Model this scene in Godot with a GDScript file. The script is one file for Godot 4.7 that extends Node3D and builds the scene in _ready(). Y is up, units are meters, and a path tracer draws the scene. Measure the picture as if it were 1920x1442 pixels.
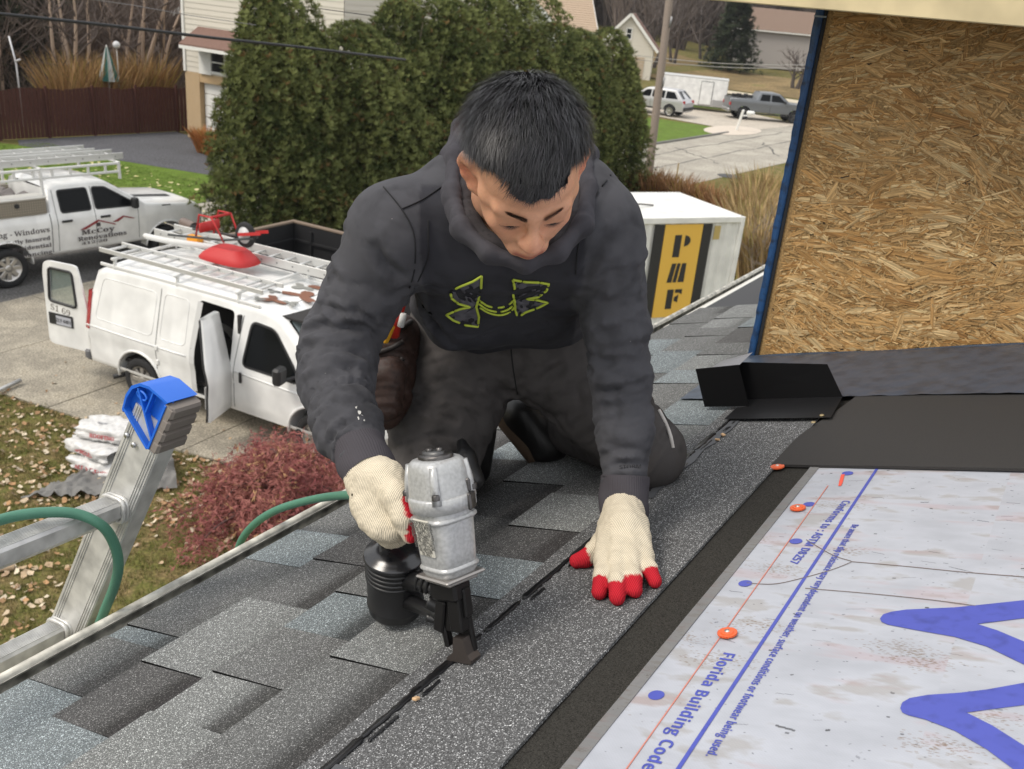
extends Node3D
# A worker kneels on a shingled porch roof and nails shingles; a suburban street lies below.
# World: y up, ground at y = 0, the eave of the roof runs along z.

const EYE := Vector3(0, 6.5, 0)
const FOC := 1740.0
const SD := Vector3(0.948683, 0.316228, 0)   # up the roof slope (4 in 12)
const ND := Vector3(-0.316228, 0.948683, 0)  # roof normal
var view := Basis(Vector3(0.834957, 0.088002, -0.543234), Vector3(-0.277679, 0.919626, -0.277818), Vector3(0.475123, 0.382811, 0.792284))
var rng := RandomNumberGenerator.new()
var used := {}
var mats := {}
var tex := {}

# ---------- measured points: survey of the place from the photograph's pixels ----------
func at(px: float, py: float, dep: float) -> Vector3:
	return EYE + view * Vector3((px - 960.0) * dep / FOC, -(py - 721.0) * dep / FOC, -dep)
func dirp(px: float, py: float) -> Vector3:
	return (view * Vector3(px - 960.0, -(py - 721.0), -FOC)).normalized()
func gnd(px: float, py: float, y := 0.0) -> Vector3:
	var r := dirp(px, py)
	return EYE + r * ((y - EYE.y) / r.y)
func roof(s: float, t: float, n := 0.0) -> Vector3:
	return EYE + SD * (s - 1.416) + Vector3(0, 0, -t) + ND * (n - 0.6)
func hit(px: float, py: float, n := 0.0) -> Vector3:
	var r := dirp(px, py)
	return EYE + r * ((n - 0.6) / r.dot(ND))
func roof_st(p: Vector3) -> Vector3:
	var q := p - EYE
	return Vector3(q.dot(SD) + 1.416, -q.z, q.dot(ND) + 0.6)

# ---------- scene tree ----------
func numbered(called: String) -> String:
	var k: int = used.get(called, 0)
	used[called] = k + 1
	return called if k == 0 else "%s_%03d" % [called, k]
func thing(called: String, label: String, category: String, pos := Vector3.ZERO, group := "", turn := 0.0) -> Node3D:
	var o := Node3D.new()
	o.name = numbered(called)
	add_child(o)
	o.position = pos
	o.rotation.y = turn
	o.set_meta("label", label)
	o.set_meta("category", category)
	if group != "": o.set_meta("group", group)
	return o
func obj(called: String, m, material: Material, parent: Node3D = null, pos := Vector3.ZERO) -> MeshInstance3D:
	var o := MeshInstance3D.new()
	o.mesh = m.done() if m is Shape else m
	o.material_override = material
	if parent == null:
		o.name = numbered(called)
		add_child(o)
	else:
		o.name = called
		parent.add_child(o, true)
	o.position = pos
	return o
func tag(o: Node3D, label: String, category: String, group := "", kind := "") -> Node3D:
	o.set_meta("label", label)
	if category != "": o.set_meta("category", category)
	if group != "": o.set_meta("group", group)
	if kind != "": o.set_meta("kind", kind)
	return o
func struct(called: String, m, material: Material, label: String) -> MeshInstance3D:
	var o := obj(called, m, material)
	o.set_meta("kind", "structure")
	o.set_meta("label", label)
	return o
func stuff(called: String, m, material: Material, parent: Node3D) -> MeshInstance3D:
	var o := obj(called, m, material, parent)
	o.set_meta("kind", "stuff")
	return o
func swarm(called: String, mesh: Mesh, material: Material, where: Array, tints: Array, parent: Node3D = null) -> MultiMeshInstance3D:
	var mm := MultiMesh.new()
	mm.transform_format = MultiMesh.TRANSFORM_3D
	mm.use_colors = tints.size() > 0
	mm.mesh = mesh
	mm.instance_count = where.size()
	for i in where.size():
		mm.set_instance_transform(i, where[i])
		if tints.size() > 0: mm.set_instance_color(i, tints[i])
	var o := MultiMeshInstance3D.new()
	o.multimesh = mm
	o.material_override = material
	o.set_meta("kind", "stuff")
	if parent == null:
		o.name = numbered(called)
		add_child(o)
	else:
		o.name = called
		parent.add_child(o, true)
	return o
func text(called: String, s: String, size: float, depth: float, material: Material, parent: Node3D, xf: Transform3D, font := "Droid Sans", stretch := Vector3.ONE, weight := 400) -> MeshInstance3D:
	var t := TextMesh.new()
	var f := SystemFont.new()
	f.font_names = PackedStringArray([font])
	f.font_weight = weight
	t.font = f
	t.font_size = 64
	t.pixel_size = size / 46.0
	t.depth = depth
	t.curve_step = 3.0
	t.text = s
	var o := obj(called, t, material, parent)
	o.transform = xf * Transform3D(Basis.from_scale(stretch), Vector3.ZERO)
	return o

# ---------- materials ----------
func lin(r: float, g: float, b: float) -> Color:
	return Color(r, g, b).linear_to_srgb()
func mat(called: String, c: Color, rough := 0.8, metal := 0.0, spec := 0.5) -> StandardMaterial3D:
	if mats.has(called): return mats[called]
	var m := StandardMaterial3D.new()
	m.resource_name = called
	m.albedo_color = c
	m.roughness = rough
	m.metallic = metal
	m.metallic_specular = spec
	mats[called] = m
	return m
func vmat(called: String, rough := 0.8, spec := 0.5) -> StandardMaterial3D:
	var m := mat(called, Color.WHITE, rough, 0.0, spec)
	m.vertex_color_use_as_albedo = true
	return m
func tri(m: StandardMaterial3D, t: Texture2D, per_metre: float, world := true) -> StandardMaterial3D:
	m.albedo_texture = t
	m.uv1_triplanar = true
	m.uv1_world_triplanar = world
	m.uv1_scale = Vector3.ONE * per_metre
	return m
func noise_tex(called: String, freq: float, lo: float, hi: float, size := 256, kind := FastNoiseLite.TYPE_SIMPLEX_SMOOTH, oct := 4) -> Texture2D:
	if tex.has(called): return tex[called]
	var n := FastNoiseLite.new()
	n.seed = hash(called) % 9999
	n.noise_type = kind
	n.frequency = freq
	n.fractal_octaves = oct
	var im := n.get_seamless_image(size, size, false, false, 0.1, true)
	im.convert(Image.FORMAT_L8)
	var d := im.get_data()
	for i in d.size():
		d[i] = int(255.0 * clampf(lo + (hi - lo) * d[i] / 255.0, 0.0, 1.0))
	tex[called] = ImageTexture.create_from_image(Image.create_from_data(size, size, false, Image.FORMAT_L8, d))
	return tex[called]
func bump(m: StandardMaterial3D, t: Texture2D, cm: float) -> StandardMaterial3D:
	m.heightmap_enabled = true
	m.heightmap_texture = t
	m.heightmap_scale = cm
	return m
func rough_tex(m: StandardMaterial3D, t: Texture2D) -> StandardMaterial3D:
	m.roughness_texture = t
	m.roughness_texture_channel = BaseMaterial3D.TEXTURE_CHANNEL_RED
	return m

# ---------- shapes ----------
class Shape:
	var st := SurfaceTool.new()
	var used_color := false
	var count := 0
	func _init(smooth := false) -> void:
		st.begin(Mesh.PRIMITIVE_TRIANGLES)
		st.set_smooth_group(0 if smooth else -1)
	func smooth(on: bool) -> void:
		st.set_smooth_group(0 if on else -1)
	func tint(c: Color) -> Shape:
		st.set_color(c)
		return self
	# counter-clockwise as seen from outside
	func t(a: Vector3, b: Vector3, c: Vector3) -> void:
		st.add_vertex(a)
		st.add_vertex(c)
		st.add_vertex(b)
		count += 1
	func q(a: Vector3, b: Vector3, c: Vector3, d: Vector3) -> void:
		t(a, b, c)
		t(a, c, d)
	func box(c: Vector3, size: Vector3, bas := Basis.IDENTITY, bev := 0.0) -> void:
		var h := size / 2.0
		if bev <= 0.0:
			for k in 3:
				for s in [-1.0, 1.0]:
					var u := Vector3.ZERO
					var v := Vector3.ZERO
					var w := Vector3.ZERO
					w[k] = h[k] * s
					u[(k + 1) % 3] = h[(k + 1) % 3] * s
					v[(k + 2) % 3] = h[(k + 2) % 3]
					q(c + bas * (w - u - v), c + bas * (w + u - v), c + bas * (w + u + v), c + bas * (w - u + v))
			return
		var b := minf(bev, minf(h.x, minf(h.y, h.z)) * 0.95)
		for k in 3:
			var i := (k + 1) % 3
			var j := (k + 2) % 3
			for s in [-1.0, 1.0]:
				var w := Vector3.ZERO
				var u := Vector3.ZERO
				var v := Vector3.ZERO
				w[k] = h[k] * s
				u[i] = (h[i] - b) * s
				v[j] = h[j] - b
				q(c + bas * (w - u - v), c + bas * (w + u - v), c + bas * (w + u + v), c + bas * (w - u + v))
			# edges along axis k
			for si in [-1.0, 1.0]:
				for sj in [-1.0, 1.0]:
					var e := Vector3.ZERO
					e[k] = h[k] - b
					var p1 := Vector3.ZERO
					p1[i] = h[i] * si
					p1[j] = (h[j] - b) * sj
					var p2 := Vector3.ZERO
					p2[i] = (h[i] - b) * si
					p2[j] = h[j] * sj
					if si * sj > 0: q(c + bas * (p1 - e), c + bas * (p2 - e), c + bas * (p2 + e), c + bas * (p1 + e))
					else: q(c + bas * (p1 - e), c + bas * (p1 + e), c + bas * (p2 + e), c + bas * (p2 - e))
		for sx in [-1.0, 1.0]:
			for sy in [-1.0, 1.0]:
				for sz in [-1.0, 1.0]:
					var a := c + bas * Vector3(h.x * sx, (h.y - b) * sy, (h.z - b) * sz)
					var d := c + bas * Vector3((h.x - b) * sx, h.y * sy, (h.z - b) * sz)
					var e := c + bas * Vector3((h.x - b) * sx, (h.y - b) * sy, h.z * sz)
					if sx * sy * sz > 0: t(a, d, e)
					else: t(a, e, d)
	func bar(a: Vector3, b: Vector3, w: float, h: float, up := Vector3.UP, bev := 0.0) -> void:
		var z := (b - a).normalized()
		var x := up.cross(z)
		if x.length() < 0.01: x = Vector3.RIGHT.cross(z)
		x = x.normalized()
		box((a + b) / 2.0, Vector3(w, h, a.distance_to(b)), Basis(x, z.cross(x), z), bev)
	func tube(path: Array, rad, sides := 8, caps := true) -> void:
		var n := path.size()
		var prev := PackedVector3Array()
		var x := Vector3.ZERO
		for i in n:
			var p: Vector3 = path[i]
			var d: Vector3 = ((path[mini(i + 1, n - 1)] as Vector3) - (path[maxi(i - 1, 0)] as Vector3)).normalized()
			if i == 0:
				x = d.cross(Vector3.UP if absf(d.y) < 0.9 else Vector3.RIGHT).normalized()
			else:
				x = (x - d * x.dot(d)).normalized()
			var y := d.cross(x)
			var r: float = rad[i] if (rad is Array or rad is PackedFloat32Array) else rad
			var ring := PackedVector3Array()
			for k in sides:
				var a := TAU * k / sides
				ring.append(p + (x * cos(a) + y * sin(a)) * r)
			if i > 0:
				for k in sides:
					var k2 := (k + 1) % sides
					q(prev[k], prev[k2], ring[k2], ring[k])
			if caps and i == 0:
				for k in range(1, sides - 1): t(ring[0], ring[k + 1], ring[k])
			if caps and i == n - 1:
				for k in range(1, sides - 1): t(ring[0], ring[k], ring[k + 1])
			prev = ring
	func lathe(prof: Array, sides: int, xf: Transform3D, squash := 1.0, from := 0.0, to := TAU) -> void:
		for i in prof.size() - 1:
			var a: Vector2 = prof[i]
			var b: Vector2 = prof[i + 1]
			for k in sides:
				var a0 := from + (to - from) * k / sides
				var a1 := from + (to - from) * (k + 1) / sides
				var p0 := xf * Vector3(cos(a0) * a.x, a.y, -sin(a0) * a.x * squash)
				var p1 := xf * Vector3(cos(a1) * a.x, a.y, -sin(a1) * a.x * squash)
				var p2 := xf * Vector3(cos(a1) * b.x, b.y, -sin(a1) * b.x * squash)
				var p3 := xf * Vector3(cos(a0) * b.x, b.y, -sin(a0) * b.x * squash)
				if a.x > 1e-6: t(p0, p1, p2)
				if b.x > 1e-6: t(p0, p2, p3)
	func prism(poly: PackedVector2Array, z0: float, z1: float, xf := Transform3D.IDENTITY, back := true) -> void:
		var pg := poly
		if Geometry2D.is_polygon_clockwise(pg): pg.reverse()
		var ix := Geometry2D.triangulate_polygon(pg)
		for i in range(0, ix.size(), 3):
			var a := pg[ix[i]]
			var b := pg[ix[i + 1]]
			var c := pg[ix[i + 2]]
			if (b - a).cross(c - a) < 0:
				var tmp := b
				b = c
				c = tmp
			t(xf * Vector3(a.x, a.y, z1), xf * Vector3(b.x, b.y, z1), xf * Vector3(c.x, c.y, z1))
			if back: t(xf * Vector3(a.x, a.y, z0), xf * Vector3(c.x, c.y, z0), xf * Vector3(b.x, b.y, z0))
		for i in pg.size():
			var a := pg[i]
			var b := pg[(i + 1) % pg.size()]
			q(xf * Vector3(a.x, a.y, z0), xf * Vector3(b.x, b.y, z0), xf * Vector3(b.x, b.y, z1), xf * Vector3(a.x, a.y, z1))
	func grid(rows: Array) -> void:
		for i in rows.size() - 1:
			for j in rows[i].size() - 1:
				q(rows[i][j], rows[i][j + 1], rows[i + 1][j + 1], rows[i + 1][j])
	func loop_strip(a: Array, b: Array) -> void:
		var n := a.size()
		for k in n:
			q(a[k], a[(k + 1) % n], b[(k + 1) % n], b[k])
	func ball(c: Vector3, r: Vector3, rings := 8, sides := 12, bas := Basis.IDENTITY) -> void:
		for i in rings:
			var t0 := PI * i / rings - PI / 2
			var t1 := PI * (i + 1) / rings - PI / 2
			for k in sides:
				var a0 := TAU * k / sides
				var a1 := TAU * (k + 1) / sides
				var f := func(th: float, ph: float) -> Vector3: return c + bas * (Vector3(cos(th) * cos(ph), sin(th), -cos(th) * sin(ph)) * r)
				var p0: Vector3 = f.call(t0, a0)
				var p1: Vector3 = f.call(t0, a1)
				var p2: Vector3 = f.call(t1, a1)
				var p3: Vector3 = f.call(t1, a0)
				if i > 0: t(p0, p1, p2)
				if i < rings - 1: t(p0, p2, p3)
	func done() -> ArrayMesh:
		st.generate_normals()
		return st.commit()

func smooth_path(pts: Array, per := 6) -> Array:
	var c := Curve3D.new()
	for i in pts.size():
		var p: Vector3 = pts[i]
		var d: Vector3 = (pts[mini(i + 1, pts.size() - 1)] - pts[maxi(i - 1, 0)]) / 6.0
		c.add_point(p, -d, d)
	var r := []
	for i in pts.size() - 1:
		for k in per:
			r.append(c.sample(i, float(k) / per))
	r.append(pts[-1])
	return r

func _ready() -> void:
	rng.seed = 7
	# camera
	var cam := Camera3D.new()
	cam.name = "camera"
	add_child(cam)
	cam.transform = Transform3D(view, EYE)
	cam.near = 0.05
	cam.far = 900.0
	cam.fov = 45.02
	var ca := CameraAttributesPhysical.new()
	ca.frustum_focal_length = 28.96
	ca.frustum_focus_distance = 1.42
	ca.frustum_near = 0.05
	ca.frustum_far = 900.0
	ca.exposure_aperture = 10.5
	cam.attributes = ca
	cam.keep_aspect = Camera3D.KEEP_HEIGHT
	cam.current = true
	# overcast sky
	var sm := ProceduralSkyMaterial.new()
	sm.sky_top_color = Color(0.93, 0.94, 0.96)
	sm.sky_horizon_color = Color(0.90, 0.895, 0.88)
	sm.sky_curve = 0.25
	sm.ground_bottom_color = Color(0.25, 0.24, 0.22)
	sm.ground_horizon_color = Color(0.5, 0.5, 0.5)
	sm.energy_multiplier = 1.0
	var sky := Sky.new()
	sky.sky_material = sm
	var env := Environment.new()
	env.background_mode = Environment.BG_SKY
	env.sky = sky
	env.tonemap_mode = Environment.TONE_MAPPER_LINEAR
	env.tonemap_exposure = 1.42
	env.sdfgi_enabled = true
	env.ssao_enabled = true
	env.ssil_enabled = true
	env.fog_enabled = true
	env.fog_density = 0.00022
	env.fog_light_color = Color(0.85, 0.87, 0.9)
	var we := WorldEnvironment.new()
	we.name = "world_environment"
	we.environment = env
	add_child(we)
	var sun := DirectionalLight3D.new()
	sun.name = "sun"
	sun.light_energy = 0.6
	sun.light_color = Color(1.0, 0.97, 0.93)
	sun.light_angular_distance = 22.0
	sun.shadow_enabled = true
	add_child(sun)
	sun.look_at_from_position(Vector3.ZERO, Vector3(0.40, -0.85, -0.60), Vector3.FORWARD)
	textures()
	build_ground()
	build_street()
	build_houses()
	build_trees()
	build_vehicles()
	build_yard()
	build_roof()
	build_wall()
	build_ladder()
	build_nailer()
	build_person()

# ================= textures =================
func granule_image(called: String, size: int, n: int, base0: int, lo: int, hi: int, rad: int, sd: int) -> void:
	var r := RandomNumberGenerator.new()
	r.seed = sd
	var d := PackedByteArray()
	d.resize(size * size)
	for i in d.size():
		d[i] = base0 + (r.randi() & 15)
	for k in n:
		var x := r.randi() % size
		var y := r.randi() % size
		var v := r.randf()
		var b := int(lo + (hi - lo) * v * v * v)
		var w := 1 + r.randi() % rad
		var h := 1 + r.randi() % rad
		for j in h + 1:
			for i in w + 1:
				d[((y + j) % size) * size + (x + i) % size] = b - (18 if (i == 0 or j == h) else 0)
	tex[called] = ImageTexture.create_from_image(Image.create_from_data(size, size, false, Image.FORMAT_L8, d))

func textures() -> void:
	granule_image("granules", 1024, 84000, 98, 86, 240, 3, 11)
	granule_image("fine_granules", 512, 22000, 120, 80, 200, 1, 12)
	granule_image("headlap_granules", 1024, 74000, 82, 70, 250, 3, 13)
	noise_tex("mottle", 0.02, 0.72, 1.0)
	noise_tex("mottle_strong", 0.015, 0.35, 1.0)
	noise_tex("cloth", 0.35, 0.75, 1.0, 256, FastNoiseLite.TYPE_SIMPLEX, 2)
	noise_tex("grain", 0.08, 0.6, 1.0, 256, FastNoiseLite.TYPE_SIMPLEX_SMOOTH, 5)
	noise_tex("crumple", 0.012, 0.0, 1.0, 256, FastNoiseLite.TYPE_CELLULAR, 3)
	# knitted rib: soft vertical lines
	var im := Image.create_empty(64, 64, false, Image.FORMAT_L8)
	for x in 64:
		for y in 64:
			var v := 0.62 + 0.38 * absf(sin(x * PI / 8.0)) * (0.9 + 0.1 * sin(y * PI / 4.0 + (x / 8) * PI))
			im.set_pixel(x, y, Color(v, v, v))
	tex["rib"] = ImageTexture.create_from_image(im)
	tex["underlay"] = underlay_texture()
	tex["flake"] = flake_texture()

func flake_texture() -> Texture2D:
	# wood grain that runs along u
	var n := FastNoiseLite.new()
	n.seed = 5
	n.frequency = 0.02
	n.fractal_octaves = 4
	var im := Image.create_empty(256, 256, false, Image.FORMAT_L8)
	for y in 256:
		for x in 256:
			var v := 0.78 + 0.30 * n.get_noise_2d(x * 0.35, y * 7.0) + 0.16 * n.get_noise_2d(x * 2.0 + 900, y * 20.0)
			im.set_pixel(x, y, Color(v, v, v))
	return ImageTexture.create_from_image(im)

func underlay_texture() -> Texture2D:
	# scuffed woven sheet: 1 texture = 1.2 m; dirt, boot scuffs and rusty smears
	var S := 1024
	var n := FastNoiseLite.new()
	n.seed = 21
	n.frequency = 0.006
	n.fractal_octaves = 5
	var n2 := FastNoiseLite.new()
	n2.seed = 23
	n2.frequency = 0.02
	n2.fractal_octaves = 5
	var r := RandomNumberGenerator.new()
	r.seed = 31
	var d := PackedByteArray()
	d.resize(S * S * 3)
	for y in S:
		for x in S:
			var a := n.get_noise_2d(x, y)
			var b := n2.get_noise_2d(x * 0.5, y * 1.3)
			var weave := 0.985 + 0.02 * float((x / 2 + y / 2) % 2)
			var v := (0.80 + 0.06 * a + 0.04 * b) * weave
			var dirt := clampf((b * 1.5 + a - 0.34) * 0.55, 0.0, 0.26)
			var red := clampf((n.get_noise_2d(x * 0.4 + 4000, y * 3.0) + 0.4 * b - 0.25) * 0.6, 0.0, 0.18)
			var k := (y * S + x) * 3
			d[k] = int(255 * clampf(v * (1.0 - 0.38 * dirt), 0, 1))
			d[k + 1] = int(255 * clampf(v * (1.0 - 0.46 * dirt) * (1.0 - 0.30 * red), 0, 1))
			d[k + 2] = int(255 * clampf(v * 1.015 * (1.0 - 0.58 * dirt) * (1.0 - 0.34 * red), 0, 1))
	# specks and short scratches
	for i in 1500:
		var x0 := r.randf() * S
		var y0 := r.randf() * S
		var sz := 1 + (r.randi() % 3 if r.randf() < 0.25 else 0)
		var g := r.randf_range(0.42, 0.88)
		var lenx := 1 if r.randf() < 0.86 else r.randi() % 22
		var dy := r.randf_range(-0.4, 0.4)
		for u in sz + lenx:
			for w in sz:
				var k := ((int(y0 + u * dy) + w) % S * S + (int(x0) + u) % S) * 3
				for c in 3: d[k + c] = int(d[k + c] * g)
	# boot scuffs: groups of grey-brown dabs
	for i in 26:
		var x0 := r.randf() * S
		var y0 := r.randf() * S
		for u in 160:
			var x := int(x0 + r.randfn() * 20.0 + S) % S
			var y := int(y0 + r.randfn() * 9.0 + S) % S
			for w in 3:
				var k := (y * S + (x + w) % S) * 3
				d[k] = int(d[k] * 0.86)
				d[k + 1] = int(d[k + 1] * 0.80)
				d[k + 2] = int(d[k + 2] * 0.74)
	return ImageTexture.create_from_image(Image.create_from_data(S, S, false, Image.FORMAT_RGB8, d))

# ================= the roof the worker kneels on =================
const STEP := 0.1508
func shingle_piece(k: int, t0: float, t1: float, tone: Color, high: float, band: float, sd: int, gap := 0.0007) -> Shape:
	var r := RandomNumberGenerator.new()
	r.seed = sd
	var sh := Shape.new(true)
	var s0 := STEP * k
	var cols := maxi(2, int((t1 - t0) / 0.06))
	var ts := []
	for j in cols + 1: ts.append(lerpf(t0 + gap, t1 - gap, float(j) / cols))
	var fr := [0.0, 0.45, 0.66, 0.80, 0.92, 1.12]
	var rows := []
	var tints := []
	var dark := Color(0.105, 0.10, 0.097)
	var edge := []
	for j in cols + 1:
		edge.append(r.randf_range(-0.0012, 0.0012) + sin(ts[j] * 17.0 + sd) * 0.0008)
	for i in fr.size():
		var f: float = fr[i]
		var row := []
		for j in cols + 1:
			var s: float = s0 + f * STEP + (edge[j] if i == 0 else 0.0)
			var lift := (0.0034 + high) * (1.0 - f * 0.86) + 0.0006 * sin(ts[j] * 9.0 + k)
			row.append(roof(s, ts[j], maxf(lift, 0.0006)))
		rows.append(row)
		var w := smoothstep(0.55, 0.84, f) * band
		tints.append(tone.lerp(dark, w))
	for i in fr.size() - 1:
		for j in cols:
			# each corner has its own tint, so add the triangles by hand
			var p := [rows[i][j], rows[i + 1][j], rows[i + 1][j + 1], rows[i][j + 1]]
			var c := [tints[i], tints[i + 1], tints[i + 1], tints[i]]
			for v in [0, 2, 1, 0, 3, 2]:
				sh.st.set_color(c[v])
				sh.st.add_vertex(p[v])
	# cut edges: black asphalt
	sh.smooth(false)
	sh.tint(Color(0.012, 0.012, 0.013))
	var dn := ND * -0.006
	for j in cols:
		sh.q(rows[0][j] + dn, rows[0][j], rows[0][j + 1], rows[0][j + 1] + dn)
	for i in fr.size() - 1:
		sh.q(rows[i][0] + dn, rows[i + 1][0] + dn, rows[i + 1][0], rows[i][0])
		sh.q(rows[i][cols] + dn, rows[i][cols], rows[i + 1][cols], rows[i + 1][cols] + dn)
	return sh

func roof_sheet(s0: float, s1: float, t0: float, t1: float, n: float, cell := 0.1, wob := 0.0, thick := 0.0015) -> Shape:
	var sh := Shape.new(true)
	var nz := FastNoiseLite.new()
	nz.seed = int(s0 * 1000 + t1 * 100)
	nz.frequency = 5.0
	var a := maxi(1, int((s1 - s0) / cell))
	var b := maxi(1, int((t1 - t0) / cell))
	var rows := []
	for i in a + 1:
		var row := []
		for j in b + 1:
			var s := lerpf(s0, s1, float(i) / a)
			var t := lerpf(t0, t1, float(j) / b)
			var w := nz.get_noise_2d(s, t) * wob
			if i == 0: s += nz.get_noise_2d(t * 2.0, 50.0) * wob * 1.4
			row.append(roof(s, t, n + w))
		rows.append(row)
	var back := []
	for i in a + 1:
		for j in b + 1: pass
	for i in a:
		for j in b:
			sh.q(rows[i][j], rows[i][j + 1], rows[i + 1][j + 1], rows[i + 1][j])
	sh.smooth(false)
	var dn := ND * -thick
	for j in b:
		sh.q(rows[0][j] + dn, rows[0][j + 1] + dn, rows[0][j + 1], rows[0][j])
		sh.q(rows[a][j] + dn, rows[a][j], rows[a][j + 1], rows[a][j + 1] + dn)
	for i in a:
		sh.q(rows[i][0] + dn, rows[i][0], rows[i + 1][0], rows[i + 1][0] + dn)
		sh.q(rows[i][b] + dn, rows[i + 1][b] + dn, rows[i + 1][b], rows[i][b])
	return sh

func roof_poly(px: Array, n: float, h := 0.0002) -> Shape:
	# a flat shape lying on the roof plane, from measured outline points
	var pg := PackedVector2Array()
	for p in px:
		var g := roof_st(hit(p.x, p.y, n))
		pg.append(Vector2(g.x, g.y))
	var sh := Shape.new()
	var xf := Transform3D(Basis(SD, Vector3(0, 0, -1), ND), roof(0, 0, n))
	sh.prism(pg, 0.0, h, xf, false)
	return sh

func roof_text(s: String, s0: float, t0: float, s1: float, t1: float, size: float, n: float, material: Material, parent: Node3D, weight := 400) -> void:
	# lettering whose base line runs from (s0,t0) to (s1,t1), read from up the slope, fitted to that length
	var a := roof(s0, t0, n)
	var b := roof(s1, t1, n)
	var x := (b - a).normalized()
	var y := ND.cross(x)
	var o := text("printed_line", s, size, 0.0001, material, parent, Transform3D(), "Droid Sans", Vector3.ONE, weight)
	var w: float = (o.mesh as TextMesh).get_aabb().size.x
	var k := a.distance_to(b) / w
	o.transform = Transform3D(Basis(x * k, y, ND), (a + b) / 2.0)

func build_roof() -> void:
	var house := thing("shingle_roof", "grey asphalt shingle porch roof on which the worker kneels", "roof")
	house.set_meta("kind", "structure")
	var granule := vmat("shingle_granules", 0.95, 0.25)
	granule.albedo_color = lin(1.9, 1.9, 1.9)
	tri(granule, tex["granules"], 2.9)
	granule.uv1_triplanar_sharpness = 6.0
	bump(granule, tex["granules"], 0.10)
	var lap := mat("headlap_granules", lin(1.0, 1.01, 1.02), 0.95, 0.0, 0.25)
	tri(lap, tex["headlap_granules"], 2.5)
	lap.uv1_triplanar_sharpness = 6.0
	bump(lap, tex["headlap_granules"], 0.14)
	var tar := mat("asphalt_tar", lin(0.006, 0.006, 0.007), 0.35)
	var deck := mat("roof_felt", lin(0.018, 0.018, 0.018), 0.9)
	obj("roof_deck", roof_sheet(-0.02, 0.86, -0.4, 5.9, -0.012, 0.4), deck, house)
	# tones of the shingle blend
	var LB := Color(0.90, 1.01, 1.045)
	var LT := Color(0.95, 0.98, 0.96)
	var MD := Color(0.68, 0.69, 0.68)
	var DK := Color(0.50, 0.495, 0.49)
	# [far end t, tone, raised, shadow band]
	var rows := [
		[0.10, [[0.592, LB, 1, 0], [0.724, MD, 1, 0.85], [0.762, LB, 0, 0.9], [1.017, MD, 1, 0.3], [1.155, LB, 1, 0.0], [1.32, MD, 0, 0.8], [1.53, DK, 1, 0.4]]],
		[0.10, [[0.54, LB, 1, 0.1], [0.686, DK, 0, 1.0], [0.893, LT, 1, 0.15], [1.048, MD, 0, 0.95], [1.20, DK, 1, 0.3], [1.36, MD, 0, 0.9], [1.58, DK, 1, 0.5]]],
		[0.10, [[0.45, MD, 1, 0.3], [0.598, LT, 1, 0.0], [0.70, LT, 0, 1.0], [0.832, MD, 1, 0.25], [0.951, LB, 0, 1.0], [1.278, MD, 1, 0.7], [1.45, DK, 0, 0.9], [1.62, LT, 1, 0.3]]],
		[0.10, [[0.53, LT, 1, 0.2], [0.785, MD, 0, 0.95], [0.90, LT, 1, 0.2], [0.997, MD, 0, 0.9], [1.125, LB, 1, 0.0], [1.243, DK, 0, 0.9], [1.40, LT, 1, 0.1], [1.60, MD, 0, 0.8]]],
	]
	rng.seed = 99
	var sd := 100
	for k in 4:
		var t0: float = rows[k][0]
		var list: Array = rows[k][1]
		var last: float = list[-1][0]
		var up := 0
		while last < 3.15:
			last += rng.randf_range(0.11, 0.26)
			list.append([last, [LB, LB, LT, MD, MD, DK][rng.randi() % 6], up, rng.randf_range(0.0, 0.9) * (1.0 if up == 0 else 0.3)])
			up = 1 - up
		for e in list:
			sd += 1
			var tone: Color = e[1]
			tone = tone * rng.randf_range(0.93, 1.07) / 1.5
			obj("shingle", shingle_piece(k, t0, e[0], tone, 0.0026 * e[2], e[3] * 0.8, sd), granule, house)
			t0 = e[0]
	# the bare upper half of the top course: one strip below the tar line, one above
	var joints := [0.1, 1.238, 2.235]
	for i in 2:
		var a: float = joints[i] + 0.001
		var b: float = joints[i + 1] - 0.001
		obj("shingle", roof_sheet(0.6035, 0.64, a, b, 0.0030, 0.05, 0.0006, 0.004), lap, house)
		obj("shingle", roof_sheet(0.632, 0.830, a, b, 0.0024, 0.05, 0.0012, 0.004), lap, house)
	# sealant strip: broken black dashes and smears of tar
	rng.seed = 5
	var t := 0.42
	while t < 1.9:
		var ln := rng.randf_range(0.04, 0.15)
		for strip in 2:
			if strip == 1 and rng.randf() < 0.35: continue
			var off := 0.640 + strip * rng.randf_range(0.012, 0.018)
			var w := rng.randf_range(0.0030, 0.0070) * (1.0 if strip == 0 else 0.5)
			var l2 := ln * (1.0 if strip == 0 else rng.randf_range(0.3, 0.7))
			var pg := PackedVector2Array()
			var m := 16
			for j in m + 1: pg.append(Vector2(off - w * (1.0 if j > 0 and j < m else 0.2) + rng.randf_range(-0.0012, 0.0012), t + l2 * j / m))
			for j in m + 1: pg.append(Vector2(off + w * (1.0 if j > 0 and j < m else 0.4) + rng.randf_range(-0.002, 0.002), t + l2 * (m - j) / m))
			var sh := Shape.new(true)
			sh.prism(pg, 0.0, 0.0022, Transform3D(Basis(SD, Vector3(0, 0, -1), ND), roof(0, 0, 0.0032)), false)
			obj("sealant_strip", sh, tar, house)
		t += ln * rng.randf_range(0.85, 1.15)
	# dull smear beside it
	var smear := mat("tar_smear", lin(0.075, 0.078, 0.085), 0.6)
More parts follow.
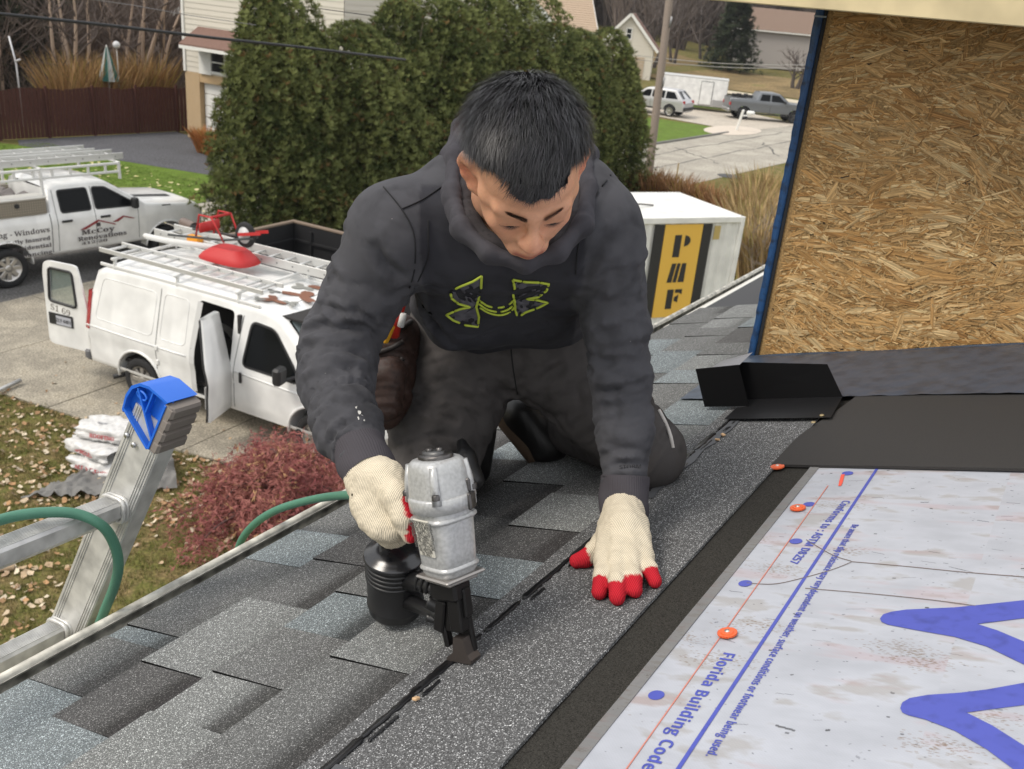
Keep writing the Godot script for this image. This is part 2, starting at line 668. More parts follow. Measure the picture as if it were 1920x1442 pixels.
	for e in [[0.36, 0.60, 0.650], [1.40, 1.86, 0.645]]:
		var pg := PackedVector2Array()
		for j in 13: pg.append(Vector2(e[2] + rng.randf_range(-0.004, 0.0), lerpf(e[0], e[1], j / 12.0)))
		for j in 13: pg.append(Vector2(e[2] + 0.018 + rng.randf_range(-0.006, 0.006), lerpf(e[1], e[0], j / 12.0)))
		var sh := Shape.new()
		sh.prism(pg, 0.0, 0.0008, Transform3D(Basis(SD, Vector3(0, 0, -1), ND), roof(0, 0, 0.0040)), false)
		obj("tar_smear", sh, smear, house)
	# two wood crumbs lie on the tar near the flashing
	var crumb := mat("wood_crumb", lin(0.55, 0.36, 0.2), 0.8)
	for e in [[1345, 824], [1356, 815], [780, 1310]]:
		var sh := Shape.new()
		sh.box(hit(e[0], e[1], 0.007), Vector3(0.009, 0.004, 0.007), Basis(ND, 0.7 + e[0]), 0.001)
		obj("wood_crumb", sh, crumb, house)
	# starter shingle strip beside the underlay
	var starter := mat("starter_granules", lin(0.19, 0.18, 0.16), 0.95, 0.0, 0.2)
	tri(starter, tex["fine_granules"], 4.0)
	bump(starter, tex["fine_granules"], 0.05)
	obj("lower_shingle", roof_sheet(0.80, 0.930, 0.2, 2.2, -0.0035, 0.04, 0.0010), starter, house)
	# felt beyond the shingles
	obj("felt_end", roof_sheet(0.0, 0.72, 3.1, 5.8, -0.0045, 0.1, 0.002), mat("end_felt", lin(0.045, 0.046, 0.05), 0.85), house)
	# fascia under the eave
	var white := mat("white_trim", lin(0.70, 0.69, 0.64), 0.5)
	bump(white, tex["mottle"], 0.05)
	var fs := Shape.new()
	fs.bar(roof(-0.035, -0.4, -0.13), roof(-0.035, 5.9, -0.13), 0.02, 0.16)
	obj("fascia", fs, white, house)
	var drip := Shape.new()
	drip.bar(roof(-0.004, 2.95, -0.003), roof(-0.004, 5.9, -0.003), 0.03, 0.003, ND)
	obj("drip_edge", drip, white, house)
	# gutter
	var gm := mat("gutter_enamel", lin(0.66, 0.64, 0.56), 0.45)
	tri(gm, noise_tex("gutter_dirt", 0.03, 0.45, 1.25), 3.0)
	var gut := thing("rain_gutter", "dirty cream rain gutter along the eave of the porch roof", "gutter", roof(0, 2.0, 0))
	var prof := [Vector2(-0.020, 0.001), Vector2(-0.032, 0.004), Vector2(-0.036, -0.003), Vector2(-0.034, -0.016), Vector2(-0.040, -0.05), Vector2(-0.055, -0.085), Vector2(-0.055, -0.12), Vector2(0.045, -0.12), Vector2(0.045, -0.03)]
	var gs := Shape.new()
	var z0 := 2.5
	var z1 := -3.9
	for i in prof.size() - 1:
		for w in 2:
			var off := Vector3(0, 0, 0) if w == 0 else Vector3(0.0015, 0.0015, 0)
			var a := Vector3(prof[i].x, prof[i].y, 0) + off
			var b := Vector3(prof[i + 1].x, prof[i + 1].y, 0) + off
			gs.q(a + Vector3(0, 0, z0), b + Vector3(0, 0, z0), b + Vector3(0, 0, z1), a + Vector3(0, 0, z1))
	obj("trough", gs, gm, gut, Vector3(-0.004, 0.002, 0))
	var lip := Shape.new(true)
	lip.tube([Vector3(-0.030, 0.004, z0), Vector3(-0.030, 0.004, z1)], 0.0085, 10)
	obj("rolled_lip", lip, gm, gut, Vector3(-0.002, 0, 0))

	# underlay sheet with its print
	var ul := mat("underlay_sheet", lin(0.68, 0.71, 0.76), 0.55)
	tri(ul, tex["underlay"], 0.95)
	ul.uv1_triplanar_sharpness = 6.0
	var us := tag(obj("underlayment_sheet", roof_sheet(0.9065, 2.6, -0.3, 1.66, -0.001, 0.06, 0.0004, 0.001), ul), "pale grey woven roofing underlay printed in blue, scuffed and dirty", "underlay")
	var band := mat("underlay_border", lin(0.30, 0.30, 0.29), 0.7)
	tri(band, tex["underlay"], 3.0)
	obj("border", roof_sheet(0.893, 0.909, -0.3, 1.62, 0.0006, 0.05, 0.0005, 0.001), band, us)
	var ink := mat("blue_ink", lin(0.070, 0.088, 0.40), 0.55)
	tri(ink, noise_tex("ink_wear", 0.05, 0.8, 1.25), 3.0)
	obj("printed_stripe", roof_sheet(1.0062, 1.0108, 0.3, 1.6, -0.0002, 0.3, 0.0, 0.0004), ink, us)
	var red := mat("chalk_red", lin(0.55, 0.20, 0.15), 0.8)
	var rs := Shape.new()
	rs.bar(roof(0.948, 1.50, -0.0002), roof(0.963, 0.40, -0.0002), 0.0014, 0.0006, ND)
	obj("chalk_line", rs, red, us)
	obj("chalk_mark", roof_poly([Vector2(1573, 905), Vector2(1577, 890), Vector2(1584, 889), Vector2(1580, 905), Vector2(1577, 911), Vector2(1572, 911)], -0.0001), mat("crayon_red", lin(0.75, 0.10, 0.06), 0.7), us)
	for p in [[1230, 1300], [1397, 1091], [1492, 1012], [1517, 943], [1589, 885]]:
		var g := roof_st(hit(p[0], p[1], 0.002))
		var pg := PackedVector2Array()
		for k in 24: pg.append(Vector2(g.x + 0.0095 * cos(TAU * k / 24), g.y + 0.0095 * sin(TAU * k / 24)))
		var sh := Shape.new()
		sh.prism(pg, 0.0, 0.0002, Transform3D(Basis(SD, Vector3(0, 0, -1), ND), roof(0, 0, -0.0003)), false)
		obj("printed_dot", sh, ink, us)
	# lettering: lines run towards the viewer, tops towards the shingles side
	roof_text("Conforms to : ASTM D8257", 0.995, 1.437, 0.980, 1.198, 0.0128, -0.0002, ink, us, 700)
	roof_text("Florida Building Code #", 0.980, 0.945, 0.980, 0.690, 0.0150, -0.0002, ink, us, 700)
	roof_text("Be aware that slip resistance may vary dependent on weather, surface conditions or footwear being used.", 1.031, 1.345, 1.031, 0.752, 0.0100, -0.0002, ink, us, 700)
	# the huge letter strokes that run out of the picture
	obj("printed_letter", roof_poly([Vector2(1650, 1160), Vector2(1656, 1152), Vector2(1672, 1147), Vector2(1700, 1143), Vector2(1790, 1139), Vector2(1850, 1133), Vector2(1990, 1118), Vector2(1990, 1152), Vector2(1920, 1159), Vector2(1832, 1170), Vector2(1870, 1182), Vector2(1920, 1203), Vector2(1990, 1240), Vector2(1990, 1285), Vector2(1920, 1246), Vector2(1850, 1212), Vector2(1790, 1194), Vector2(1710, 1180), Vector2(1664, 1171), Vector2(1653, 1166)], -0.0002), ink, us)
	obj("printed_letter", roof_poly([Vector2(1688, 1328), Vector2(1692, 1317), Vector2(1706, 1309), Vector2(1740, 1303), Vector2(1800, 1299), Vector2(1850, 1293), Vector2(1990, 1268), Vector2(1990, 1308), Vector2(1920, 1322), Vector2(1812, 1336), Vector2(1860, 1360), Vector2(1920, 1398), Vector2(2010, 1470), Vector2(1970, 1490), Vector2(1900, 1442), Vector2(1850, 1405), Vector2(1790, 1370), Vector2(1735, 1349), Vector2(1703, 1341), Vector2(1692, 1336)], -0.0002), ink, us)
	# thin dark hair and scratches
	var scratch := Shape.new()
	for e in [[[1512, 1012], [1560, 1040], [1596, 1052]], [[1400, 1093], [1450, 1095], [1500, 1085], [1560, 1068], [1596, 1054]], [[1596, 1053], [1700, 1062], [1800, 1072], [1925, 1082]], [[1510, 1103], [1620, 1112], [1740, 1124], [1830, 1136]]]:
		var pts := []
		for p in e: pts.append(hit(p[0], p[1], -0.0001))
		scratch.tube(smooth_path(pts, 8), 0.0006, 4)
	stuff("hair_scratch", scratch, mat("scratch_brown", lin(0.16, 0.13, 0.12), 0.9), us)
	# orange cap washers
	var orange := mat("orange_plastic", lin(0.72, 0.12, 0.03), 0.4)
	var steel := mat("nail_steel", lin(0.6, 0.58, 0.55), 0.35, 0.8)
	for e in [[1496, 953, "orange plastic nail washer beside a blue dot, the farther one"], [1364, 1188, "orange plastic nail washer with toothed rim on the red line, the nearer one"], [1458, 876, "orange plastic washer peeping from under the edge of the dark felt"]]:
		var w := thing("cap_washer", e[2], "washer", hit(e[0], e[1], 0.0016), "orange cap washers on the underlay")
		w.basis = Basis(SD, ND, Vector3(0, 0, 1))
		var cap := Shape.new()
		var pr := PackedVector2Array()
		for k in 60: pr.append(Vector2(cos(TAU * k / 60), sin(TAU * k / 60)) * (0.0125 if k % 3 else 0.0114))
		cap.prism(pr, 0.0, 0.0022, Transform3D(Basis(Vector3.RIGHT, Vector3.FORWARD, Vector3.UP), Vector3.ZERO))
		cap.lathe([Vector2(0.0085, 0.0022), Vector2(0.008, 0.0034), Vector2(0.0, 0.0036)], 20, Transform3D())
		obj("cap", cap, orange, w)
		var nh := Shape.new(true)
		nh.lathe([Vector2(0.0034, 0.0034), Vector2(0.0032, 0.0046), Vector2(0.0, 0.005)], 14, Transform3D())
		obj("nail_head", nh, steel, w)

func wallz(px: float, py: float, z: float) -> Vector3:
	var r := dirp(px, py)
	return EYE + r * ((z - EYE.z) / r.z)

func build_wall() -> void:
	var W := -2.431
	var X0 := -0.693
	var base := mat("osb_resin", lin(0.50, 0.31, 0.12), 0.75)
	tri(base, tex["grain"], 6.0)
	var wall := thing("board_wall", "bare strand board wall above the roof, tan wood flakes, blue taped edge", "wall", Vector3(X0, 5.55, W))
	wall.set_meta("kind", "structure")
	var sh := Shape.new()
	sh.box(Vector3(0.9, 0.65, -0.012), Vector3(1.8, 1.5, 0.022))
	obj("board", sh, base, wall)
	# wood strands pressed into the face
	rng.seed = 77
	var fl := Shape.new()
	var nz := FastNoiseLite.new()
	nz.seed = 3
	nz.frequency = 2.2
	var pal := [Color(0.80, 0.50, 0.215), Color(0.72, 0.42, 0.165), Color(0.90, 0.61, 0.29), Color(0.70, 0.40, 0.15), Color(0.82, 0.53, 0.235), Color(0.56, 0.30, 0.105), Color(0.76, 0.46, 0.185), Color(0.97, 0.70, 0.36)]
	for i in 21000:
		var x := rng.randf_range(0.03, 1.25)
		var y := rng.randf_range(-0.05, 1.16)
		var big := rng.randf()
		var ln := rng.randf_range(0.006, 0.026)
		var wd := rng.randf_range(0.0012, 0.0042)
		if big > 0.93:
			ln = rng.randf_range(0.05, 0.13)
			wd = rng.randf_range(0.006, 0.018)
		elif big > 0.8:
			ln = rng.randf_range(0.04, 0.09)
			wd = rng.randf_range(0.003, 0.009)
		var ang := nz.get_noise_2d(x, y) * 1.1 + rng.randfn() * (0.42 if big < 0.8 else 0.25)
		if rng.randf() < 0.09: ang += 1.3
		var u := Vector3(cos(ang), sin(ang), rng.randfn() * 0.010)
		var v := Vector3(-sin(ang), cos(ang), rng.randfn() * 0.030)
		if x < 0.03 + ln * 0.5 * absf(u.x): x = 0.03 + ln * 0.5 * absf(u.x)
		var layer := 0.0004 + 0.0024 * float(i) / 21000.0 * (1.0 if big < 0.8 else rng.randf_range(0.2, 0.9))
		var c := Vector3(x, y, layer)
		var col: Color = pal[rng.randi() % pal.size()] * rng.randf_range(0.86, 1.08)
		if rng.randf() < 0.012 and ln < 0.03: col = Color(0.05, 0.035, 0.025)
		fl.tint(col)
		var a := u * ln / 2.0
		var b := v * wd / 2.0
		var e0 := rng.randf_range(0.5, 1.0)
		var e1 := rng.randf_range(0.4, 1.0)
		var k := rng.randf_range(-0.3, 0.3)
		var P := [c - a - b * e0, c + a * e1 - b, c + a + b * k, c + a * 0.9 + b, c - a * e1 + b]
		var off := Vector2(rng.randf(), rng.randf())
		var UV := [Vector2(0, 0), Vector2(ln * 2.0, 0), Vector2(ln * 2.1, wd * 3.0), Vector2(ln * 2.0, wd * 6.0), Vector2(0, wd * 6.0)]
		for tr in [[0, 1, 2], [0, 2, 3], [0, 3, 4]]:
			for q in [tr[0], tr[2], tr[1]]:
				fl.st.set_uv((UV[q] as Vector2) + off)
				fl.st.add_vertex(P[q])
	var fm := vmat("wood_strand", 0.62, 0.35)
	fm.albedo_texture = tex["flake"]
	stuff("wood_strand", fl, fm, wall)
	# blue weather tape at the free edge, with torn outline, and the dark gap beside it
	var blue := mat("blue_tape", lin(0.009, 0.055, 0.16), 0.5)
	tri(blue, noise_tex("tape_wear", 0.03, 0.4, 1.7), 5.0)
	bump(blue, tex["crumple"], 0.15)
	var tp := Shape.new(true)
	var rows := []
	for i in 61:
		var y := -0.10 + 1.30 * i / 60.0
		var w := rng.randf_range(0.0, 0.003)
		rows.append([Vector3(-0.006 - w, y, -0.02), Vector3(-0.008 - w, y, 0.004), Vector3(0.002, y, 0.0065), Vector3(0.0095 + rng.randf_range(-0.0012, 0.0012), y, 0.0062), Vector3(0.010, y, 0.0)])
	tp.grid(rows)
	obj("edge_tape", tp, blue, wall)
	var gp := Shape.new()
	gp.box(Vector3(0.015, 0.55, 0.0022), Vector3(0.008, 1.3, 0.0044))
	obj("edge_gap", gp, mat("gap_black", lin(0.010, 0.012, 0.016), 0.8), wall)
	var seam := Shape.new()
	seam.box(Vector3(0.004, 0.975, 0.0075), Vector3(0.03, 0.004, 0.003))
	obj("tape_seam", seam, mat("tape_lap", lin(0.25, 0.3, 0.36), 0.6), wall)
	# cream eave board that crosses the top of the view
	var cream := mat("cream_paint", lin(0.72, 0.60, 0.36), 0.55)
	tri(cream, noise_tex("paint_wear", 0.02, 0.86, 1.05), 1.2)
	bump(cream, tex["grain"], 0.05)
	var z1 := -2.10
	var a := wallz(1345, 1, z1)
	var b := wallz(1920, 50, z1)
	var eave := thing("eave_board", "cream painted eave board along the top of the strand board wall", "board", Vector3(a.x, a.y, z1))
	eave.set_meta("kind", "structure")
	var es := Shape.new()
	es.box(Vector3(0.9, 0.10, -0.01), Vector3(2.0, 0.2, 0.02), Basis.IDENTITY, 0.002)
	obj("face_board", es, cream, eave)
	var so := Shape.new()
	so.box(Vector3(0.9, 0.035, -0.19), Vector3(1.98, 0.012, 0.33))
	obj("soffit", so, cream, eave)
	var rf := Shape.new()
	rf.box(Vector3(0.9, 0.235, -0.6), Vector3(2.1, 0.03, 1.4))
	obj("roof_edge", rf, mat("roof_edge_grey", lin(0.06, 0.06, 0.06), 0.9), eave)
	# felt strip and self-sealing membrane along the foot of the wall
	var felt := mat("black_felt", lin(0.030, 0.028, 0.027), 0.85)
	tri(felt, noise_tex("felt_fibre", 0.25, 0.7, 1.25), 5.0)
	bump(felt, tex["cloth"], 0.02)
	var fs := Shape.new(true)
	var fr := []
	for i in 41:
		var u := i / 40.0
		var row := []
		for j in 15:
			var v := j / 14.0
			var s0 := lerpf(0.822, 0.872, smoothstep(0.25, 0.95, v))
			var s := lerpf(s0, 2.4, u)
			var t := lerpf(1.586 - 0.012 * sin(u * 7.0) * u, 2.06, v)
			row.append(roof(s, t, 0.006 + (0.004 * sin(u * 21.0) * (1.0 - v) * u) + 0.002 * sin(s * 9.0 + t * 6.0)))
		fr.append(row)
	fs.grid(fr)
	fs.smooth(false)
	for i in 40: fs.q(fr[i][0] + ND * -0.005, fr[i][0], fr[i + 1][0], fr[i + 1][0] + ND * -0.005)
	tag(obj("felt_strip", fs, felt), "black roofing felt strip lying across the slope below the membrane", "roofing felt")
	var memb := mat("membrane_foil", lin(0.052, 0.070, 0.102), 0.36, 0.0, 0.4)
	tri(memb, noise_tex("membrane_stain", 0.02, 0.75, 1.2), 3.0)
	var ms := Shape.new(true)
	var nz2 := FastNoiseLite.new()
	nz2.frequency = 6.0
	nz2.seed = 8
	var mr := []
	for i in 121:
		var s := lerpf(0.455, 2.4, i / 120.0)
		var row := []
		for j in 26:
			var v := j / 25.0
			var p: Vector3
			var wr := (nz2.get_noise_2d(s * 3.0, v * 7.0) * 0.0020 + 0.0009 * sin(s * 6.0 + v * 60.0 + nz2.get_noise_2d(s * 4.0, 7) * 9.0))
			if v < 0.62: p = roof(s, lerpf(2.005, 2.415, v / 0.62), 0.010 + wr)
			else:
				p = roof(s, 2.415, 0.006)
				p += Vector3(0, (v - 0.62) / 0.38 * (0.003 + 0.002 * sin(s * 13.0)), wr * 0.6)
				p.z = lerpf(p.z, W + 0.008, smoothstep(0.62, 0.8, v))
			row.append(p)
		mr.append(row)
	ms.grid(mr)
	tag(obj("wall_membrane", ms, memb), "slate blue self-sealing membrane folded up the foot of the board wall", "membrane")
	# bent metal step flashing
	var bl := mat("black_metal", lin(0.003, 0.003, 0.0035), 0.6, 0.0, 0.25)
	var e1 := thing("step_flashing", "bent black metal flashing with nailed flange at the corner of the wall", "flashing", roof(0.745, 1.98, 0.012))
	var L := func(p: Array) -> Array:
		var r := []
		for v in p: r.append((v as Vector3) - e1.position)
		return r
	var s1 := Shape.new()
	var fl1: Array = L.call([roof(0.632, 1.845, 0.010), roof(0.862, 1.845, 0.012), roof(0.850, 1.985, 0.014), roof(0.628, 1.985, 0.012)])
	var dn := ND * -0.0012
	s1.q(fl1[0], fl1[1], fl1[2], fl1[3])
	s1.q(fl1[0] + dn, fl1[1] + dn, fl1[1], fl1[0])
	obj("flange", s1, mat("flange_metal", lin(0.010, 0.010, 0.011), 0.4, 0.0, 0.4), e1)
	var s2 := Shape.new()
	var zt := roof(0, 2.0, 0).z
	var v1: Array = [fl1[3], fl1[2], wallz(1551, 683, zt) - e1.position, wallz(1381, 679, zt) - e1.position]
	var bk := Vector3(0, 0, -0.0012)
	s2.q(v1[0], v1[1], v1[2], v1[3])
	s2.q(v1[3] + bk, v1[2] + bk, v1[1] + bk, v1[0] + bk)
	s2.q(v1[3], v1[2], v1[2] + bk, v1[3] + bk)
	s2.q(v1[1], v1[1] + bk, v1[2] + bk, v1[2])
	obj("upright", s2, bl, e1)
	for g in [[1541, 779], [1525, 792]]:
		var nl := Shape.new()
		nl.lathe([Vector2(0.005, 0.0), Vector2(0.004, 0.002), Vector2(0, 0.0025)], 10, Transform3D(Basis(SD, ND, Vector3(0, 0, 1)), hit(g[0], g[1], 0.013) - e1.position))
		obj("nail_head", nl, mat("brass_nail", lin(0.45, 0.36, 0.2), 0.4, 0.6), e1)
	var e2 := tag(Node3D.new(), "smaller black flashing upright half hidden behind the nailed one", "flashing")
	e2.name = numbered("step_flashing")
	add_child(e2)
	e2.position = roof(0.50, 2.0, 0.012)
	var s3 := Shape.new()
	var q0 := hit(1321, 763, 0.012) - e2.position
	var q1 := hit(1400, 766, 0.012) - e2.position
	q1.z = q0.z
	var w0 := wallz(1304, 692, q0.z + e2.position.z - 0.012) - e2.position
	var w1 := wallz(1385, 684, q0.z + e2.position.z - 0.012) - e2.position
	s3.q(q0, q1, w1, w0)
	s3.q(q0 + bk, w0 + bk, w1 + bk, q1 + bk)
	obj("upright", s3, bl, e2)
	var s4 := Shape.new()
	s4.q(w0 + Vector3(0.02, -0.004, -0.004), w1 + Vector3(0, -0.002, -0.004), w1 + Vector3(0, 0.006, -0.09), w0 + Vector3(0.03, 0.004, -0.09))
	obj("backing", s4, mat("grey_metal", lin(0.25, 0.25, 0.27), 0.4, 0.5), e2)

# ================= ground, street, houses, trees =================
func hgt(x: float, z: float) -> float:
	var d := -z
	var h := 0.0
	if d > 78.0: h += 0.00040 * (d - 78.0) * (d - 78.0)
	if x < -38.0: h += 0.11 * minf(-38.0 - x, 60.0) * smoothstep(0.0, 14.0, -38.0 - x)
	return h
func gpd(px: float, dep: float, y := 0.0) -> Vector3:
	# ground point in that column of the photograph at that depth
	var X := (px - 960.0) * dep / FOC
	var Y := (y - EYE.y - view.x.y * X + view.z.y * dep) / view.y.y
	return EYE + view * Vector3(X, Y, -dep)
func patch(poly: Array, y: float, cell := 0.0) -> Shape:
	var pg := PackedVector2Array(poly)
	var sh := Shape.new()
	var ix := Geometry2D.triangulate_polygon(pg)
	for i in range(0, ix.size(), 3):
		var a := pg[ix[i]]
		var b := pg[ix[i + 1]]
		var c := pg[ix[i + 2]]
		var va := Vector3(a.x, y, a.y)
		var vb := Vector3(b.x, y, b.y)
		var vc := Vector3(c.x, y, c.y)
		if (vb - va).cross(vc - va).y > 0: sh.t(va, vb, vc)
		else: sh.t(va, vc, vb)
	return sh
func ground_mat(called: String, c: Color, t: Texture2D, per: float, rough := 0.95) -> StandardMaterial3D:
	var m := mat(called, c, rough, 0.0, 0.2)
	return tri(m, t, per)

func colour_noise(called: String, cols: Array, freq: float, size := 512, aspect := 1.0) -> Texture2D:
	# patches of several base colours, linear values
	var n := FastNoiseLite.new()
	n.seed = hash(called) % 7777
	n.frequency = freq
	n.fractal_octaves = 5
	n.fractal_gain = 0.62
	var im := n.get_seamless_image(size, size, false, false, 0.15, true)
	im.convert(Image.FORMAT_L8)
	var n2 := FastNoiseLite.new()
	n2.seed = 5 + hash(called) % 777
	n2.frequency = 0.22
	n2.fractal_octaves = 2
	var im2 := n2.get_seamless_image(size, size, false, false, 0.15, true)
	im2.convert(Image.FORMAT_L8)
	var d := im.get_data()
	var e := im2.get_data()
	var out := PackedByteArray()
	out.resize(size * size * 3)
	var lut := []
	for i in 256:
		var u := i / 255.0 * (cols.size() - 1)
		var c: Color = (cols[int(u)] as Color).lerp(cols[mini(int(u) + 1, cols.size() - 1)], u - int(u))
		lut.append(c.linear_to_srgb())
	for i in size * size:
		var c: Color = lut[d[i]]
		var k := 0.72 + 0.55 * e[i] / 255.0
		out[i * 3] = int(clampf(c.r * k, 0, 1) * 255)
		out[i * 3 + 1] = int(clampf(c.g * k, 0, 1) * 255)
		out[i * 3 + 2] = int(clampf(c.b * k, 0, 1) * 255)
	return ImageTexture.create_from_image(Image.create_from_data(size, size, false, Image.FORMAT_RGB8, out))

func build_ground() -> void:
	var dry := colour_noise("dry_lawn", [Color(0.10, 0.095, 0.030), Color(0.17, 0.135, 0.055), Color(0.115, 0.115, 0.034), Color(0.21, 0.155, 0.075), Color(0.085, 0.095, 0.025)], 0.012)
	var green := colour_noise("green_lawn", [Color(0.085, 0.14, 0.022), Color(0.125, 0.19, 0.035), Color(0.10, 0.15, 0.028), Color(0.16, 0.20, 0.05)], 0.010)
	tex["green"] = green
	var sh := Shape.new(true)
	var xs := []
	var zs := []
	var x := -420.0
	while x < 120.0:
		xs.append(x)
		x += 30.0 if x < -150 or x > 30 else 6.0
	var z := 90.0
	while z > -620.0:
		zs.append(z)
		z -= 30.0 if z > 10 or z < -320 else 6.0
	var rows := []
	for zz in zs:
		var row := []
		for xx in xs: row.append(Vector3(xx, hgt(xx, zz), zz))
		rows.append(row)
	sh.grid(rows)
	var gm := ground_mat("winter_grass", Color.WHITE, dry, 0.16)
	struct("ground", sh, gm, "olive and brown winter lawn that spreads around the houses")
	# woods floor on the slope and far field
	var brown := ground_mat("field_straw", Color.WHITE, colour_noise("straw", [Color(0.20, 0.14, 0.07), Color(0.16, 0.12, 0.06), Color(0.25, 0.18, 0.09), Color(0.14, 0.14, 0.05)], 0.008), 0.03)
	var leaf := ground_mat("leaf_floor", Color.WHITE, colour_noise("leaf_floor", [Color(0.10, 0.07, 0.045), Color(0.14, 0.095, 0.06), Color(0.075, 0.055, 0.04)], 0.02), 0.12)
	var fld := func(called: String, x0: float, x1: float, z0: float, z1: float, dy: float, m: Material, label: String, n := 24) -> void:
		var s := Shape.new(true)
		var r := []
		for i in n + 1:
			var row := []
			for j in n + 1:
				var X := lerpf(x0, x1, j / float(n))
				var Z := lerpf(z0, z1, i / float(n))
				row.append(Vector3(X, hgt(X, Z) + dy, Z))
			r.append(row)
		s.grid(r)
		struct(called, s, m, label)
	fld.call("field", -90.0, 20.0, -92.0, -116.0, 0.05, brown, "tan dry field beyond the far driveway")
	fld.call("woods_ground", -130.0, -38.5, 10.0, -80.0, 0.12, leaf, "brown leaf covered slope behind the board fence")
	# green lawns
	var gl := ground_mat("green_grass", Color.WHITE, green, 0.14)
	struct("lawn", patch([Vector2(-34.2, -8), Vector2(-23.45, -8), Vector2(-22.55, -18.8), Vector2(-21.9, -26.5), Vector2(-25.4, -21.9), Vector2(-29.4, -20.6), Vector2(-33.3, -19.4), Vector2(-34.4, -19.0)], 0.02), gl, "bright green lawn between the white pickup and the dark driveway")
	struct("lawn", patch([Vector2(-20.8, -44.5), Vector2(-20.5, -57.0), Vector2(-22.4, -59.0), Vector2(-27.4, -58.6), Vector2(-36, -56.5), Vector2(-36, -44)], 0.02), gl, "green lawn corner beside the far street, left of the white mailbox")
	struct("lawn", patch([Vector2(-24.0, -74), Vector2(-10, -71), Vector2(-6, -90), Vector2(-44, -90), Vector2(-34, -66)], 0.02), gl, "green strip behind the parked grey pickup and the white trailer")
	struct("lawn", patch([Vector2(-28, -62.5), Vector2(-38, -62), Vector2(-42, -75), Vector2(-31, -68)], 0.024), gl, "small green wedge left of the silver car")
	# blades: tufts over the near lawn and over the green one
	var tuft := Shape.new()
	rng.seed = 12
	for i in 9:
		var a := rng.randf() * TAU
		var p := Vector3(rng.randf_range(-0.05, 0.05), 0, rng.randf_range(-0.05, 0.05))
		var d := Vector3(cos(a), 0, sin(a))
		var w := Vector3(-d.z, 0, d.x) * 0.004
		tuft.t(p - w, p + w, p + d * rng.randf_range(0.01, 0.04) + Vector3(0, rng.randf_range(0.03, 0.06), 0))
	var tm := tuft.done()
	var where := []
	var tints := []
	for i in 15000:
		var X := rng.randf_range(-15.0, -4.0)
		var Z := rng.randf_range(-8.6, -1.8)
		if Z < lawn_edge(X) : continue
		where.append(Transform3D(Basis(Vector3.UP, rng.randf() * TAU).scaled(Vector3.ONE * rng.randf_range(0.6, 1.4)), Vector3(X, 0, Z)))
		tints.append([Color(0.14, 0.13, 0.04), Color(0.20, 0.16, 0.07), Color(0.10, 0.12, 0.03), Color(0.26, 0.20, 0.10)][rng.randi() % 4])
	for i in 9000:
		var X := rng.randf_range(-33.5, -22.6)
		var Z := rng.randf_range(-20.5, -9.0)
		where.append(Transform3D(Basis(Vector3.UP, rng.randf() * TAU).scaled(Vector3.ONE * rng.randf_range(0.6, 1.4)), Vector3(X, 0.015, Z)))
		tints.append([Color(0.09, 0.15, 0.025), Color(0.13, 0.20, 0.04), Color(0.16, 0.21, 0.06)][rng.randi() % 3])
	var g := swarm("grass", tm, vmat("grass_blade", 0.8, 0.2), where, tints)
	tag(g, "short grass blades on the olive front lawn and the green one", "grass")
	# fallen leaves
	var lf := Shape.new()
	lf.q(Vector3(-0.05, 0.006, -0.03), Vector3(-0.045, 0.012, 0.03), Vector3(0.0, 0.0, 0.035), Vector3(0.0, 0.003, -0.035))
	lf.q(Vector3(0.0, 0.003, -0.035), Vector3(0.0, 0.0, 0.035), Vector3(0.045, 0.015, 0.025), Vector3(0.055, 0.02, -0.02))
	where = []
	tints = []
	var nz := FastNoiseLite.new()
	nz.frequency = 0.35
	nz.seed = 4
	var cols := [Color(0.46, 0.34, 0.22), Color(0.55, 0.44, 0.31), Color(0.36, 0.22, 0.12), Color(0.62, 0.53, 0.40), Color(0.42, 0.25, 0.13), Color(0.34, 0.24, 0.16)]
	for i in 8500:
		var X := rng.randf_range(-15.0, -4.0)
		var Z := rng.randf_range(-8.8, -1.8)
		if nz.get_noise_2d(X, Z) + 0.22 * rng.randfn() < -0.02: continue
		var on_slab := Z < lawn_edge(X)
		if on_slab and rng.randf() < 0.93: continue
		where.append(Transform3D(Basis.from_euler(Vector3(rng.randfn() * 0.35, rng.randf() * TAU, rng.randfn() * 0.35)).scaled(Vector3.ONE * rng.randf_range(0.35, 0.95)), Vector3(X, 0.03, Z)))
		tints.append((cols[rng.randi() % cols.size()] as Color) * rng.randf_range(0.7, 1.15))
	for i in 900:
		var X := rng.randf_range(-33.0, -20.0)
		var Z := rng.randf_range(-20.0, -9.0)
		where.append(Transform3D(Basis.from_euler(Vector3(rng.randfn() * 0.3, rng.randf() * TAU, 0)).scaled(Vector3.ONE * rng.randf_range(0.6, 1.4)), Vector3(X, 0.05, Z)))
		tints.append([Color(0.6, 0.55, 0.30), Color(0.5, 0.45, 0.2)][rng.randi() % 2])
	var fl := swarm("fallen_leaves", lf.done(), vmat("dead_leaf", 0.8, 0.2), where, tints)
	tag(fl, "tan and brown fallen leaves scattered over the lawns", "leaves")

func lawn_edge(x: float) -> float:
	# z of the edge between the concrete drive and the near lawn
	if x < -13.8: return lerpf(-6.4, -7.25, clampf((x + 18.0) / 4.2, 0, 1))
	if x < -9.2: return lerpf(-7.25, -7.95, (x + 13.8) / 4.6)
	return lerpf(-7.95, -9.0, clampf((x + 9.2) / 2.6, 0, 1))

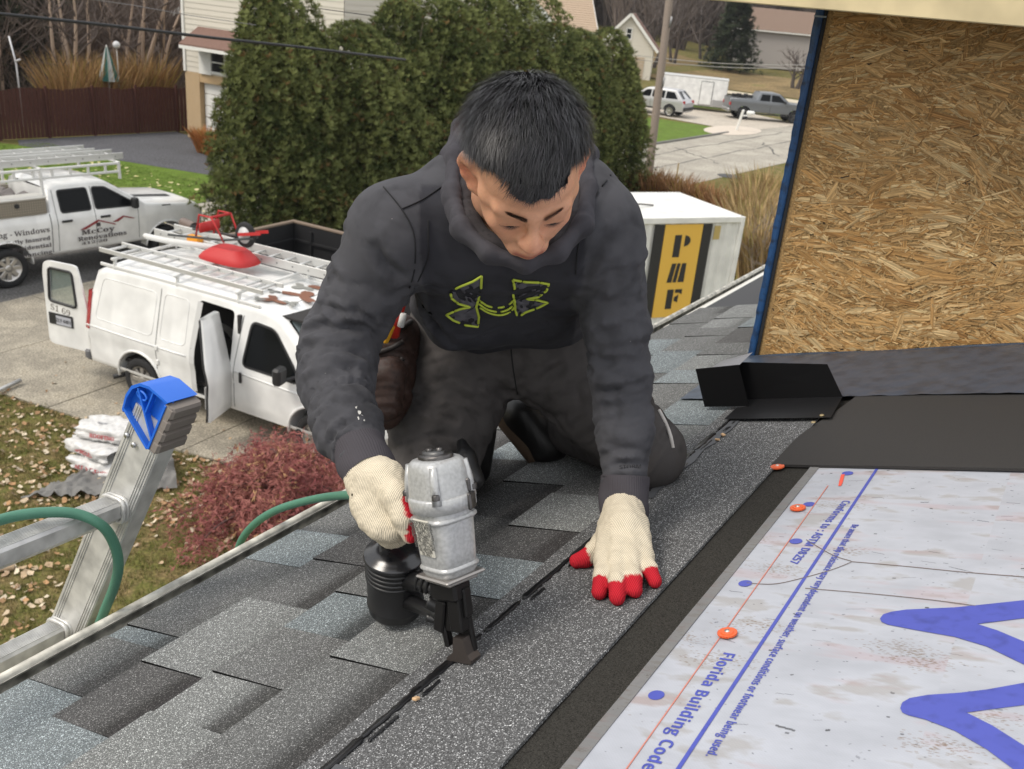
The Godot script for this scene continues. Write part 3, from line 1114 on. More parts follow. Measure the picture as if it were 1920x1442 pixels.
func build_street() -> void:
	var con := ground_mat("drive_concrete", Color.WHITE, colour_noise("concrete", [Color(0.30, 0.265, 0.205), Color(0.36, 0.325, 0.26), Color(0.26, 0.235, 0.19), Color(0.33, 0.30, 0.245)], 0.008), 0.22, 0.9)
	var asp := ground_mat("street_asphalt", Color.WHITE, colour_noise("street", [Color(0.36, 0.335, 0.285), Color(0.42, 0.39, 0.33), Color(0.33, 0.305, 0.26), Color(0.39, 0.365, 0.31)], 0.006), 0.1, 0.9)
	var dark := ground_mat("drive_asphalt", Color.WHITE, colour_noise("tarmac", [Color(0.085, 0.085, 0.092), Color(0.11, 0.11, 0.118), Color(0.095, 0.095, 0.10)], 0.008), 0.1, 0.85)
	var near := [Vector2(-19.3, 40), Vector2(-17.6, -9.5), Vector2(-15.9, -25), Vector2(-14.5, -37), Vector2(-13.9, -50), Vector2(-12.6, -64), Vector2(-11.5, -72)]
	var far := [Vector2(-19.0, -69.5), Vector2(-19.8, -64), Vector2(-20.4, -57), Vector2(-20.7, -45), Vector2(-21.5, -33), Vector2(-22.6, -18.8), Vector2(-23.4, -9), Vector2(-26, 40)]
	struct("street", patch(near + far, 0.012), asp, "pale worn asphalt street that runs away past the trees")
	# dark patch, cracks and the manhole
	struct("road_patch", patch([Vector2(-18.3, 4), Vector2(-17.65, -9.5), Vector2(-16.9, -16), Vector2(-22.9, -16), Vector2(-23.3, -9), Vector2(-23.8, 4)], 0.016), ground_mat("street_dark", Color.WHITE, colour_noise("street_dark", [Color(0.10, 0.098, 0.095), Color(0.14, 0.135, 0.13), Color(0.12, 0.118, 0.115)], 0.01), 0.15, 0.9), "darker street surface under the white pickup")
	var crack := Shape.new()
	rng.seed = 8
	var tar := mat("crack_tar", lin(0.06, 0.058, 0.055), 0.8)
	for e in [[Vector3(-17.6, 0.017, -34), Vector3(-16.6, 0.017, -58)], [Vector3(-15.8, 0.017, -44), Vector3(-19.6, 0.017, -47)], [Vector3(-19.2, 0.017, -40), Vector3(-18.5, 0.017, -62)], [Vector3(-14.9, 0.017, -50), Vector3(-17.5, 0.017, -55)]]:
		var pts := []
		for i in 13: pts.append((e[0] as Vector3).lerp(e[1], i / 12.0) + Vector3(rng.randf_range(-0.15, 0.15), 0, rng.randf_range(-0.2, 0.2)))
		for i in 12: crack.bar(pts[i], pts[i + 1], rng.randf_range(0.03, 0.10), 0.004)
	var ck := stuff("road_cracks", crack, tar, self)
	tag(ck, "tarred cracks across the pale street", "")
	ck.set_meta("kind", "structure")
	var mh := Shape.new()
	mh.lathe([Vector2(0.55, 0.016), Vector2(0.55, 0.024), Vector2(0, 0.024)], 24, Transform3D(Basis(), gnd(1368, 331)))
	tag(obj("manhole_cover", mh, mat("iron_cover", lin(0.05, 0.05, 0.05), 0.7)), "dark iron manhole cover in the street", "manhole cover")
	# kerb along the far side
	var kb := Shape.new()
	var kp := [Vector3(-22.62, 0.05, -18.8), Vector3(-21.52, 0.05, -33), Vector3(-20.72, 0.05, -45), Vector3(-20.42, 0.05, -57)]
	for i in kp.size() - 1: kb.bar(kp[i], kp[i + 1], 0.16, 0.13, Vector3.UP, 0.02)
	struct("kerb", kb, mat("kerb_grey", lin(0.16, 0.155, 0.14), 0.9), "grey rolled kerb between the street and the lawns")
	# concrete drive in slabs with open joints
	var drive := Node3D.new()
	drive.name = "driveway"
	add_child(drive)
	drive.set_meta("kind", "structure")
	drive.set_meta("label", "concrete driveway of large slabs on which the white van stands")
	var xs := [-17.7, -15.3, -12.82, -10.2, -8.2, -5.5]
	for i in xs.size() - 1:
		var x0: float = xs[i] + 0.012
		var x1: float = xs[i + 1] - 0.012
		for row in 2:
			var s := Shape.new()
			var za := lawn_edge(x0) if row == 0 else -10.25
			var zb := lawn_edge(x1) if row == 0 else -10.25
			var zc := -10.23 if row == 0 else -13.6
			var off := 0.012 if row == 1 else 0.0
			# long joints lean with the slab edges
			var pg := PackedVector2Array([Vector2(x0 + 0.06 * za, -za), Vector2(x1 + 0.06 * zb, -zb), Vector2(x1 + 0.06 * zc, -zc), Vector2(x0 + 0.06 * zc, -zc)])
			for k in 4: pg[k].x += 0.06 * 8.5
			s.prism(pg, -0.05, 0.028 + 0.003 * ((i + row) % 2), Transform3D(Basis(Vector3.RIGHT, Vector3.FORWARD, Vector3.UP), Vector3.ZERO))
			obj("slab", s, con, drive)
	var bed := Shape.new()
	obj("joint_bed", patch([Vector2(-17.7, -6.3), Vector2(-13.8, -7.28), Vector2(-9.2, -7.98), Vector2(-6.0, -9.0), Vector2(-6.0, -13.6), Vector2(-17.4, -13.6)], 0.008), mat("joint_dark", lin(0.05, 0.045, 0.04), 0.95), drive)
	struct("side_driveway", patch([Vector2(-34.3, -19.9), Vector2(-33.3, -19.35), Vector2(-29.4, -20.55), Vector2(-25.5, -21.6), Vector2(-22.0, -26.5), Vector2(-21.7, -30.5), Vector2(-32.3, -30.5), Vector2(-32.4, -26.3), Vector2(-33.7, -26.5)], 0.026), dark, "dark asphalt driveway in front of the brown fence")
	struct("far_driveway", patch([Vector2(-20.4, -57.2), Vector2(-22.3, -59.3), Vector2(-29.0, -60.5), Vector2(-40, -60.5), Vector2(-42, -66), Vector2(-30, -67.5), Vector2(-24, -71.5), Vector2(-19.2, -69.0)], 0.026), ground_mat("far_concrete", Color.WHITE, tex["green"] if false else colour_noise("far_concrete", [Color(0.42, 0.37, 0.31), Color(0.48, 0.43, 0.36), Color(0.38, 0.34, 0.29)], 0.01), 0.1), "pale concrete driveway with the silver car, trailer and grey pickup")
	struct("far_path", patch([Vector2(-36, -87.0), Vector2(-6, -84.5), Vector2(-6, -88.0), Vector2(-36, -90.5)], 0.15), mat("path_pale", lin(0.50, 0.44, 0.33), 0.9), "pale lane between the green strip and the tan field")
	struct("far_forecourt", patch([Vector2(-38, -78), Vector2(-50, -80), Vector2(-50, -94), Vector2(-43, -93)], 0.1), mat("forecourt_pale", lin(0.52, 0.44, 0.35), 0.9), "pale paved forecourt of the cream garage")

func box_face(sh: Shape, o: Vector3, u: Vector3, w: float, y0: float, y1: float, n: Vector3, course: float) -> void:
	# lap siding: each course leans out towards its lower edge
	var y := y0
	while y < y1 - 0.01:
		var t := minf(y + course, y1)
		var a := o + Vector3(0, y, 0) + n * 0.022
		var b := o + u * w + Vector3(0, y, 0) + n * 0.022
		var c := o + u * w + Vector3(0, t, 0) + n * 0.004
		var d := o + Vector3(0, t, 0) + n * 0.004
		sh.q(a, b, c, d)
		sh.q(o + Vector3(0, y, 0), o + u * w + Vector3(0, y, 0), b, a)
		y += course

func gabled_house(called: String, label: String, pos: Vector3, turn: float, w: float, d: float, eave: float, ridge: float, wall: Material, roofm: Material, trim: Material, course := 0.22, over := 0.45) -> Node3D:
	# ridge runs along local z; gable ends face +z and -z
	var h := thing(called, label, "house", pos, "", turn)
	var ws := Shape.new()
	box_face(ws, Vector3(-w / 2, 0, d / 2), Vector3.RIGHT, w, 0, eave, Vector3.BACK, course)
	box_face(ws, Vector3(w / 2, 0, d / 2), Vector3.FORWARD, d, 0, eave, Vector3.RIGHT, course)
	box_face(ws, Vector3(w / 2, 0, -d / 2), Vector3.LEFT, w, 0, eave, Vector3.FORWARD, course)
	box_face(ws, Vector3(-w / 2, 0, -d / 2), Vector3.BACK, d, 0, eave, Vector3.LEFT, course)
	# gable triangles in courses
	for s in [1.0, -1.0]:
		var y := eave
		while y < ridge - 0.05:
			var t := minf(y + course, ridge)
			var a := w / 2 * (ridge - y) / (ridge - eave)
			var b := w / 2 * (ridge - t) / (ridge - eave)
			var z: float = d / 2 * s
			var P := [Vector3(-a * s, y, z + 0.022 * s), Vector3(a * s, y, z + 0.022 * s), Vector3(b * s, t, z + 0.004 * s), Vector3(-b * s, t, z + 0.004 * s)]
			ws.q(P[0], P[1], P[2], P[3])
			y += course
	obj("wall", ws, wall, h)
	var rs := Shape.new()
	for s in [1.0, -1.0]:
		var n := Vector3(s * (ridge - eave), w / 2, 0).normalized()
		var e := Vector3(s * (w / 2 + over * w / 2 / (w / 2)), eave - over * (ridge - eave) / (w / 2), 0)
		var top := Vector3(0, ridge, 0)
		var L := top.distance_to(e)
		var rows := int(L / 0.3)
		for i in rows:
			var p0 := e.lerp(top, float(i) / rows)
			var p1 := e.lerp(top, float(i + 1) / rows)
			var zo := Vector3(0, 0, d / 2 + 0.35)
			var a := p0 + n * 0.16
			var b := p1 + n * 0.135
			if s > 0: rs.q(a + zo, a - zo, b - zo, b + zo)
			else: rs.q(a - zo, a + zo, b + zo, b - zo)
			if s > 0: rs.q(p0 + n * 0.12 + zo, p0 + n * 0.12 - zo, a - zo, a + zo)
			else: rs.q(p0 + n * 0.12 - zo, p0 + n * 0.12 + zo, a + zo, a - zo)
	obj("roof", rs, roofm, h)
	var tr := Shape.new()
	for s in [1.0, -1.0]:
		for q in [1.0, -1.0]:
			tr.bar(Vector3(0, ridge + 0.02, (d / 2 + 0.36) * q), Vector3(s * (w / 2 + over), eave - over * (ridge - eave) / (w / 2) + 0.02, (d / 2 + 0.36) * q), 0.05, 0.26, Vector3.UP)
		tr.bar(Vector3(s * (w / 2 + over), eave - over * (ridge - eave) / (w / 2) + 0.02, d / 2 + 0.3), Vector3(s * (w / 2 + over), eave - over * (ridge - eave) / (w / 2) + 0.02, -d / 2 - 0.3), 0.10, 0.16)
	obj("trim_boards", tr, trim, h)
	return h

func house_window(h: Node3D, c: Vector3, n: Vector3, w: float, ht: float, trim: Material) -> void:
	var u := Vector3.UP.cross(n)
	var B := Basis(u, Vector3.UP, n)
	var f := Shape.new()
	for s in [-1.0, 1.0]:
		f.box(c + u * (w / 2 + 0.04) * s + n * 0.04, Vector3(0.09, ht + 0.18, 0.08), B)
		f.box(c + Vector3(0, (ht / 2 + 0.045) * s, 0) + n * 0.04, Vector3(w, 0.09, 0.08), B)
	f.box(c + n * 0.035, Vector3(w, 0.05, 0.05), B)
	var o := obj("window", f, trim, h)
	var g := Shape.new()
	g.box(c + n * 0.024, Vector3(w, ht, 0.01), B)
	obj("pane", g, mat("window_pane", lin(0.020, 0.024, 0.028), 0.08, 0.0, 0.8), o)

func build_houses() -> void:
	var trim := mat("house_trim", lin(0.74, 0.73, 0.69), 0.6)
	var cream := mat("siding_cream", lin(0.62, 0.58, 0.50), 0.7)
	var white := mat("siding_white", lin(0.68, 0.69, 0.62), 0.7)
	var tan_r := ground_mat("roof_tan", Color.WHITE, colour_noise("tan_roof", [Color(0.36, 0.27, 0.19), Color(0.44, 0.34, 0.25), Color(0.32, 0.245, 0.18)], 0.03), 0.4)
	var brn_r := ground_mat("roof_brown", Color.WHITE, colour_noise("brown_roof", [Color(0.17, 0.105, 0.085), Color(0.22, 0.14, 0.115), Color(0.15, 0.095, 0.08)], 0.03), 0.4)
	var brick := ground_mat("brick_tan", Color.WHITE, colour_noise("brick", [Color(0.42, 0.29, 0.16), Color(0.50, 0.36, 0.21), Color(0.36, 0.25, 0.14)], 0.08), 0.5)
	# house with the brick foot and garage, at the end of the dark driveway
	var A := thing("siding_house", "cream siding house with brick foot and garage beside the brown fence", "house", Vector3(-32.4, 0, -26.1))
	var s := Shape.new()
	box_face(s, Vector3(0, 0, 0), Vector3.RIGHT, 8.5, 2.65, 7.2, Vector3.BACK, 0.2)
	box_face(s, Vector3(8.5, 0, 0), Vector3.FORWARD, 11.0, 0.0, 7.2, Vector3.RIGHT, 0.2)
	box_face(s, Vector3(0, 0, -11.0), Vector3.BACK, 11.0, 2.65, 7.2, Vector3.LEFT, 0.2)
	obj("wall", s, cream, A)
	var b := Shape.new()
	b.box(Vector3(0.42, 1.32, -0.12), Vector3(0.84, 2.65, 0.28))
	b.box(Vector3(0.10, 1.32, -5.6), Vector3(0.2, 2.65, 10.7))
	b.box(Vector3(6.6, 1.32, -0.12), Vector3(3.8, 2.65, 0.28))
	b.box(Vector3(2.78, 2.48, -0.12), Vector3(3.84, 0.34, 0.28))
	var bw := obj("brick_wall", b, brick, A)
	var mort := Shape.new()
	for i in 35: mort.box(Vector3(0.42, 0.05 + i * 0.075, 0.0215), Vector3(0.84, 0.009, 0.004))
	stuff("mortar_joint", mort, mat("mortar", lin(0.55, 0.47, 0.36), 0.9), bw)
	var g := Shape.new()
	for i in 5: g.box(Vector3(2.77, 0.25 + i * 0.46, -0.22), Vector3(3.8, 0.44, 0.06), Basis.IDENTITY, 0.015)
	obj("garage_door", g, trim, A)
	var cb := Shape.new()
	cb.box(Vector3(0.03, 4.9, 0.02), Vector3(0.12, 4.5, 0.10))
	obj("corner_board", cb, trim, A)
	var aw := Shape.new()
	aw.prism(PackedVector2Array([Vector2(0, 0.10), Vector2(-0.95, -0.22), Vector2(-0.95, -0.12), Vector2(0, 0.50)]), 0.9, 6.0, Transform3D(Basis(Vector3(0, 0, -1), Vector3.UP, Vector3.RIGHT), Vector3(0, 3.9, 0.03)))
	obj("canopy_roof", aw, brn_r, A)
	var ap := Shape.new()
	ap.box(Vector3(3.45, 3.66, 0.96), Vector3(5.1, 0.12, 0.06))
	ap.box(Vector3(0.94, 3.66, 0.5), Vector3(0.08, 0.12, 0.9))
	ap.box(Vector3(1.3, 3.1, 0.08), Vector3(0.7, 0.9, 0.06))
	obj("canopy_trim", ap, trim, A)
	house_window(A, Vector3(2.0, 3.15, 0.02), Vector3.BACK, 0.8, 0.7, trim)
	var ar := Shape.new()
	ar.prism(PackedVector2Array([Vector2(-0.5, 7.2), Vector2(9.0, 7.2), Vector2(9.0, 7.32), Vector2(4.25, 9.4), Vector2(-0.5, 7.32)]), -11.5, 0.5)
	obj("roof", ar, brn_r, A)
	# brown roofed house behind the evergreens
	var p := gpd(700, 52)
	var H := gabled_house("brown_roof_house", "white house with brown roof peeping over the evergreen row", p, 1.05, 7.0, 12.0, 4.6, 7.4, white, brn_r, trim)
	p = gpd(560, 58)
	gabled_house("brown_roof_house", "house of which only a brown roof corner shows above the first evergreen", p, 0.4, 9.0, 12.0, 4.2, 6.6, white, brn_r, trim)
	p = gpd(860, 62)
	gabled_house("white_gable_house", "white gabled house with tan roof behind the middle of the evergreen row", p, 1.0, 8.0, 12.0, 4.8, 7.8, white, tan_r, trim)
	# long tan roof with the gable at its right end
	p = gpd(925, 72)
	var T := gabled_house("tan_roof_house", "house with long tan roof and pale gable behind the last evergreen", p, 2.25, 8.0, 13.0, 4.9, 7.2, white, tan_r, trim)
	house_window(T, Vector3(1.0, 2.6, -6.0), Vector3.FORWARD, 0.9, 1.1, trim)
	house_window(T, Vector3(-1.4, 2.6, -6.0), Vector3.FORWARD, 0.9, 1.1, trim)
	# cream garage gable
	p = gpd(1172, 97)
	var D := gabled_house("cream_garage", "cream garage with steep gable left of the wooden pole", p, 0.42, 5.2, 8.0, 3.3, 6.1, cream, brn_r, trim, 0.25)
	house_window(D, Vector3(0.0, 4.3, 4.0), Vector3.BACK, 0.45, 0.9, trim)
	var gd := Shape.new()
	for i in 4: gd.box(Vector3(0.7, 0.3 + i * 0.55, 4.04), Vector3(2.3, 0.53, 0.06), Basis.IDENTITY, 0.015)
	obj("garage_door", gd, mat("garage_tan", lin(0.45, 0.36, 0.26), 0.7), D)
	# low house on the rise
	p = at(1480, 112, 124)
	p.y = hgt(p.x, p.z)
	var E := gabled_house("hip_roof_house", "low taupe house with brick basement and brown roof on the far rise", p, 1.98, 9.0, 16.0, 4.6, 7.0, mat("siding_taupe", lin(0.34, 0.31, 0.29), 0.7), ground_mat("roof_faded", Color.WHITE, colour_noise("faded_roof", [Color(0.21, 0.15, 0.115), Color(0.26, 0.19, 0.15)], 0.03), 0.3), trim, 0.3)
	var eb := Shape.new()
	eb.box(Vector3(4.51, 0.9, 0), Vector3(0.14, 2.2, 16.0))
	obj("brick_wall", eb, brick, E)
	house_window(E, Vector3(4.5, 3.6, 3.6), Vector3.RIGHT, 3.4, 1.3, trim)
	house_window(E, Vector3(4.5, 3.6, -1.2), Vector3.RIGHT, 0.8, 1.5, trim)
	house_window(E, Vector3(4.58, 1.4, 4.5), Vector3.RIGHT, 0.9, 0.6, trim)
	for e in [[1440, 26, 190, 2.0], [1490, 20, 205, 2.1]]:
		var q := at(e[0], e[1] + 26, e[2])
		q.y = hgt(q.x, q.z) - 0.5
		gabled_house("distant_house", "grey distant house under the eave board, %s" % ["the left one", "the right one"][int(e[0] > 1450)], q, e[3], 9.0, 15.0, 4.5, 7.5, mat("siding_grey", lin(0.42, 0.43, 0.45), 0.7), mat("roof_grey", lin(0.28, 0.28, 0.29), 0.9), trim, 0.4)
	# brown board fence
	var fm := ground_mat("fence_stain", Color.WHITE, colour_noise("fence", [Color(0.070, 0.030, 0.024), Color(0.090, 0.040, 0.032), Color(0.060, 0.027, 0.022)], 0.02), 0.5, 0.8)
	var fence := thing("board_fence", "dark red-brown close board fence behind the asphalt driveway", "fence", Vector3(-34.1, 0, -21))
	var run := [Vector3(-35.6, 0, -8.0), Vector3(-34.6, 0, -19.4), Vector3(-33.75, 0, -26.6), Vector3(-33.2, 0, -27.6)]
	rng.seed = 61
	for k in run.size() - 1:
		var a: Vector3 = run[k]
		var c: Vector3 = run[k + 1]
		var n := int(a.distance_to(c) / 0.15)
		var fs := Shape.new()
		for i in n:
			var q0 := a.lerp(c, (i + 0.06) / n)
			var q1 := a.lerp(c, (i + 0.94) / n)
			var top := 1.78 + rng.randf_range(-0.015, 0.015) + (0.10 * sin(PI * fmod(i * 0.15, 2.4) / 2.4) - 0.05)
			var m := (q0 + q1) / 2
			fs.bar(q0 + Vector3(0, top / 2 + 0.03, 0), q1 + Vector3(0, top / 2 + 0.03, 0), 0.02, top)
		stuff("fence_boards", fs, fm, fence).position = -fence.position
		var m2 := int(a.distance_to(c) / 2.4) + 1
		for i in m2:
			var q := a.lerp(c, float(i) / m2)
			var ps := Shape.new()
			ps.box(q + Vector3(0.06, 0.95, 0), Vector3(0.09, 1.95, 0.09), Basis.IDENTITY, 0.008)
			obj("post", ps, fm, fence, -fence.position)
	# utility pole and stake
	var pt := at(1255, -30, 40.0)
	var pb := gnd(1214, 347)
	var pole := thing("utility_pole", "weathered wooden utility pole right of the evergreens", "utility pole", pb)
	var ps := Shape.new(true)
	var dir := (pt - pb) / (pt.y - pb.y)
	dir = Vector3(clampf(dir.x, -0.05, 0.05), 1, clampf(dir.z, -0.05, 0.05))
	var pts := []
	for i in 9: pts.append(dir * (1.35 * i))
	ps.tube(pts, [0.17, 0.165, 0.16, 0.155, 0.15, 0.147, 0.144, 0.14, 0.135], 12)
	obj("shaft", ps, ground_mat("pole_wood", Color.WHITE, colour_noise("pole", [Color(0.23, 0.18, 0.15), Color(0.30, 0.25, 0.21), Color(0.19, 0.155, 0.13)], 0.03), 0.8), pole)
	for e in [[4.0, 0.0], [6.2, 0.4]]:
		var ck := Shape.new(true)
		ck.tube([dir * e[0] + Vector3(0.17, -0.2, 0.05), dir * e[0] + Vector3(0.20, 0.2, 0.05)], 0.04, 8)
		obj("clamp", ck, mat("galvanised", lin(0.3, 0.3, 0.3), 0.5, 0.6), pole)
	var sk := Shape.new()
	sk.bar(gnd(1267, 342), gnd(1267, 342) + Vector3(0, 0.8, 0), 0.05, 0.05, Vector3.RIGHT, 0.01)
	tag(obj("marker_stake", sk, mat("stake_wood", lin(0.36, 0.26, 0.10), 0.8)), "slim tan marker stake at the near edge of the street", "stake")
	# wires
	var wire := mat("cable_black", lin(0.015, 0.016, 0.018), 0.6)
	var w1 := Shape.new(true)
	w1.tube([at(-120, 16, 8.5), at(0, 26, 8.9), at(200, 47, 9.6), at(400, 71, 10.6), at(560, 88, 11.6), at(760, 112, 13.5)], 0.017, 8)
	tag(obj("overhead_cable", w1, wire), "thick black overhead cable that crosses the upper left", "cable")
	var w2 := Shape.new(true)
	w2.tube([at(380, -16, 20), at(480, 4, 21), at(570, 12, 22), at(700, 30, 24)], 0.012, 6)
	tag(obj("overhead_cable", w2, wire), "thin cable above the house, highest of the overhead lines", "cable")
	var w3 := Shape.new(true)
	w3.tube([at(140, -6, 12), at(250, 10, 13), at(345, 27, 14), at(480, 47, 16)], 0.006, 6)
	tag(obj("overhead_cable", w3, mat("cable_grey", lin(0.2, 0.19, 0.19), 0.6)), "faint thin grey wire above the thick black cable", "cable")
	for e in [[1195, 104, 1515, 122, "pale wire sagging across the far field, the higher one"], [1195, 112, 1515, 128, "pale wire across the far field, the lower one"]]:
		var w4 := Shape.new(true)
		var wp := []
		for i in 9:
			var u := i / 8.0
			wp.append(at(lerpf(e[0], e[2], u), lerpf(e[1], e[3], u) + 6.0 * sin(PI * u), lerpf(70, 48, u)))
		w4.tube(wp, 0.022, 5)
		tag(obj("overhead_cable", w4, mat("cable_pale", lin(0.30, 0.29, 0.27), 0.6)), e[4], "cable")

# ---------- plants ----------
func spray_mesh() -> ArrayMesh:
	# a flat fan of scale-leaf twigs, 0.24 m
	var sh := Shape.new()
	var r := RandomNumberGenerator.new()
	r.seed = 3
	for i in 17:
		var u := i / 16.0
		var base := Vector3(0, 0.03 + 0.10 * absf(u - 0.5), 0)
		var a := lerpf(-1.0, 1.0, u)
		var d := Vector3(sin(a), cos(a), r.randf_range(-0.35, 0.35)).normalized()
		var L := r.randf_range(0.09, 0.17)
		var w := Vector3(d.y, -d.x, 0.3).normalized() * r.randf_range(0.0045, 0.0085)
		var m := base + d * L * 0.5
		sh.t(base, m + w, base + d * L)
		sh.t(base, base + d * L, m - w)
	return sh.done()

func evergreen(spray: ArrayMesh, fm: Material, bark: Material, pos: Vector3, H: float, R: float, sd: int, label: String, thin := 0.0, n := 15000) -> void:
	var t := thing("arborvitae", label, "evergreen tree", pos, "evergreen trees beside the street")
	var r := RandomNumberGenerator.new()
	r.seed = sd
	var nz := FastNoiseLite.new()
	nz.seed = sd
	nz.frequency = 0.55
	nz.fractal_octaves = 3
	var stem := Shape.new(true)
	var stems := 3
	for k in stems:
		var a := TAU * k / stems + r.randf()
		var p := []
		for i in 8:
			var h := H * 0.86 * i / 7.0
			p.append(Vector3(cos(a) * (0.15 + 0.06 * h) + r.randf_range(-0.06, 0.06), h, sin(a) * (0.15 + 0.06 * h) + r.randf_range(-0.06, 0.06)))
		stem.tube(p, [0.09, 0.085, 0.075, 0.065, 0.05, 0.04, 0.025, 0.01], 7)
		for i in 26:
			var h := r.randf_range(0.05, 0.75)
			var q: Vector3 = (p[int(h * 7)] as Vector3).lerp(p[mini(int(h * 7) + 1, 7)], h * 7 - int(h * 7))
			var b := r.randf() * TAU
			var d := Vector3(cos(b), r.randf_range(0.5, 1.3), sin(b)).normalized()
			var L := R * r.randf_range(0.5, 0.95)
			stem.tube([q, q + d * L * 0.5 + Vector3(0, -0.05, 0), q + d * L + Vector3(0, 0.15, 0)], [0.022, 0.014, 0.004], 4)
	obj("trunk", stem, bark, t)
	var where := []
	var tints := []
	var toward := (EYE - pos)
	toward.y = 0
	toward = toward.normalized()
	var plumes := [[Vector3.ZERO, 1.0, 0.72]]
	for k in 7:
		var pa := TAU * k / 7.0 + r.randf_range(-0.3, 0.3)
		plumes.append([Vector3(cos(pa), 0, sin(pa)) * R * r.randf_range(0.45, 0.62), r.randf_range(0.72, 1.0), r.randf_range(0.40, 0.60)])
	while where.size() < n:
		var h := pow(r.randf(), 0.85)
		var a := r.randf() * TAU
		var dir := Vector3(cos(a), 0, sin(a))
		var pl: Array = plumes[r.randi() % plumes.size()]
		if (pl[0] as Vector3).dot(toward) < -0.3 * R and r.randf() < 0.6: continue
		# the far side shows nothing: fewer sprays there
		if dir.dot(toward) < -0.25 and r.randf() < 0.7: continue
		var prof := 0.0
		if h < 0.30: prof = lerpf(0.80, 1.0, h / 0.30)
		else: prof = sqrt(maxf(0.0, 1.0 - pow((h - 0.30) / 0.70, 2.5)))
		var lump := nz.get_noise_3d(cos(a) * 2.4, h * H * 0.8, sin(a) * 2.4)
		var lump2 := nz.get_noise_3d(cos(a) * 6.0 + 40, h * H * 2.0, sin(a) * 6.0)
		var rad: float = R * pl[2] * prof * (1.0 + 0.55 * lump + 0.38 * lump2)
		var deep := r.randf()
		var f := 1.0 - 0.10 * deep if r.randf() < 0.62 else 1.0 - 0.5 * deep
		if thin > 0.0 and h < 0.5 and dir.dot(toward) > 0.5 and absf(lump2 + 0.15) < thin * (0.5 - h) * 2.0 and r.randf() < 0.9: continue
		var p: Vector3 = dir * rad * f + (pl[0] as Vector3) * (1.0 - 0.35 * h * h) + Vector3(0, h * H * pl[1] + 0.1, 0)
		var out := (dir + Vector3(0, 0.35 + 1.3 * h * h, 0)).normalized()
		var up := (Vector3.UP * 0.8 + out * 0.9 + Vector3(r.randfn(), r.randfn(), r.randfn()) * 0.35).normalized()
		var x := up.cross(dir + Vector3(r.randfn(), r.randfn(), r.randfn()) * 0.8).normalized()
		var sc := r.randf_range(0.65, 1.15)
		where.append(Transform3D(Basis(x, up, x.cross(up)) * sc, p - up * 0.10))
		var c := Color(0.058, 0.080, 0.028).lerp(Color(0.205, 0.228, 0.082), clampf(0.42 + 0.9 * lump + 1.0 * lump2 + 0.22 * r.randfn(), 0, 1))
		if r.randf() < 0.025 + 0.08 * clampf(nz.get_noise_3d(cos(a) * 3.0, h * 7.0 + 80, sin(a) * 3.0), 0, 1): c = Color(0.19, 0.12, 0.05)
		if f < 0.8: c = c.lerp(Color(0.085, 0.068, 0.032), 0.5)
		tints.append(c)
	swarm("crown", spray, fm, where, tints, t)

func twig_mesh(sd: int, n: int, h: float, spread: float, rad: float) -> ArrayMesh:
	var sh := Shape.new()
	var r := RandomNumberGenerator.new()
	r.seed = sd
	for i in n:
		var a := r.randf() * TAU
		var d := Vector3(cos(a) * spread * r.randf(), 1.0, sin(a) * spread * r.randf())
		var L := h * r.randf_range(0.5, 1.0)
		var b := Vector3(r.randf_range(-0.1, 0.1), 0, r.randf_range(-0.1, 0.1)) * h
		var m := b + d * L * 0.5 + Vector3(r.randfn(), 0, r.randfn()) * 0.04 * h
		var e := b + d * L + Vector3(r.randfn(), 0, r.randfn()) * 0.12 * h
		sh.tube([b, m, e], [rad, rad * 0.6, rad * 0.15], 3, false)
		for k in 2:
			var u := r.randf_range(0.35, 0.95)
			var p := b.lerp(m, u * 2) if u < 0.5 else m.lerp(e, u * 2 - 1)
			var dd := (d + Vector3(r.randfn(), 0.2, r.randfn()) * 0.9).normalized()
			sh.tube([p, p + dd * L * 0.28], [rad * 0.4, rad * 0.1], 3, false)
	return sh.done()

func branch(sh: Shape, r: RandomNumberGenerator, p: Vector3, d: Vector3, L: float, rad: float, lvl: int, droop := 0.0) -> void:
	var pts := [p]
	var q := p
	var dd := d
	for i in 4:
		dd = (dd + Vector3(r.randfn(), r.randfn() * 0.5 - droop, r.randfn()) * 0.13).normalized()
		q = q + dd * L / 4
		pts.append(q)
	sh.tube(pts, [rad, rad * 0.88, rad * 0.75, rad * 0.62, rad * 0.5], 6 if lvl > 2 else (5 if lvl > 1 else 3), false)
	if lvl == 0: return
	var n := 3 if lvl > 1 else 4
	for i in n:
		var u := r.randf_range(0.45, 1.0) if i > 0 else 1.0
		var k := mini(int(u * 4), 3)
		var s: Vector3 = (pts[k] as Vector3).lerp(pts[k + 1], u * 4 - k)
		var nd := (dd + Vector3(r.randfn(), r.randf_range(0.0, 0.7), r.randfn()) * 0.55).normalized()
		branch(sh, r, s, nd, L * r.randf_range(0.55, 0.8), rad * 0.5, lvl - 1, droop)

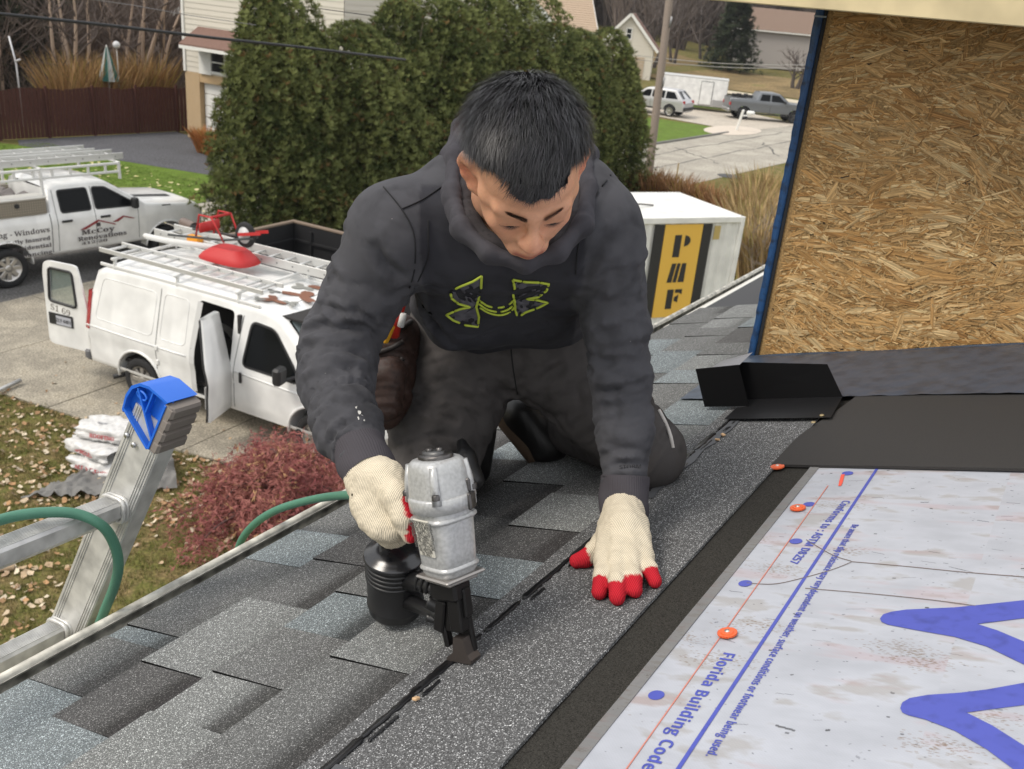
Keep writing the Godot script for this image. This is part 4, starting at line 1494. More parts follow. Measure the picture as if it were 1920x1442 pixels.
func bare_tree(called: String, label: String, pos: Vector3, H: float, rad: float, stems: int, lean: float, m: Material, tm: Material, sd: int, group := "") -> void:
	var t := thing(called, label, "tree", pos, group)
	var r := RandomNumberGenerator.new()
	r.seed = sd
	var tr := Shape.new(true)
	var cr := Shape.new()
	for k in stems:
		var a := TAU * k / maxf(stems, 1) + r.randf_range(-0.4, 0.4)
		var d := Vector3(cos(a) * lean, 1, sin(a) * lean).normalized()
		var pts := [Vector3(cos(a), 0, sin(a)) * rad * (1.0 if stems > 1 else 0.0)]
		for i in 6:
			d = (d + Vector3(r.randfn(), 0.4, r.randfn()) * 0.06).normalized()
			pts.append((pts[-1] as Vector3) + d * H * 0.6 / 6)
		var f := r.randf_range(0.75, 1.0)
		tr.tube(pts, [rad * f, rad * 0.85 * f, rad * 0.75 * f, rad * 0.65 * f, rad * 0.52 * f, rad * 0.4 * f, rad * 0.3 * f], 7, false)
		for i in 7:
			var u := r.randf_range(0.25, 1.0)
			var j := mini(int(u * 6), 5)
			var s: Vector3 = (pts[j] as Vector3).lerp(pts[j + 1], u * 6 - j)
			var an := r.randf() * TAU
			branch(cr, r, s, (Vector3(cos(an), r.randf_range(0.5, 1.4), sin(an))).normalized(), H * r.randf_range(0.18, 0.34), rad * 0.30, 2)
	obj("trunk", tr, m, t)
	obj("crown", cr, tm, t)

func build_trees() -> void:
	var spray := spray_mesh()
	var fm := vmat("scale_leaf", 0.7, 0.25)
	fm.backlight_enabled = true
	fm.backlight = lin(0.03, 0.04, 0.01)
	var bark := mat("bark_grey", lin(0.17, 0.13, 0.10), 0.9)
	var spec := [
		[534, 23.0, 6.3, 1.75, 0.22, "big evergreen nearest the dump trailer, bare branches low in its crown"],
		[655, 24.5, 5.55, 2.3, 0.0, "evergreen behind the worker's raised shoulder, second from the trailer"],
		[780, 26.5, 6.35, 2.45, 0.0, "evergreen directly left of the worker's head"],
		[905, 29.0, 6.9, 2.55, 0.0, "evergreen rising straight behind the worker's hair"],
		[1010, 31.0, 5.8, 2.45, 0.0, "evergreen whose top shows just right of the worker's crown"],
		[1106, 33.5, 5.75, 1.95, 0.12, "last evergreen of the row, beside the wooden pole"],
	]
	for i in spec.size():
		var e: Array = spec[i]
		evergreen(spray, fm, bark, gpd(e[0], e[1]), e[2], e[3], 50 + i, e[5], e[4], 26000)
	# pale multi-stemmed trees behind the fence
	var birch := ground_mat("birch_bark", Color.WHITE, colour_noise("birch", [Color(0.42, 0.30, 0.22), Color(0.52, 0.40, 0.31), Color(0.30, 0.21, 0.16)], 0.03), 0.7)
	var twig := mat("twig_brown", lin(0.13, 0.10, 0.085), 0.9)
	var bl := ["forked pale tree left of the striped umbrella", "slim pale tree between the forked tree and the umbrella", "pale tree with many stems behind the folded umbrella", "leaning pale tree close to the cream house", "pale stem at the upper left edge"]
	var bx := [[128, 40, 9.0, 0.15, 3, 0.16], [160, 41, 9.5, 0.13, 2, 0.08], [250, 43.5, 10.0, 0.15, 5, 0.20], [286, 44.5, 9.5, 0.12, 3, 0.26], [8, 39, 8.5, 0.11, 2, 0.2]]
	for i in bx.size():
		var e: Array = bx[i]
		var p := gpd(e[0], e[1])
		p.y = hgt(p.x, p.z)
		bare_tree("birch_tree", bl[i], p, e[2], e[3], e[4], e[5], birch, twig, 200 + i, "pale bare trees behind the fence")
	# brushwood on the slopes
	var brush := [twig_mesh(1, 70, 3.4, 0.75, 0.022), twig_mesh(2, 80, 2.6, 1.1, 0.018)]
	rng.seed = 15
	var bm := vmat("brush_twig", 0.9, 0.2)
	for k in 2:
		var where := []
		var tints := []
		for i in 900:
			var x := rng.randf_range(-105.0, -38.5)
			var z := rng.randf_range(-60.0, 2.0)
			if x > -42 and z < -26: continue
			where.append(Transform3D(Basis(Vector3.UP, rng.randf() * TAU) * rng.randf_range(0.8, 1.9), Vector3(x, hgt(x, z), z)))
			tints.append((Color(0.115, 0.085, 0.070).lerp(Color(0.20, 0.155, 0.125), rng.randf())) * rng.randf_range(0.7, 1.2))
		tag(swarm("undergrowth", brush[k], bm, where, tints), "grey brown leafless brushwood on the slope behind the fence%s" % ["", ", the lower shrubs"][k], "brushwood")
	# dark conifers in the woods at the left
	var wl := ["dark evergreen in the woods at the upper left corner", "dark evergreen deeper in the woods left of the pale trees", "dark evergreen at the left edge of the woods"]
	var dk := [[40, 44, 8.0, 2.6], [95, 50, 9.0, 2.8], [-20, 40, 7.5, 2.4]]
	for i in 3:
		var p := gpd(dk[i][0], dk[i][1])
		p.y = hgt(p.x, p.z)
		conifer("conifer", wl[i], p, dk[i][2], dk[i][3], 300 + i, spray, 2600)
	# woods on the far hill
	var big := [twig_mesh(5, 60, 11.0, 0.42, 0.10), twig_mesh(6, 70, 9.0, 0.6, 0.08)]
	for k in 2:
		var where := []
		var tints := []
		for i in 1500:
			var z := rng.randf_range(-420.0, -118.0)
			var x := z * rng.randf_range(0.06, 0.95) - 6.0
			var lane := Vector2(x, z)
			if z > -165 and x > -52.0 and x < -20.0 + (z + 118.0) * 0.3: continue
			where.append(Transform3D(Basis(Vector3.UP, rng.randf() * TAU) * rng.randf_range(0.7, 1.3), Vector3(x, hgt(x, z) - 0.3, z)))
			tints.append((Color(0.10, 0.078, 0.068).lerp(Color(0.19, 0.155, 0.135), rng.randf())) * rng.randf_range(0.75, 1.2))
		tag(swarm("woods", big[k], bm, where, tints), "leafless grey brown woods on the far hill%s" % ["", ", the lower trees among them"][k], "woods")
	# single trees near the far field
	var sp := at(1372, 100, 112)
	sp.y = hgt(sp.x, sp.z)
	conifer("spruce_tree", "tall dark spruce beside the low taupe house", sp, 10.5, 4.2, 77, spray, 5200)
	var fl := ["bare dark tree right of the cream garage", "bare tree behind the wooden pole at the edge of the field", "bare tree between the pole and the dark spruce", "spreading bare tree in front of the taupe house"]
	var fx := [[1222, 116, 103, 9.5], [1262, 112, 110, 10.0], [1318, 105, 118, 9.0], [1500, 118, 98, 5.0]]
	for i in fx.size():
		var q := at(fx[i][0], fx[i][1], fx[i][2])
		q.y = hgt(q.x, q.z)
		bare_tree("bare_tree", fl[i], q, fx[i][3], 0.28, 2, 0.25, mat("bark_dark", lin(0.075, 0.06, 0.052), 0.9), mat("twig_dark", lin(0.095, 0.077, 0.068), 0.9), 400 + i, "bare trees round the far field")
	# ornamental grasses
	grass_clump("feather_grass", "tall tan ornamental grass row behind the fence around the umbrella", [gpd(128, 38.0), gpd(160, 39), gpd(190, 39.5), gpd(230, 40.5), gpd(262, 41.5), gpd(285, 42)], 3.2, 0.75, Color(0.42, 0.26, 0.12), 320, 31)
	grass_clump("orange_grass", "rusty orange grass clump at the corner of the dark driveway", [gpd(384, 35.6), gpd(400, 35.2)], 1.1, 0.55, Color(0.50, 0.22, 0.08), 420, 32)
	var rr := []
	for e in [[1195, 33.5], [1225, 33], [1255, 33], [1285, 32], [1318, 31.5], [1350, 30.5], [1378, 29.5]]: rr.append(gpd(e[0], e[1]))
	grass_clump("reed_bank", "rust coloured dry reeds right behind the white container", rr, 1.55, 0.8, Color(0.36, 0.20, 0.10), 420, 33)
	rr = []
	for e in [[1400, 28], [1425, 27.5], [1450, 27], [1408, 25.5], [1435, 25], [1400, 30], [1430, 30.5], [1460, 29], [1410, 33], [1440, 34]]: rr.append(gpd(e[0], e[1]))
	grass_clump("straw_bank", "tall straw yellow grasses between the container and the board wall", rr, 1.9, 1.0, Color(0.46, 0.33, 0.17), 420, 34)
	var sc := Shape.new(true)
	var r2 := RandomNumberGenerator.new()
	r2.seed = 9
	for i in 14: branch(sc, r2, Vector3.ZERO, Vector3(r2.randfn() * 0.5, 1, r2.randfn() * 0.5).normalized(), 1.3, 0.02, 2)
	var scb := tag(obj("bare_shrub", sc, mat("twig_pale", lin(0.26, 0.21, 0.17), 0.9), null, gpd(1420, 24.5)), "thin leafless shrub beside the board wall's blue edge", "shrub")

func conifer(called: String, label: String, pos: Vector3, H: float, R: float, sd: int, spray: ArrayMesh, n: int) -> void:
	var t := thing(called, label, "evergreen tree", pos)
	var r := RandomNumberGenerator.new()
	r.seed = sd
	var st := Shape.new(true)
	st.tube([Vector3.ZERO, Vector3(0, H * 0.5, 0), Vector3(0, H * 0.97, 0)], [0.22, 0.14, 0.02], 7)
	obj("trunk", st, mat("bark_dark", lin(0.075, 0.06, 0.052), 0.9), t)
	var where := []
	var tints := []
	for i in n:
		var h := r.randf()
		var tier := fmod(h * 13.0, 1.0)
		var a := r.randf() * TAU
		var rad := R * (1.0 - h) * (0.55 + 0.45 * (1.0 - tier)) * sqrt(r.randf_range(0.25, 1.0)) * (0.85 + 0.3 * sin(a * 5.0 + h * 30.0))
		var dir := Vector3(cos(a), 0, sin(a))
		var up := (dir + Vector3(0, -0.1 + r.randfn() * 0.3, 0) + Vector3(r.randfn(), 0, r.randfn()) * 0.3).normalized()
		var x := up.cross(Vector3.UP + Vector3(r.randfn(), 0, r.randfn()) * 0.5).normalized()
		where.append(Transform3D(Basis(x, up, x.cross(up)) * r.randf_range(2.0, 4.2), dir * rad + Vector3(0, h * H + 0.4, 0)))
		tints.append(Color(0.030, 0.040, 0.022).lerp(Color(0.055, 0.068, 0.034), r.randf()))
	swarm("crown", spray, mats["scale_leaf"], where, tints, t)

func grass_clump(called: String, label: String, spots: Array, H: float, wide: float, c: Color, n: int, sd: int) -> void:
	# each clump is counted in the photograph as one bank
	var pos: Vector3 = spots[0]
	var t := thing(called, label, "ornamental grass", pos)
	var r := RandomNumberGenerator.new()
	r.seed = sd
	var m := vmat("dry_stalk", 0.85, 0.2)
	m.backlight_enabled = true
	m.backlight = lin(0.08, 0.05, 0.02)
	for s in spots:
		var sh := Shape.new()
		for i in n:
			var a := r.randf() * TAU
			var b := Vector3(cos(a), 0, sin(a)) * wide * 0.5 * sqrt(r.randf())
			var L := H * r.randf_range(0.55, 1.0)
			var d := Vector3(cos(a) * r.randf_range(0.0, 0.55), 1, sin(a) * r.randf_range(0.0, 0.55))
			var w := Vector3(r.randfn(), 0, r.randfn()).normalized() * r.randf_range(0.008, 0.02)
			var m1 := b + d * L * 0.6
			var e := b + d * L + Vector3(cos(a), -0.4, sin(a)) * L * 0.15 * r.randf()
			sh.tint(c * r.randf_range(0.5, 1.25) * (Color(1, 1, 1) if r.randf() < 0.8 else Color(0.8, 1.0, 0.7)))
			sh.t(b - w, b + w, m1 + w)
			sh.t(b - w, m1 + w, m1 - w)
			sh.t(m1 - w * 1.6, m1 + w * 1.6, e)
		obj("tuft", sh, m, t, (s as Vector3) - pos)

# ================= vehicles and yard things =================
# A car body is a side outline (x forward, y up) swept across the car: z runs to its right.
class Hull:
	var outline: PackedVector2Array
	var hw := 0.95
	var belt := 1.1
	var tumble := 0.28
	var low := 0.6
	var edge := 0.06
	func z(y: float) -> float:
		var v := hw
		if y > belt: v -= (y - belt) * tumble
		if y < low: v -= (low - y) * 0.12
		return v + 0.018 * exp(-pow((y - belt + 0.12) / 0.10, 2))
	func inset() -> PackedVector2Array:
		var r := PackedVector2Array()
		var n := outline.size()
		for i in n:
			var a := outline[(i + n - 1) % n]
			var b := outline[i]
			var c := outline[(i + 1) % n]
			var n1 := (b - a).normalized().orthogonal()
			var n2 := (c - b).normalized().orthogonal()
			var m := (n1 + n2).normalized()
			var k := edge / maxf(0.5, m.dot(n1))
			r.append(b - m * k)
		return r

func panel(sh: Shape, h: Hull, poly: PackedVector2Array, holes: Array, side: float, off := 0.0, band := 0.12) -> void:
	# side sheet cut to a polygon, minus holes, in narrow bands so that it follows the curve
	var parts: Array = [poly]
	for c in holes:
		var nx := []
		for p in parts:
			var res := Geometry2D.clip_polygons(p, c)
			var ring := false
			for q in res: ring = ring or Geometry2D.is_polygon_clockwise(q)
			if not ring:
				nx.append_array(res)
				continue
			# a hole wholly inside: cut the sheet in two through the hole first
			var m := Vector2.ZERO
			for v in c: m += v
			m /= c.size()
			for s in [-1.0, 1.0]:
				var half := PackedVector2Array([Vector2(m.x, -50), Vector2(m.x + 50 * s, -50), Vector2(m.x + 50 * s, 50), Vector2(m.x, 50)])
				for q in Geometry2D.intersect_polygons(p, half):
					for w in Geometry2D.clip_polygons(q, c):
						if not Geometry2D.is_polygon_clockwise(w): nx.append(w)
		parts = nx
	var lo := 1e9
	var hi := -1e9
	for p in parts:
		for v in p:
			lo = minf(lo, v.y)
			hi = maxf(hi, v.y)
	for p in parts:
		var y := lo
		while y < hi:
			var strip := PackedVector2Array([Vector2(-50, y), Vector2(50, y), Vector2(50, y + band), Vector2(-50, y + band)])
			for q in Geometry2D.intersect_polygons(p, strip):
				var ix := Geometry2D.triangulate_polygon(q)
				for i in range(0, ix.size(), 3):
					var P := []
					for k in 3:
						var v: Vector2 = q[ix[i + k]]
						P.append(Vector3(v.x, v.y, side * (h.z(v.y) + off)))
					var nrm: Vector3 = (P[1] - P[0]).cross(P[2] - P[0])
					if nrm.z * side > 0: sh.t(P[0], P[1], P[2])
					else: sh.t(P[0], P[2], P[1])
			y += band
func disc(cx: float, cy: float, r: float, n := 28) -> PackedVector2Array:
	var p := PackedVector2Array()
	for i in n: p.append(Vector2(cx + r * cos(TAU * i / n), cy + r * sin(TAU * i / n)))
	return p
func rounded(poly: Array, r: float) -> PackedVector2Array:
	var out := PackedVector2Array()
	var n := poly.size()
	for i in n:
		var a: Vector2 = poly[(i + n - 1) % n]
		var b: Vector2 = poly[i]
		var c: Vector2 = poly[(i + 1) % n]
		var ra := minf(r, b.distance_to(a) * 0.45)
		var rc := minf(r, b.distance_to(c) * 0.45)
		var p0 := b + (a - b).normalized() * ra
		var p2 := b + (c - b).normalized() * rc
		for k in 5:
			var u := k / 4.0
			out.append(p0.lerp(b, u).lerp(b.lerp(p2, u), u))
	if Geometry2D.is_polygon_clockwise(out): out.reverse()
	return out

func hull_body(h: Hull, arches: Array, holes_r: Array, holes_l: Array, skip := []) -> Shape:
	var sh := Shape.new(true)
	if Geometry2D.is_polygon_clockwise(h.outline): h.outline.reverse()
	var ins := h.inset()
	for s in [1.0, -1.0]:
		var holes := []
		for a in arches: holes.append(disc(a.x, a.y, a.z))
		holes.append_array(holes_r if s > 0 else holes_l)
		panel(sh, h, ins, holes, s)
	var n := ins.size()
	for i in n:
		var j := (i + 1) % n
		var mid := (h.outline[i] + h.outline[j]) / 2
		var bad := false
		for a in arches: bad = bad or (mid.distance_to(Vector2(a.x, a.y)) < a.z and mid.y < a.y)
		for s in [1.0, -1.0]:
			if bad: continue
			# rounded edge in three steps
			var prev0 := Vector3(ins[i].x, ins[i].y, s * h.z(ins[i].y))
			var prev1 := Vector3(ins[j].x, ins[j].y, s * h.z(ins[j].y))
			for k in range(1, 4):
				var u := sin(PI / 2 * k / 3.0)
				var w := 1.0 - cos(PI / 2 * k / 3.0)
				var p0 := ins[i].lerp(h.outline[i], u)
				var p1 := ins[j].lerp(h.outline[j], u)
				var q0 := Vector3(p0.x, p0.y, s * (h.z(ins[i].y) - h.edge * w))
				var q1 := Vector3(p1.x, p1.y, s * (h.z(ins[j].y) - h.edge * w))
				if s > 0: sh.q(prev0, prev1, q1, q0)
				else: sh.q(prev1, prev0, q0, q1)
				prev0 = q0
				prev1 = q1
		if i in skip: continue
		var a0 := h.z(ins[i].y) - h.edge
		var a1 := h.z(ins[j].y) - h.edge
		for k in 6:
			var f0 := lerpf(-1, 1, k / 6.0)
			var f1 := lerpf(-1, 1, (k + 1) / 6.0)
			var nn := (h.outline[j] - h.outline[i]).normalized().orthogonal()
			var cr := func(f: float) -> Vector2: return nn * 0.035 * (1.0 - f * f)
			var c0: Vector2 = cr.call(f0)
			var c1: Vector2 = cr.call(f1)
			var A := h.outline[i]
			var B := h.outline[j]
			sh.q(Vector3(A.x + c0.x, A.y + c0.y, a0 * f0), Vector3(A.x + c1.x, A.y + c1.y, a0 * f1), Vector3(B.x + c1.x, B.y + c1.y, a1 * f1), Vector3(B.x + c0.x, B.y + c0.y, a1 * f0))
	# wheel wells
	for a in arches:
		for s in [1.0, -1.0]:
			for k in 16:
				var a0 := PI * k / 16.0
				var a1 := PI * (k + 1) / 16.0
				var zo = h.z(a.y) * s
				var zi = (h.hw - 0.32) * s
				sh.q(Vector3(a.x + cos(a0) * a.z, a.y + sin(a0) * a.z, zo), Vector3(a.x + cos(a0) * a.z, a.y + sin(a0) * a.z, zi), Vector3(a.x + cos(a1) * a.z, a.y + sin(a1) * a.z, zi), Vector3(a.x + cos(a1) * a.z, a.y + sin(a1) * a.z, zo))
	return sh

func wheel(parent: Node3D, c: Vector3, r: float, w: float, side: float, spokes: int, rim_m: Material) -> void:
	# axis along z, outer face towards side
	var ty := Shape.new(true)
	var B := Basis(Vector3(1, 0, 0), Vector3(0, 0, side), Vector3(0, -side, 0))
	var X := Transform3D(B, c)
	ty.lathe([Vector2(r * 0.58, -w * 0.45), Vector2(r * 0.9, -w * 0.5), Vector2(r * 0.985, -w * 0.40), Vector2(r, -w * 0.2), Vector2(r, w * 0.2), Vector2(r * 0.985, w * 0.40), Vector2(r * 0.93, w * 0.49), Vector2(r * 0.75, w * 0.5), Vector2(r * 0.64, w * 0.44), Vector2(r * 0.60, w * 0.2)], 36, X)
	var t := obj("wheel", ty, mat("tyre_rubber", lin(0.014, 0.014, 0.015), 0.8), parent)
	var rm := Shape.new(true)
	rm.lathe([Vector2(r * 0.645, w * 0.46), Vector2(r * 0.60, w * 0.44), Vector2(r * 0.57, w * 0.20), Vector2(r * 0.16, w * 0.22)], 30, X)
	rm.smooth(true)
	rm.lathe([Vector2(r * 0.20, w * 0.22), Vector2(r * 0.19, w * 0.42), Vector2(r * 0.12, w * 0.46), Vector2(0, w * 0.47)], 16, X)
	for k in spokes:
		var a := TAU * k / spokes
		var d := B * Vector3(cos(a), 0, sin(a))
		var o := c + Vector3(0, 0, side * w * 0.34)
		rm.smooth(false)
		rm.bar(o + d * r * 0.12, o + d * r * 0.60, r * 0.20, w * 0.12, Vector3(0, 0, side), 0.008)
	obj("rim", rm, rim_m, t)
	var dk := Shape.new()
	dk.lathe([Vector2(r * 0.59, w * 0.12), Vector2(0, w * 0.12)], 24, X)
	obj("brake", dk, mat("brake_dark", lin(0.03, 0.03, 0.03), 0.7), t)

func side_strip(h: Hull, pts: Array, w: float, side: float, off := 0.002) -> Shape:
	var sh := Shape.new()
	for i in pts.size() - 1:
		var a: Vector2 = pts[i]
		var b: Vector2 = pts[i + 1]
		var n := int(a.distance_to(b) / 0.12) + 1
		for k in n:
			var p := a.lerp(b, float(k) / n)
			var q := a.lerp(b, float(k + 1) / n)
			var o := (b - a).normalized().orthogonal() * w / 2
			var P := func(v: Vector2) -> Vector3: return Vector3(v.x, v.y, side * (h.z(v.y) + off))
			if side > 0: sh.q(P.call(p + o), P.call(p - o), P.call(q - o), P.call(q + o))
			else: sh.q(P.call(p - o), P.call(p + o), P.call(q + o), P.call(q - o))
	return sh

func side_text(parent: Node3D, s: String, x: float, y: float, hgt_m: float, len_m: float, z: float, m: Material, font := "Droid Serif", side := 1.0) -> void:
	var o := text("lettering", s, hgt_m, 0.003, m, parent, Transform3D(), font, Vector3.ONE, 700)
	var bb := (o.mesh as TextMesh).get_aabb().size.x
	o.transform = Transform3D(Basis(Vector3(len_m / bb * side, 0, 0), Vector3.UP, Vector3(0, 0, side)), Vector3(x, y, z * side))

func ladder_thing(called: String, label: String, a: Vector3, b: Vector3, across: Vector3, wid: float, n: int, m: Material, rail := 0.085, group := "ladders on the vehicle racks") -> void:
	var t := thing(called, label, "ladder", a, group)
	for s in [-1.0, 1.0]:
		var r := Shape.new()
		var o = across * wid / 2 * s - a
		r.bar(a + o, b + o, 0.026, rail, Vector3.UP, 0.004)
		obj("rail", r, m, t)
	for i in n:
		var p := a.lerp(b, (i + 0.5) / n)
		var r := Shape.new(true)
		r.tube([p - across * wid / 2 - a, p + across * wid / 2 - a], 0.021, 8)
		obj("rung", r, m, t)
		var d := Shape.new()
		for s in [-1.0, 1.0]: d.box(p + across * (wid / 2 + 0.0145) * s - a, Vector3(0.02, 0.02, 0.006), Basis(Vector3.UP, atan2(across.x, across.z)))
		if rail > 0.08: obj("rung_end", d, mat("rung_end_dark", lin(0.10, 0.10, 0.10), 0.6), t)

func build_vehicles() -> void:
	var paint := mat("white_paint", lin(0.86, 0.86, 0.84), 0.28)
	paint.clearcoat_enabled = true
	paint.clearcoat = 0.6
	paint.clearcoat_roughness = 0.12
	tri(paint, noise_tex("paint_dirt", 0.008, 0.90, 1.02), 0.8, false)
	var glass := mat("tinted_glass", lin(0.006, 0.007, 0.008), 0.08, 0.0, 0.25)
	var pane := mat("clear_glass", Color(0.55, 0.62, 0.60, 0.25), 0.04)
	pane.transparency = BaseMaterial3D.TRANSPARENCY_ALPHA
	var trim := mat("black_trim", lin(0.018, 0.018, 0.019), 0.55)
	var gapm := mat("door_gap", lin(0.12, 0.12, 0.12), 0.8)
	var chrome := mat("alloy_rim", lin(0.52, 0.50, 0.47), 0.3, 0.8)
	var steelw := mat("steel_rim", lin(0.30, 0.28, 0.25), 0.5, 0.4)
	var inside := mat("cabin_dark", lin(0.022, 0.020, 0.019), 0.85)
	var lamp_red := mat("lamp_red", lin(0.35, 0.02, 0.02), 0.2)
	var alu := mat("rack_aluminium", lin(0.62, 0.62, 0.60), 0.38, 0.45)
	# ---------------- white van ----------------
	var van := thing("cargo_van", "white cargo van with side and rear doors open and ladders on its rusty roof", "van", Vector3(-12.02, 0.03, -9.45), "", deg_to_rad(6.0))
	var H := Hull.new()
	H.hw = 1.0
	H.belt = 1.12
	H.tumble = 0.20
	H.edge = 0.10
	H.outline = PackedVector2Array([Vector2(-1.12, 0.42), Vector2(4.30, 0.36), Vector2(4.42, 0.55), Vector2(4.42, 0.95), Vector2(4.22, 1.17), Vector2(3.50, 1.38), Vector2(2.78, 1.96), Vector2(2.55, 2.06), Vector2(1.6, 2.11), Vector2(0.2, 2.11), Vector2(-0.75, 2.07), Vector2(-0.98, 1.96), Vector2(-1.12, 1.5), Vector2(-1.17, 0.95)])
	var dwin := rounded([Vector2(2.10, 1.18), Vector2(3.14, 1.16), Vector2(3.06, 1.34), Vector2(2.62, 1.82), Vector2(2.20, 1.85)], 0.10)
	var door := rounded([Vector2(1.12, 0.50), Vector2(1.84, 0.48), Vector2(1.88, 1.20), Vector2(1.86, 1.93), Vector2(1.18, 1.95), Vector2(1.09, 1.3)], 0.08)
	var skip := []
	var body := hull_body(H, [Vector3(0, 0.40, 0.46), Vector3(3.43, 0.40, 0.46)], [dwin, door], [dwin], [5, 12, 13])
	obj("body", body, paint, van)
	# windscreen between the pillars
	var wsg := Shape.new()
	wsg.q(Vector3(3.47, 1.40, 0.84), Vector3(3.47, 1.40, -0.84), Vector3(2.80, 1.955, -0.72), Vector3(2.80, 1.955, 0.72))
	obj("windscreen", wsg, mat("screen_glass", lin(0.26, 0.31, 0.33), 0.08, 0.0, 0.7), van)
	var dw := Shape.new(true)
	panel(dw, H, dwin, [], 1.0, -0.012)
	obj("door_window", dw, glass, van)
	var dw2 := Shape.new(true)
	panel(dw2, H, dwin, [], -1.0, -0.012)
	obj("door_window", dw2, glass, van)
	var fr := Shape.new(true)
	for i in dwin.size(): pass
	obj("window_seal", side_strip(H, Array(dwin) + [dwin[0]], 0.035, 1.0, 0.004), trim, van)
	# cabin and cargo bay interior
	var ib := Shape.new()
	ib.box(Vector3(0.6, 0.62, 0), Vector3(3.2, 0.06, 1.8))
	ib.box(Vector3(1.5, 1.3, -0.86), Vector3(4.2, 1.3, 0.04))
	ib.box(Vector3(1.98, 1.25, 0.1), Vector3(0.05, 1.3, 1.6))
	ib.box(Vector3(2.45, 0.9, 0.35), Vector3(0.5, 0.9, 0.5), Basis.IDENTITY, 0.06)
	ib.box(Vector3(1.5, 2.0, 0.0), Vector3(4.0, 0.03, 1.5))
	obj("interior", ib, inside, van)
	var shelf := Shape.new()
	shelf.box(Vector3(1.35, 1.05, -0.3), Vector3(0.55, 0.25, 0.5), Basis.IDENTITY, 0.02)
	shelf.box(Vector3(1.75, 0.80, 0.1), Vector3(0.4, 0.3, 0.4), Basis.IDENTITY, 0.02)
	obj("cargo_box", shelf, mat("cardboard_dark", lin(0.16, 0.10, 0.045), 0.8), van)
	var bag := Shape.new(true)
	bag.ball(Vector3(1.5, 0.72, 0.45), Vector3(0.22, 0.10, 0.16))
	obj("tool_bag", bag, mat("bag_red", lin(0.22, 0.04, 0.035), 0.7), van)
	var jamb := side_strip(H, [Vector2(1.16, 0.52), Vector2(1.13, 1.2), Vector2(1.20, 1.92)], 0.10, 1.0, 0.003)
	obj("door_jamb", jamb, mat("jamb_grey", lin(0.55, 0.55, 0.54), 0.5), van)
	var lk := Shape.new()
	lk.box(Vector3(1.14, 0.95, 1.005), Vector3(0.05, 0.09, 0.012), Basis.IDENTITY, 0.004)
	obj("door_latch", lk, trim, van)
	# pressed outlines of the cargo side
	for e in [rounded([Vector2(-0.92, 1.22), Vector2(0.30, 1.20), Vector2(0.34, 1.88), Vector2(-0.80, 1.88)], 0.10), rounded([Vector2(0.46, 1.20), Vector2(0.98, 1.20), Vector2(0.99, 1.90), Vector2(0.50, 1.90)], 0.09)]:
		var bd := Shape.new(true)
		var path := []
		for p in e: path.append(Vector3(p.x, p.y, H.z(p.y) + 0.001))
		path.append(path[0])
		bd.tube(path, 0.007, 6, false)
		obj("pressed_bead", bd, paint, van)
	for e in [[Vector2(-1.1, 1.08), Vector2(0.38, 1.06)], [Vector2(0.46, 1.06), Vector2(1.02, 1.06)], [Vector2(1.97, 1.06), Vector2(4.2, 0.98)]]:
		var bd := Shape.new(true)
		bd.tube([Vector3(e[0].x, e[0].y, H.z(e[0].y) - 0.002), Vector3(e[1].x, e[1].y, H.z(e[1].y) - 0.002)], 0.014, 8)
		obj("pressed_bead", bd, paint, van)
	obj("door_gap", side_strip(H, [Vector2(0.40, 0.48), Vector2(0.40, 1.3), Vector2(0.42, 1.96)], 0.014, 1.0), gapm, van)
	obj("door_gap", side_strip(H, [Vector2(1.94, 0.46), Vector2(1.96, 1.2), Vector2(2.04, 1.90)], 0.012, 1.0), gapm, van)
	obj("door_gap", side_strip(H, [Vector2(3.22, 1.15), Vector2(3.20, 0.9)], 0.012, 1.0), gapm, van)
	obj("sill", side_strip(H, [Vector2(0.5, 0.47), Vector2(2.95, 0.45)], 0.05, 1.0, 0.006), paint, van)
	for a in [0.0, 3.43]:
		var ar := Shape.new(true)
		var path := []
		for k in 17:
			var an := PI * (k / 16.0) * 1.06 - 0.1
			path.append(Vector3(a + cos(an) * 0.475, 0.40 + sin(an) * 0.475, H.z(0.4 + sin(an) * 0.47) + 0.004))
		ar.tube(path, 0.022, 8)
		obj("arch_lip", ar, paint, van)
		for s in [1.0, -1.0]: wheel(van, Vector3(a, 0.37, s * 0.86), 0.37, 0.24, s, 8, steelw)
	var hd := Shape.new()
	hd.box(Vector3(2.10, 1.0, H.z(1.0) + 0.016), Vector3(0.05, 0.17, 0.03), Basis.IDENTITY, 0.012)
	obj("door_handle", hd, trim, van)
	for e in [0.7, 0.46]:
		var hg := Shape.new()
		hg.box(Vector3(0.42, e + 0.35, H.z(e + 0.35) + 0.01), Vector3(0.06, 0.08, 0.025), Basis.IDENTITY, 0.01)
		obj("hinge", hg, paint, van)
	var mr := Shape.new()
	mr.box(Vector3(2.96, 1.30, H.z(1.3) + 0.22), Vector3(0.14, 0.26, 0.22), Basis(Vector3.UP, 0.15), 0.035)
	mr.bar(Vector3(3.08, 1.24, H.z(1.2) - 0.02), Vector3(2.97, 1.22, H.z(1.2) + 0.16), 0.05, 0.05, Vector3.UP, 0.015)
	obj("wing_mirror", mr, trim, van)
	# hinged side door, swung out
	var sd := Shape.new()
	var D := Transform3D(Basis(Vector3.UP, deg_to_rad(104.0)), Vector3(1.88, 0, 0.99))
	var dprof := PackedVector2Array([Vector2(0.0, 0.48), Vector2(0.62, 0.50), Vector2(0.66, 0.9), Vector2(0.60, 1.5), Vector2(0.40, 1.93), Vector2(0.0, 1.90)])
	var dz := [0.0, 0.03, 0.02, -0.10, -0.19, -0.19]
	for i in 5:
		var seg := PackedVector2Array([dprof[i], dprof[i + 1]])
	var rowsd := []
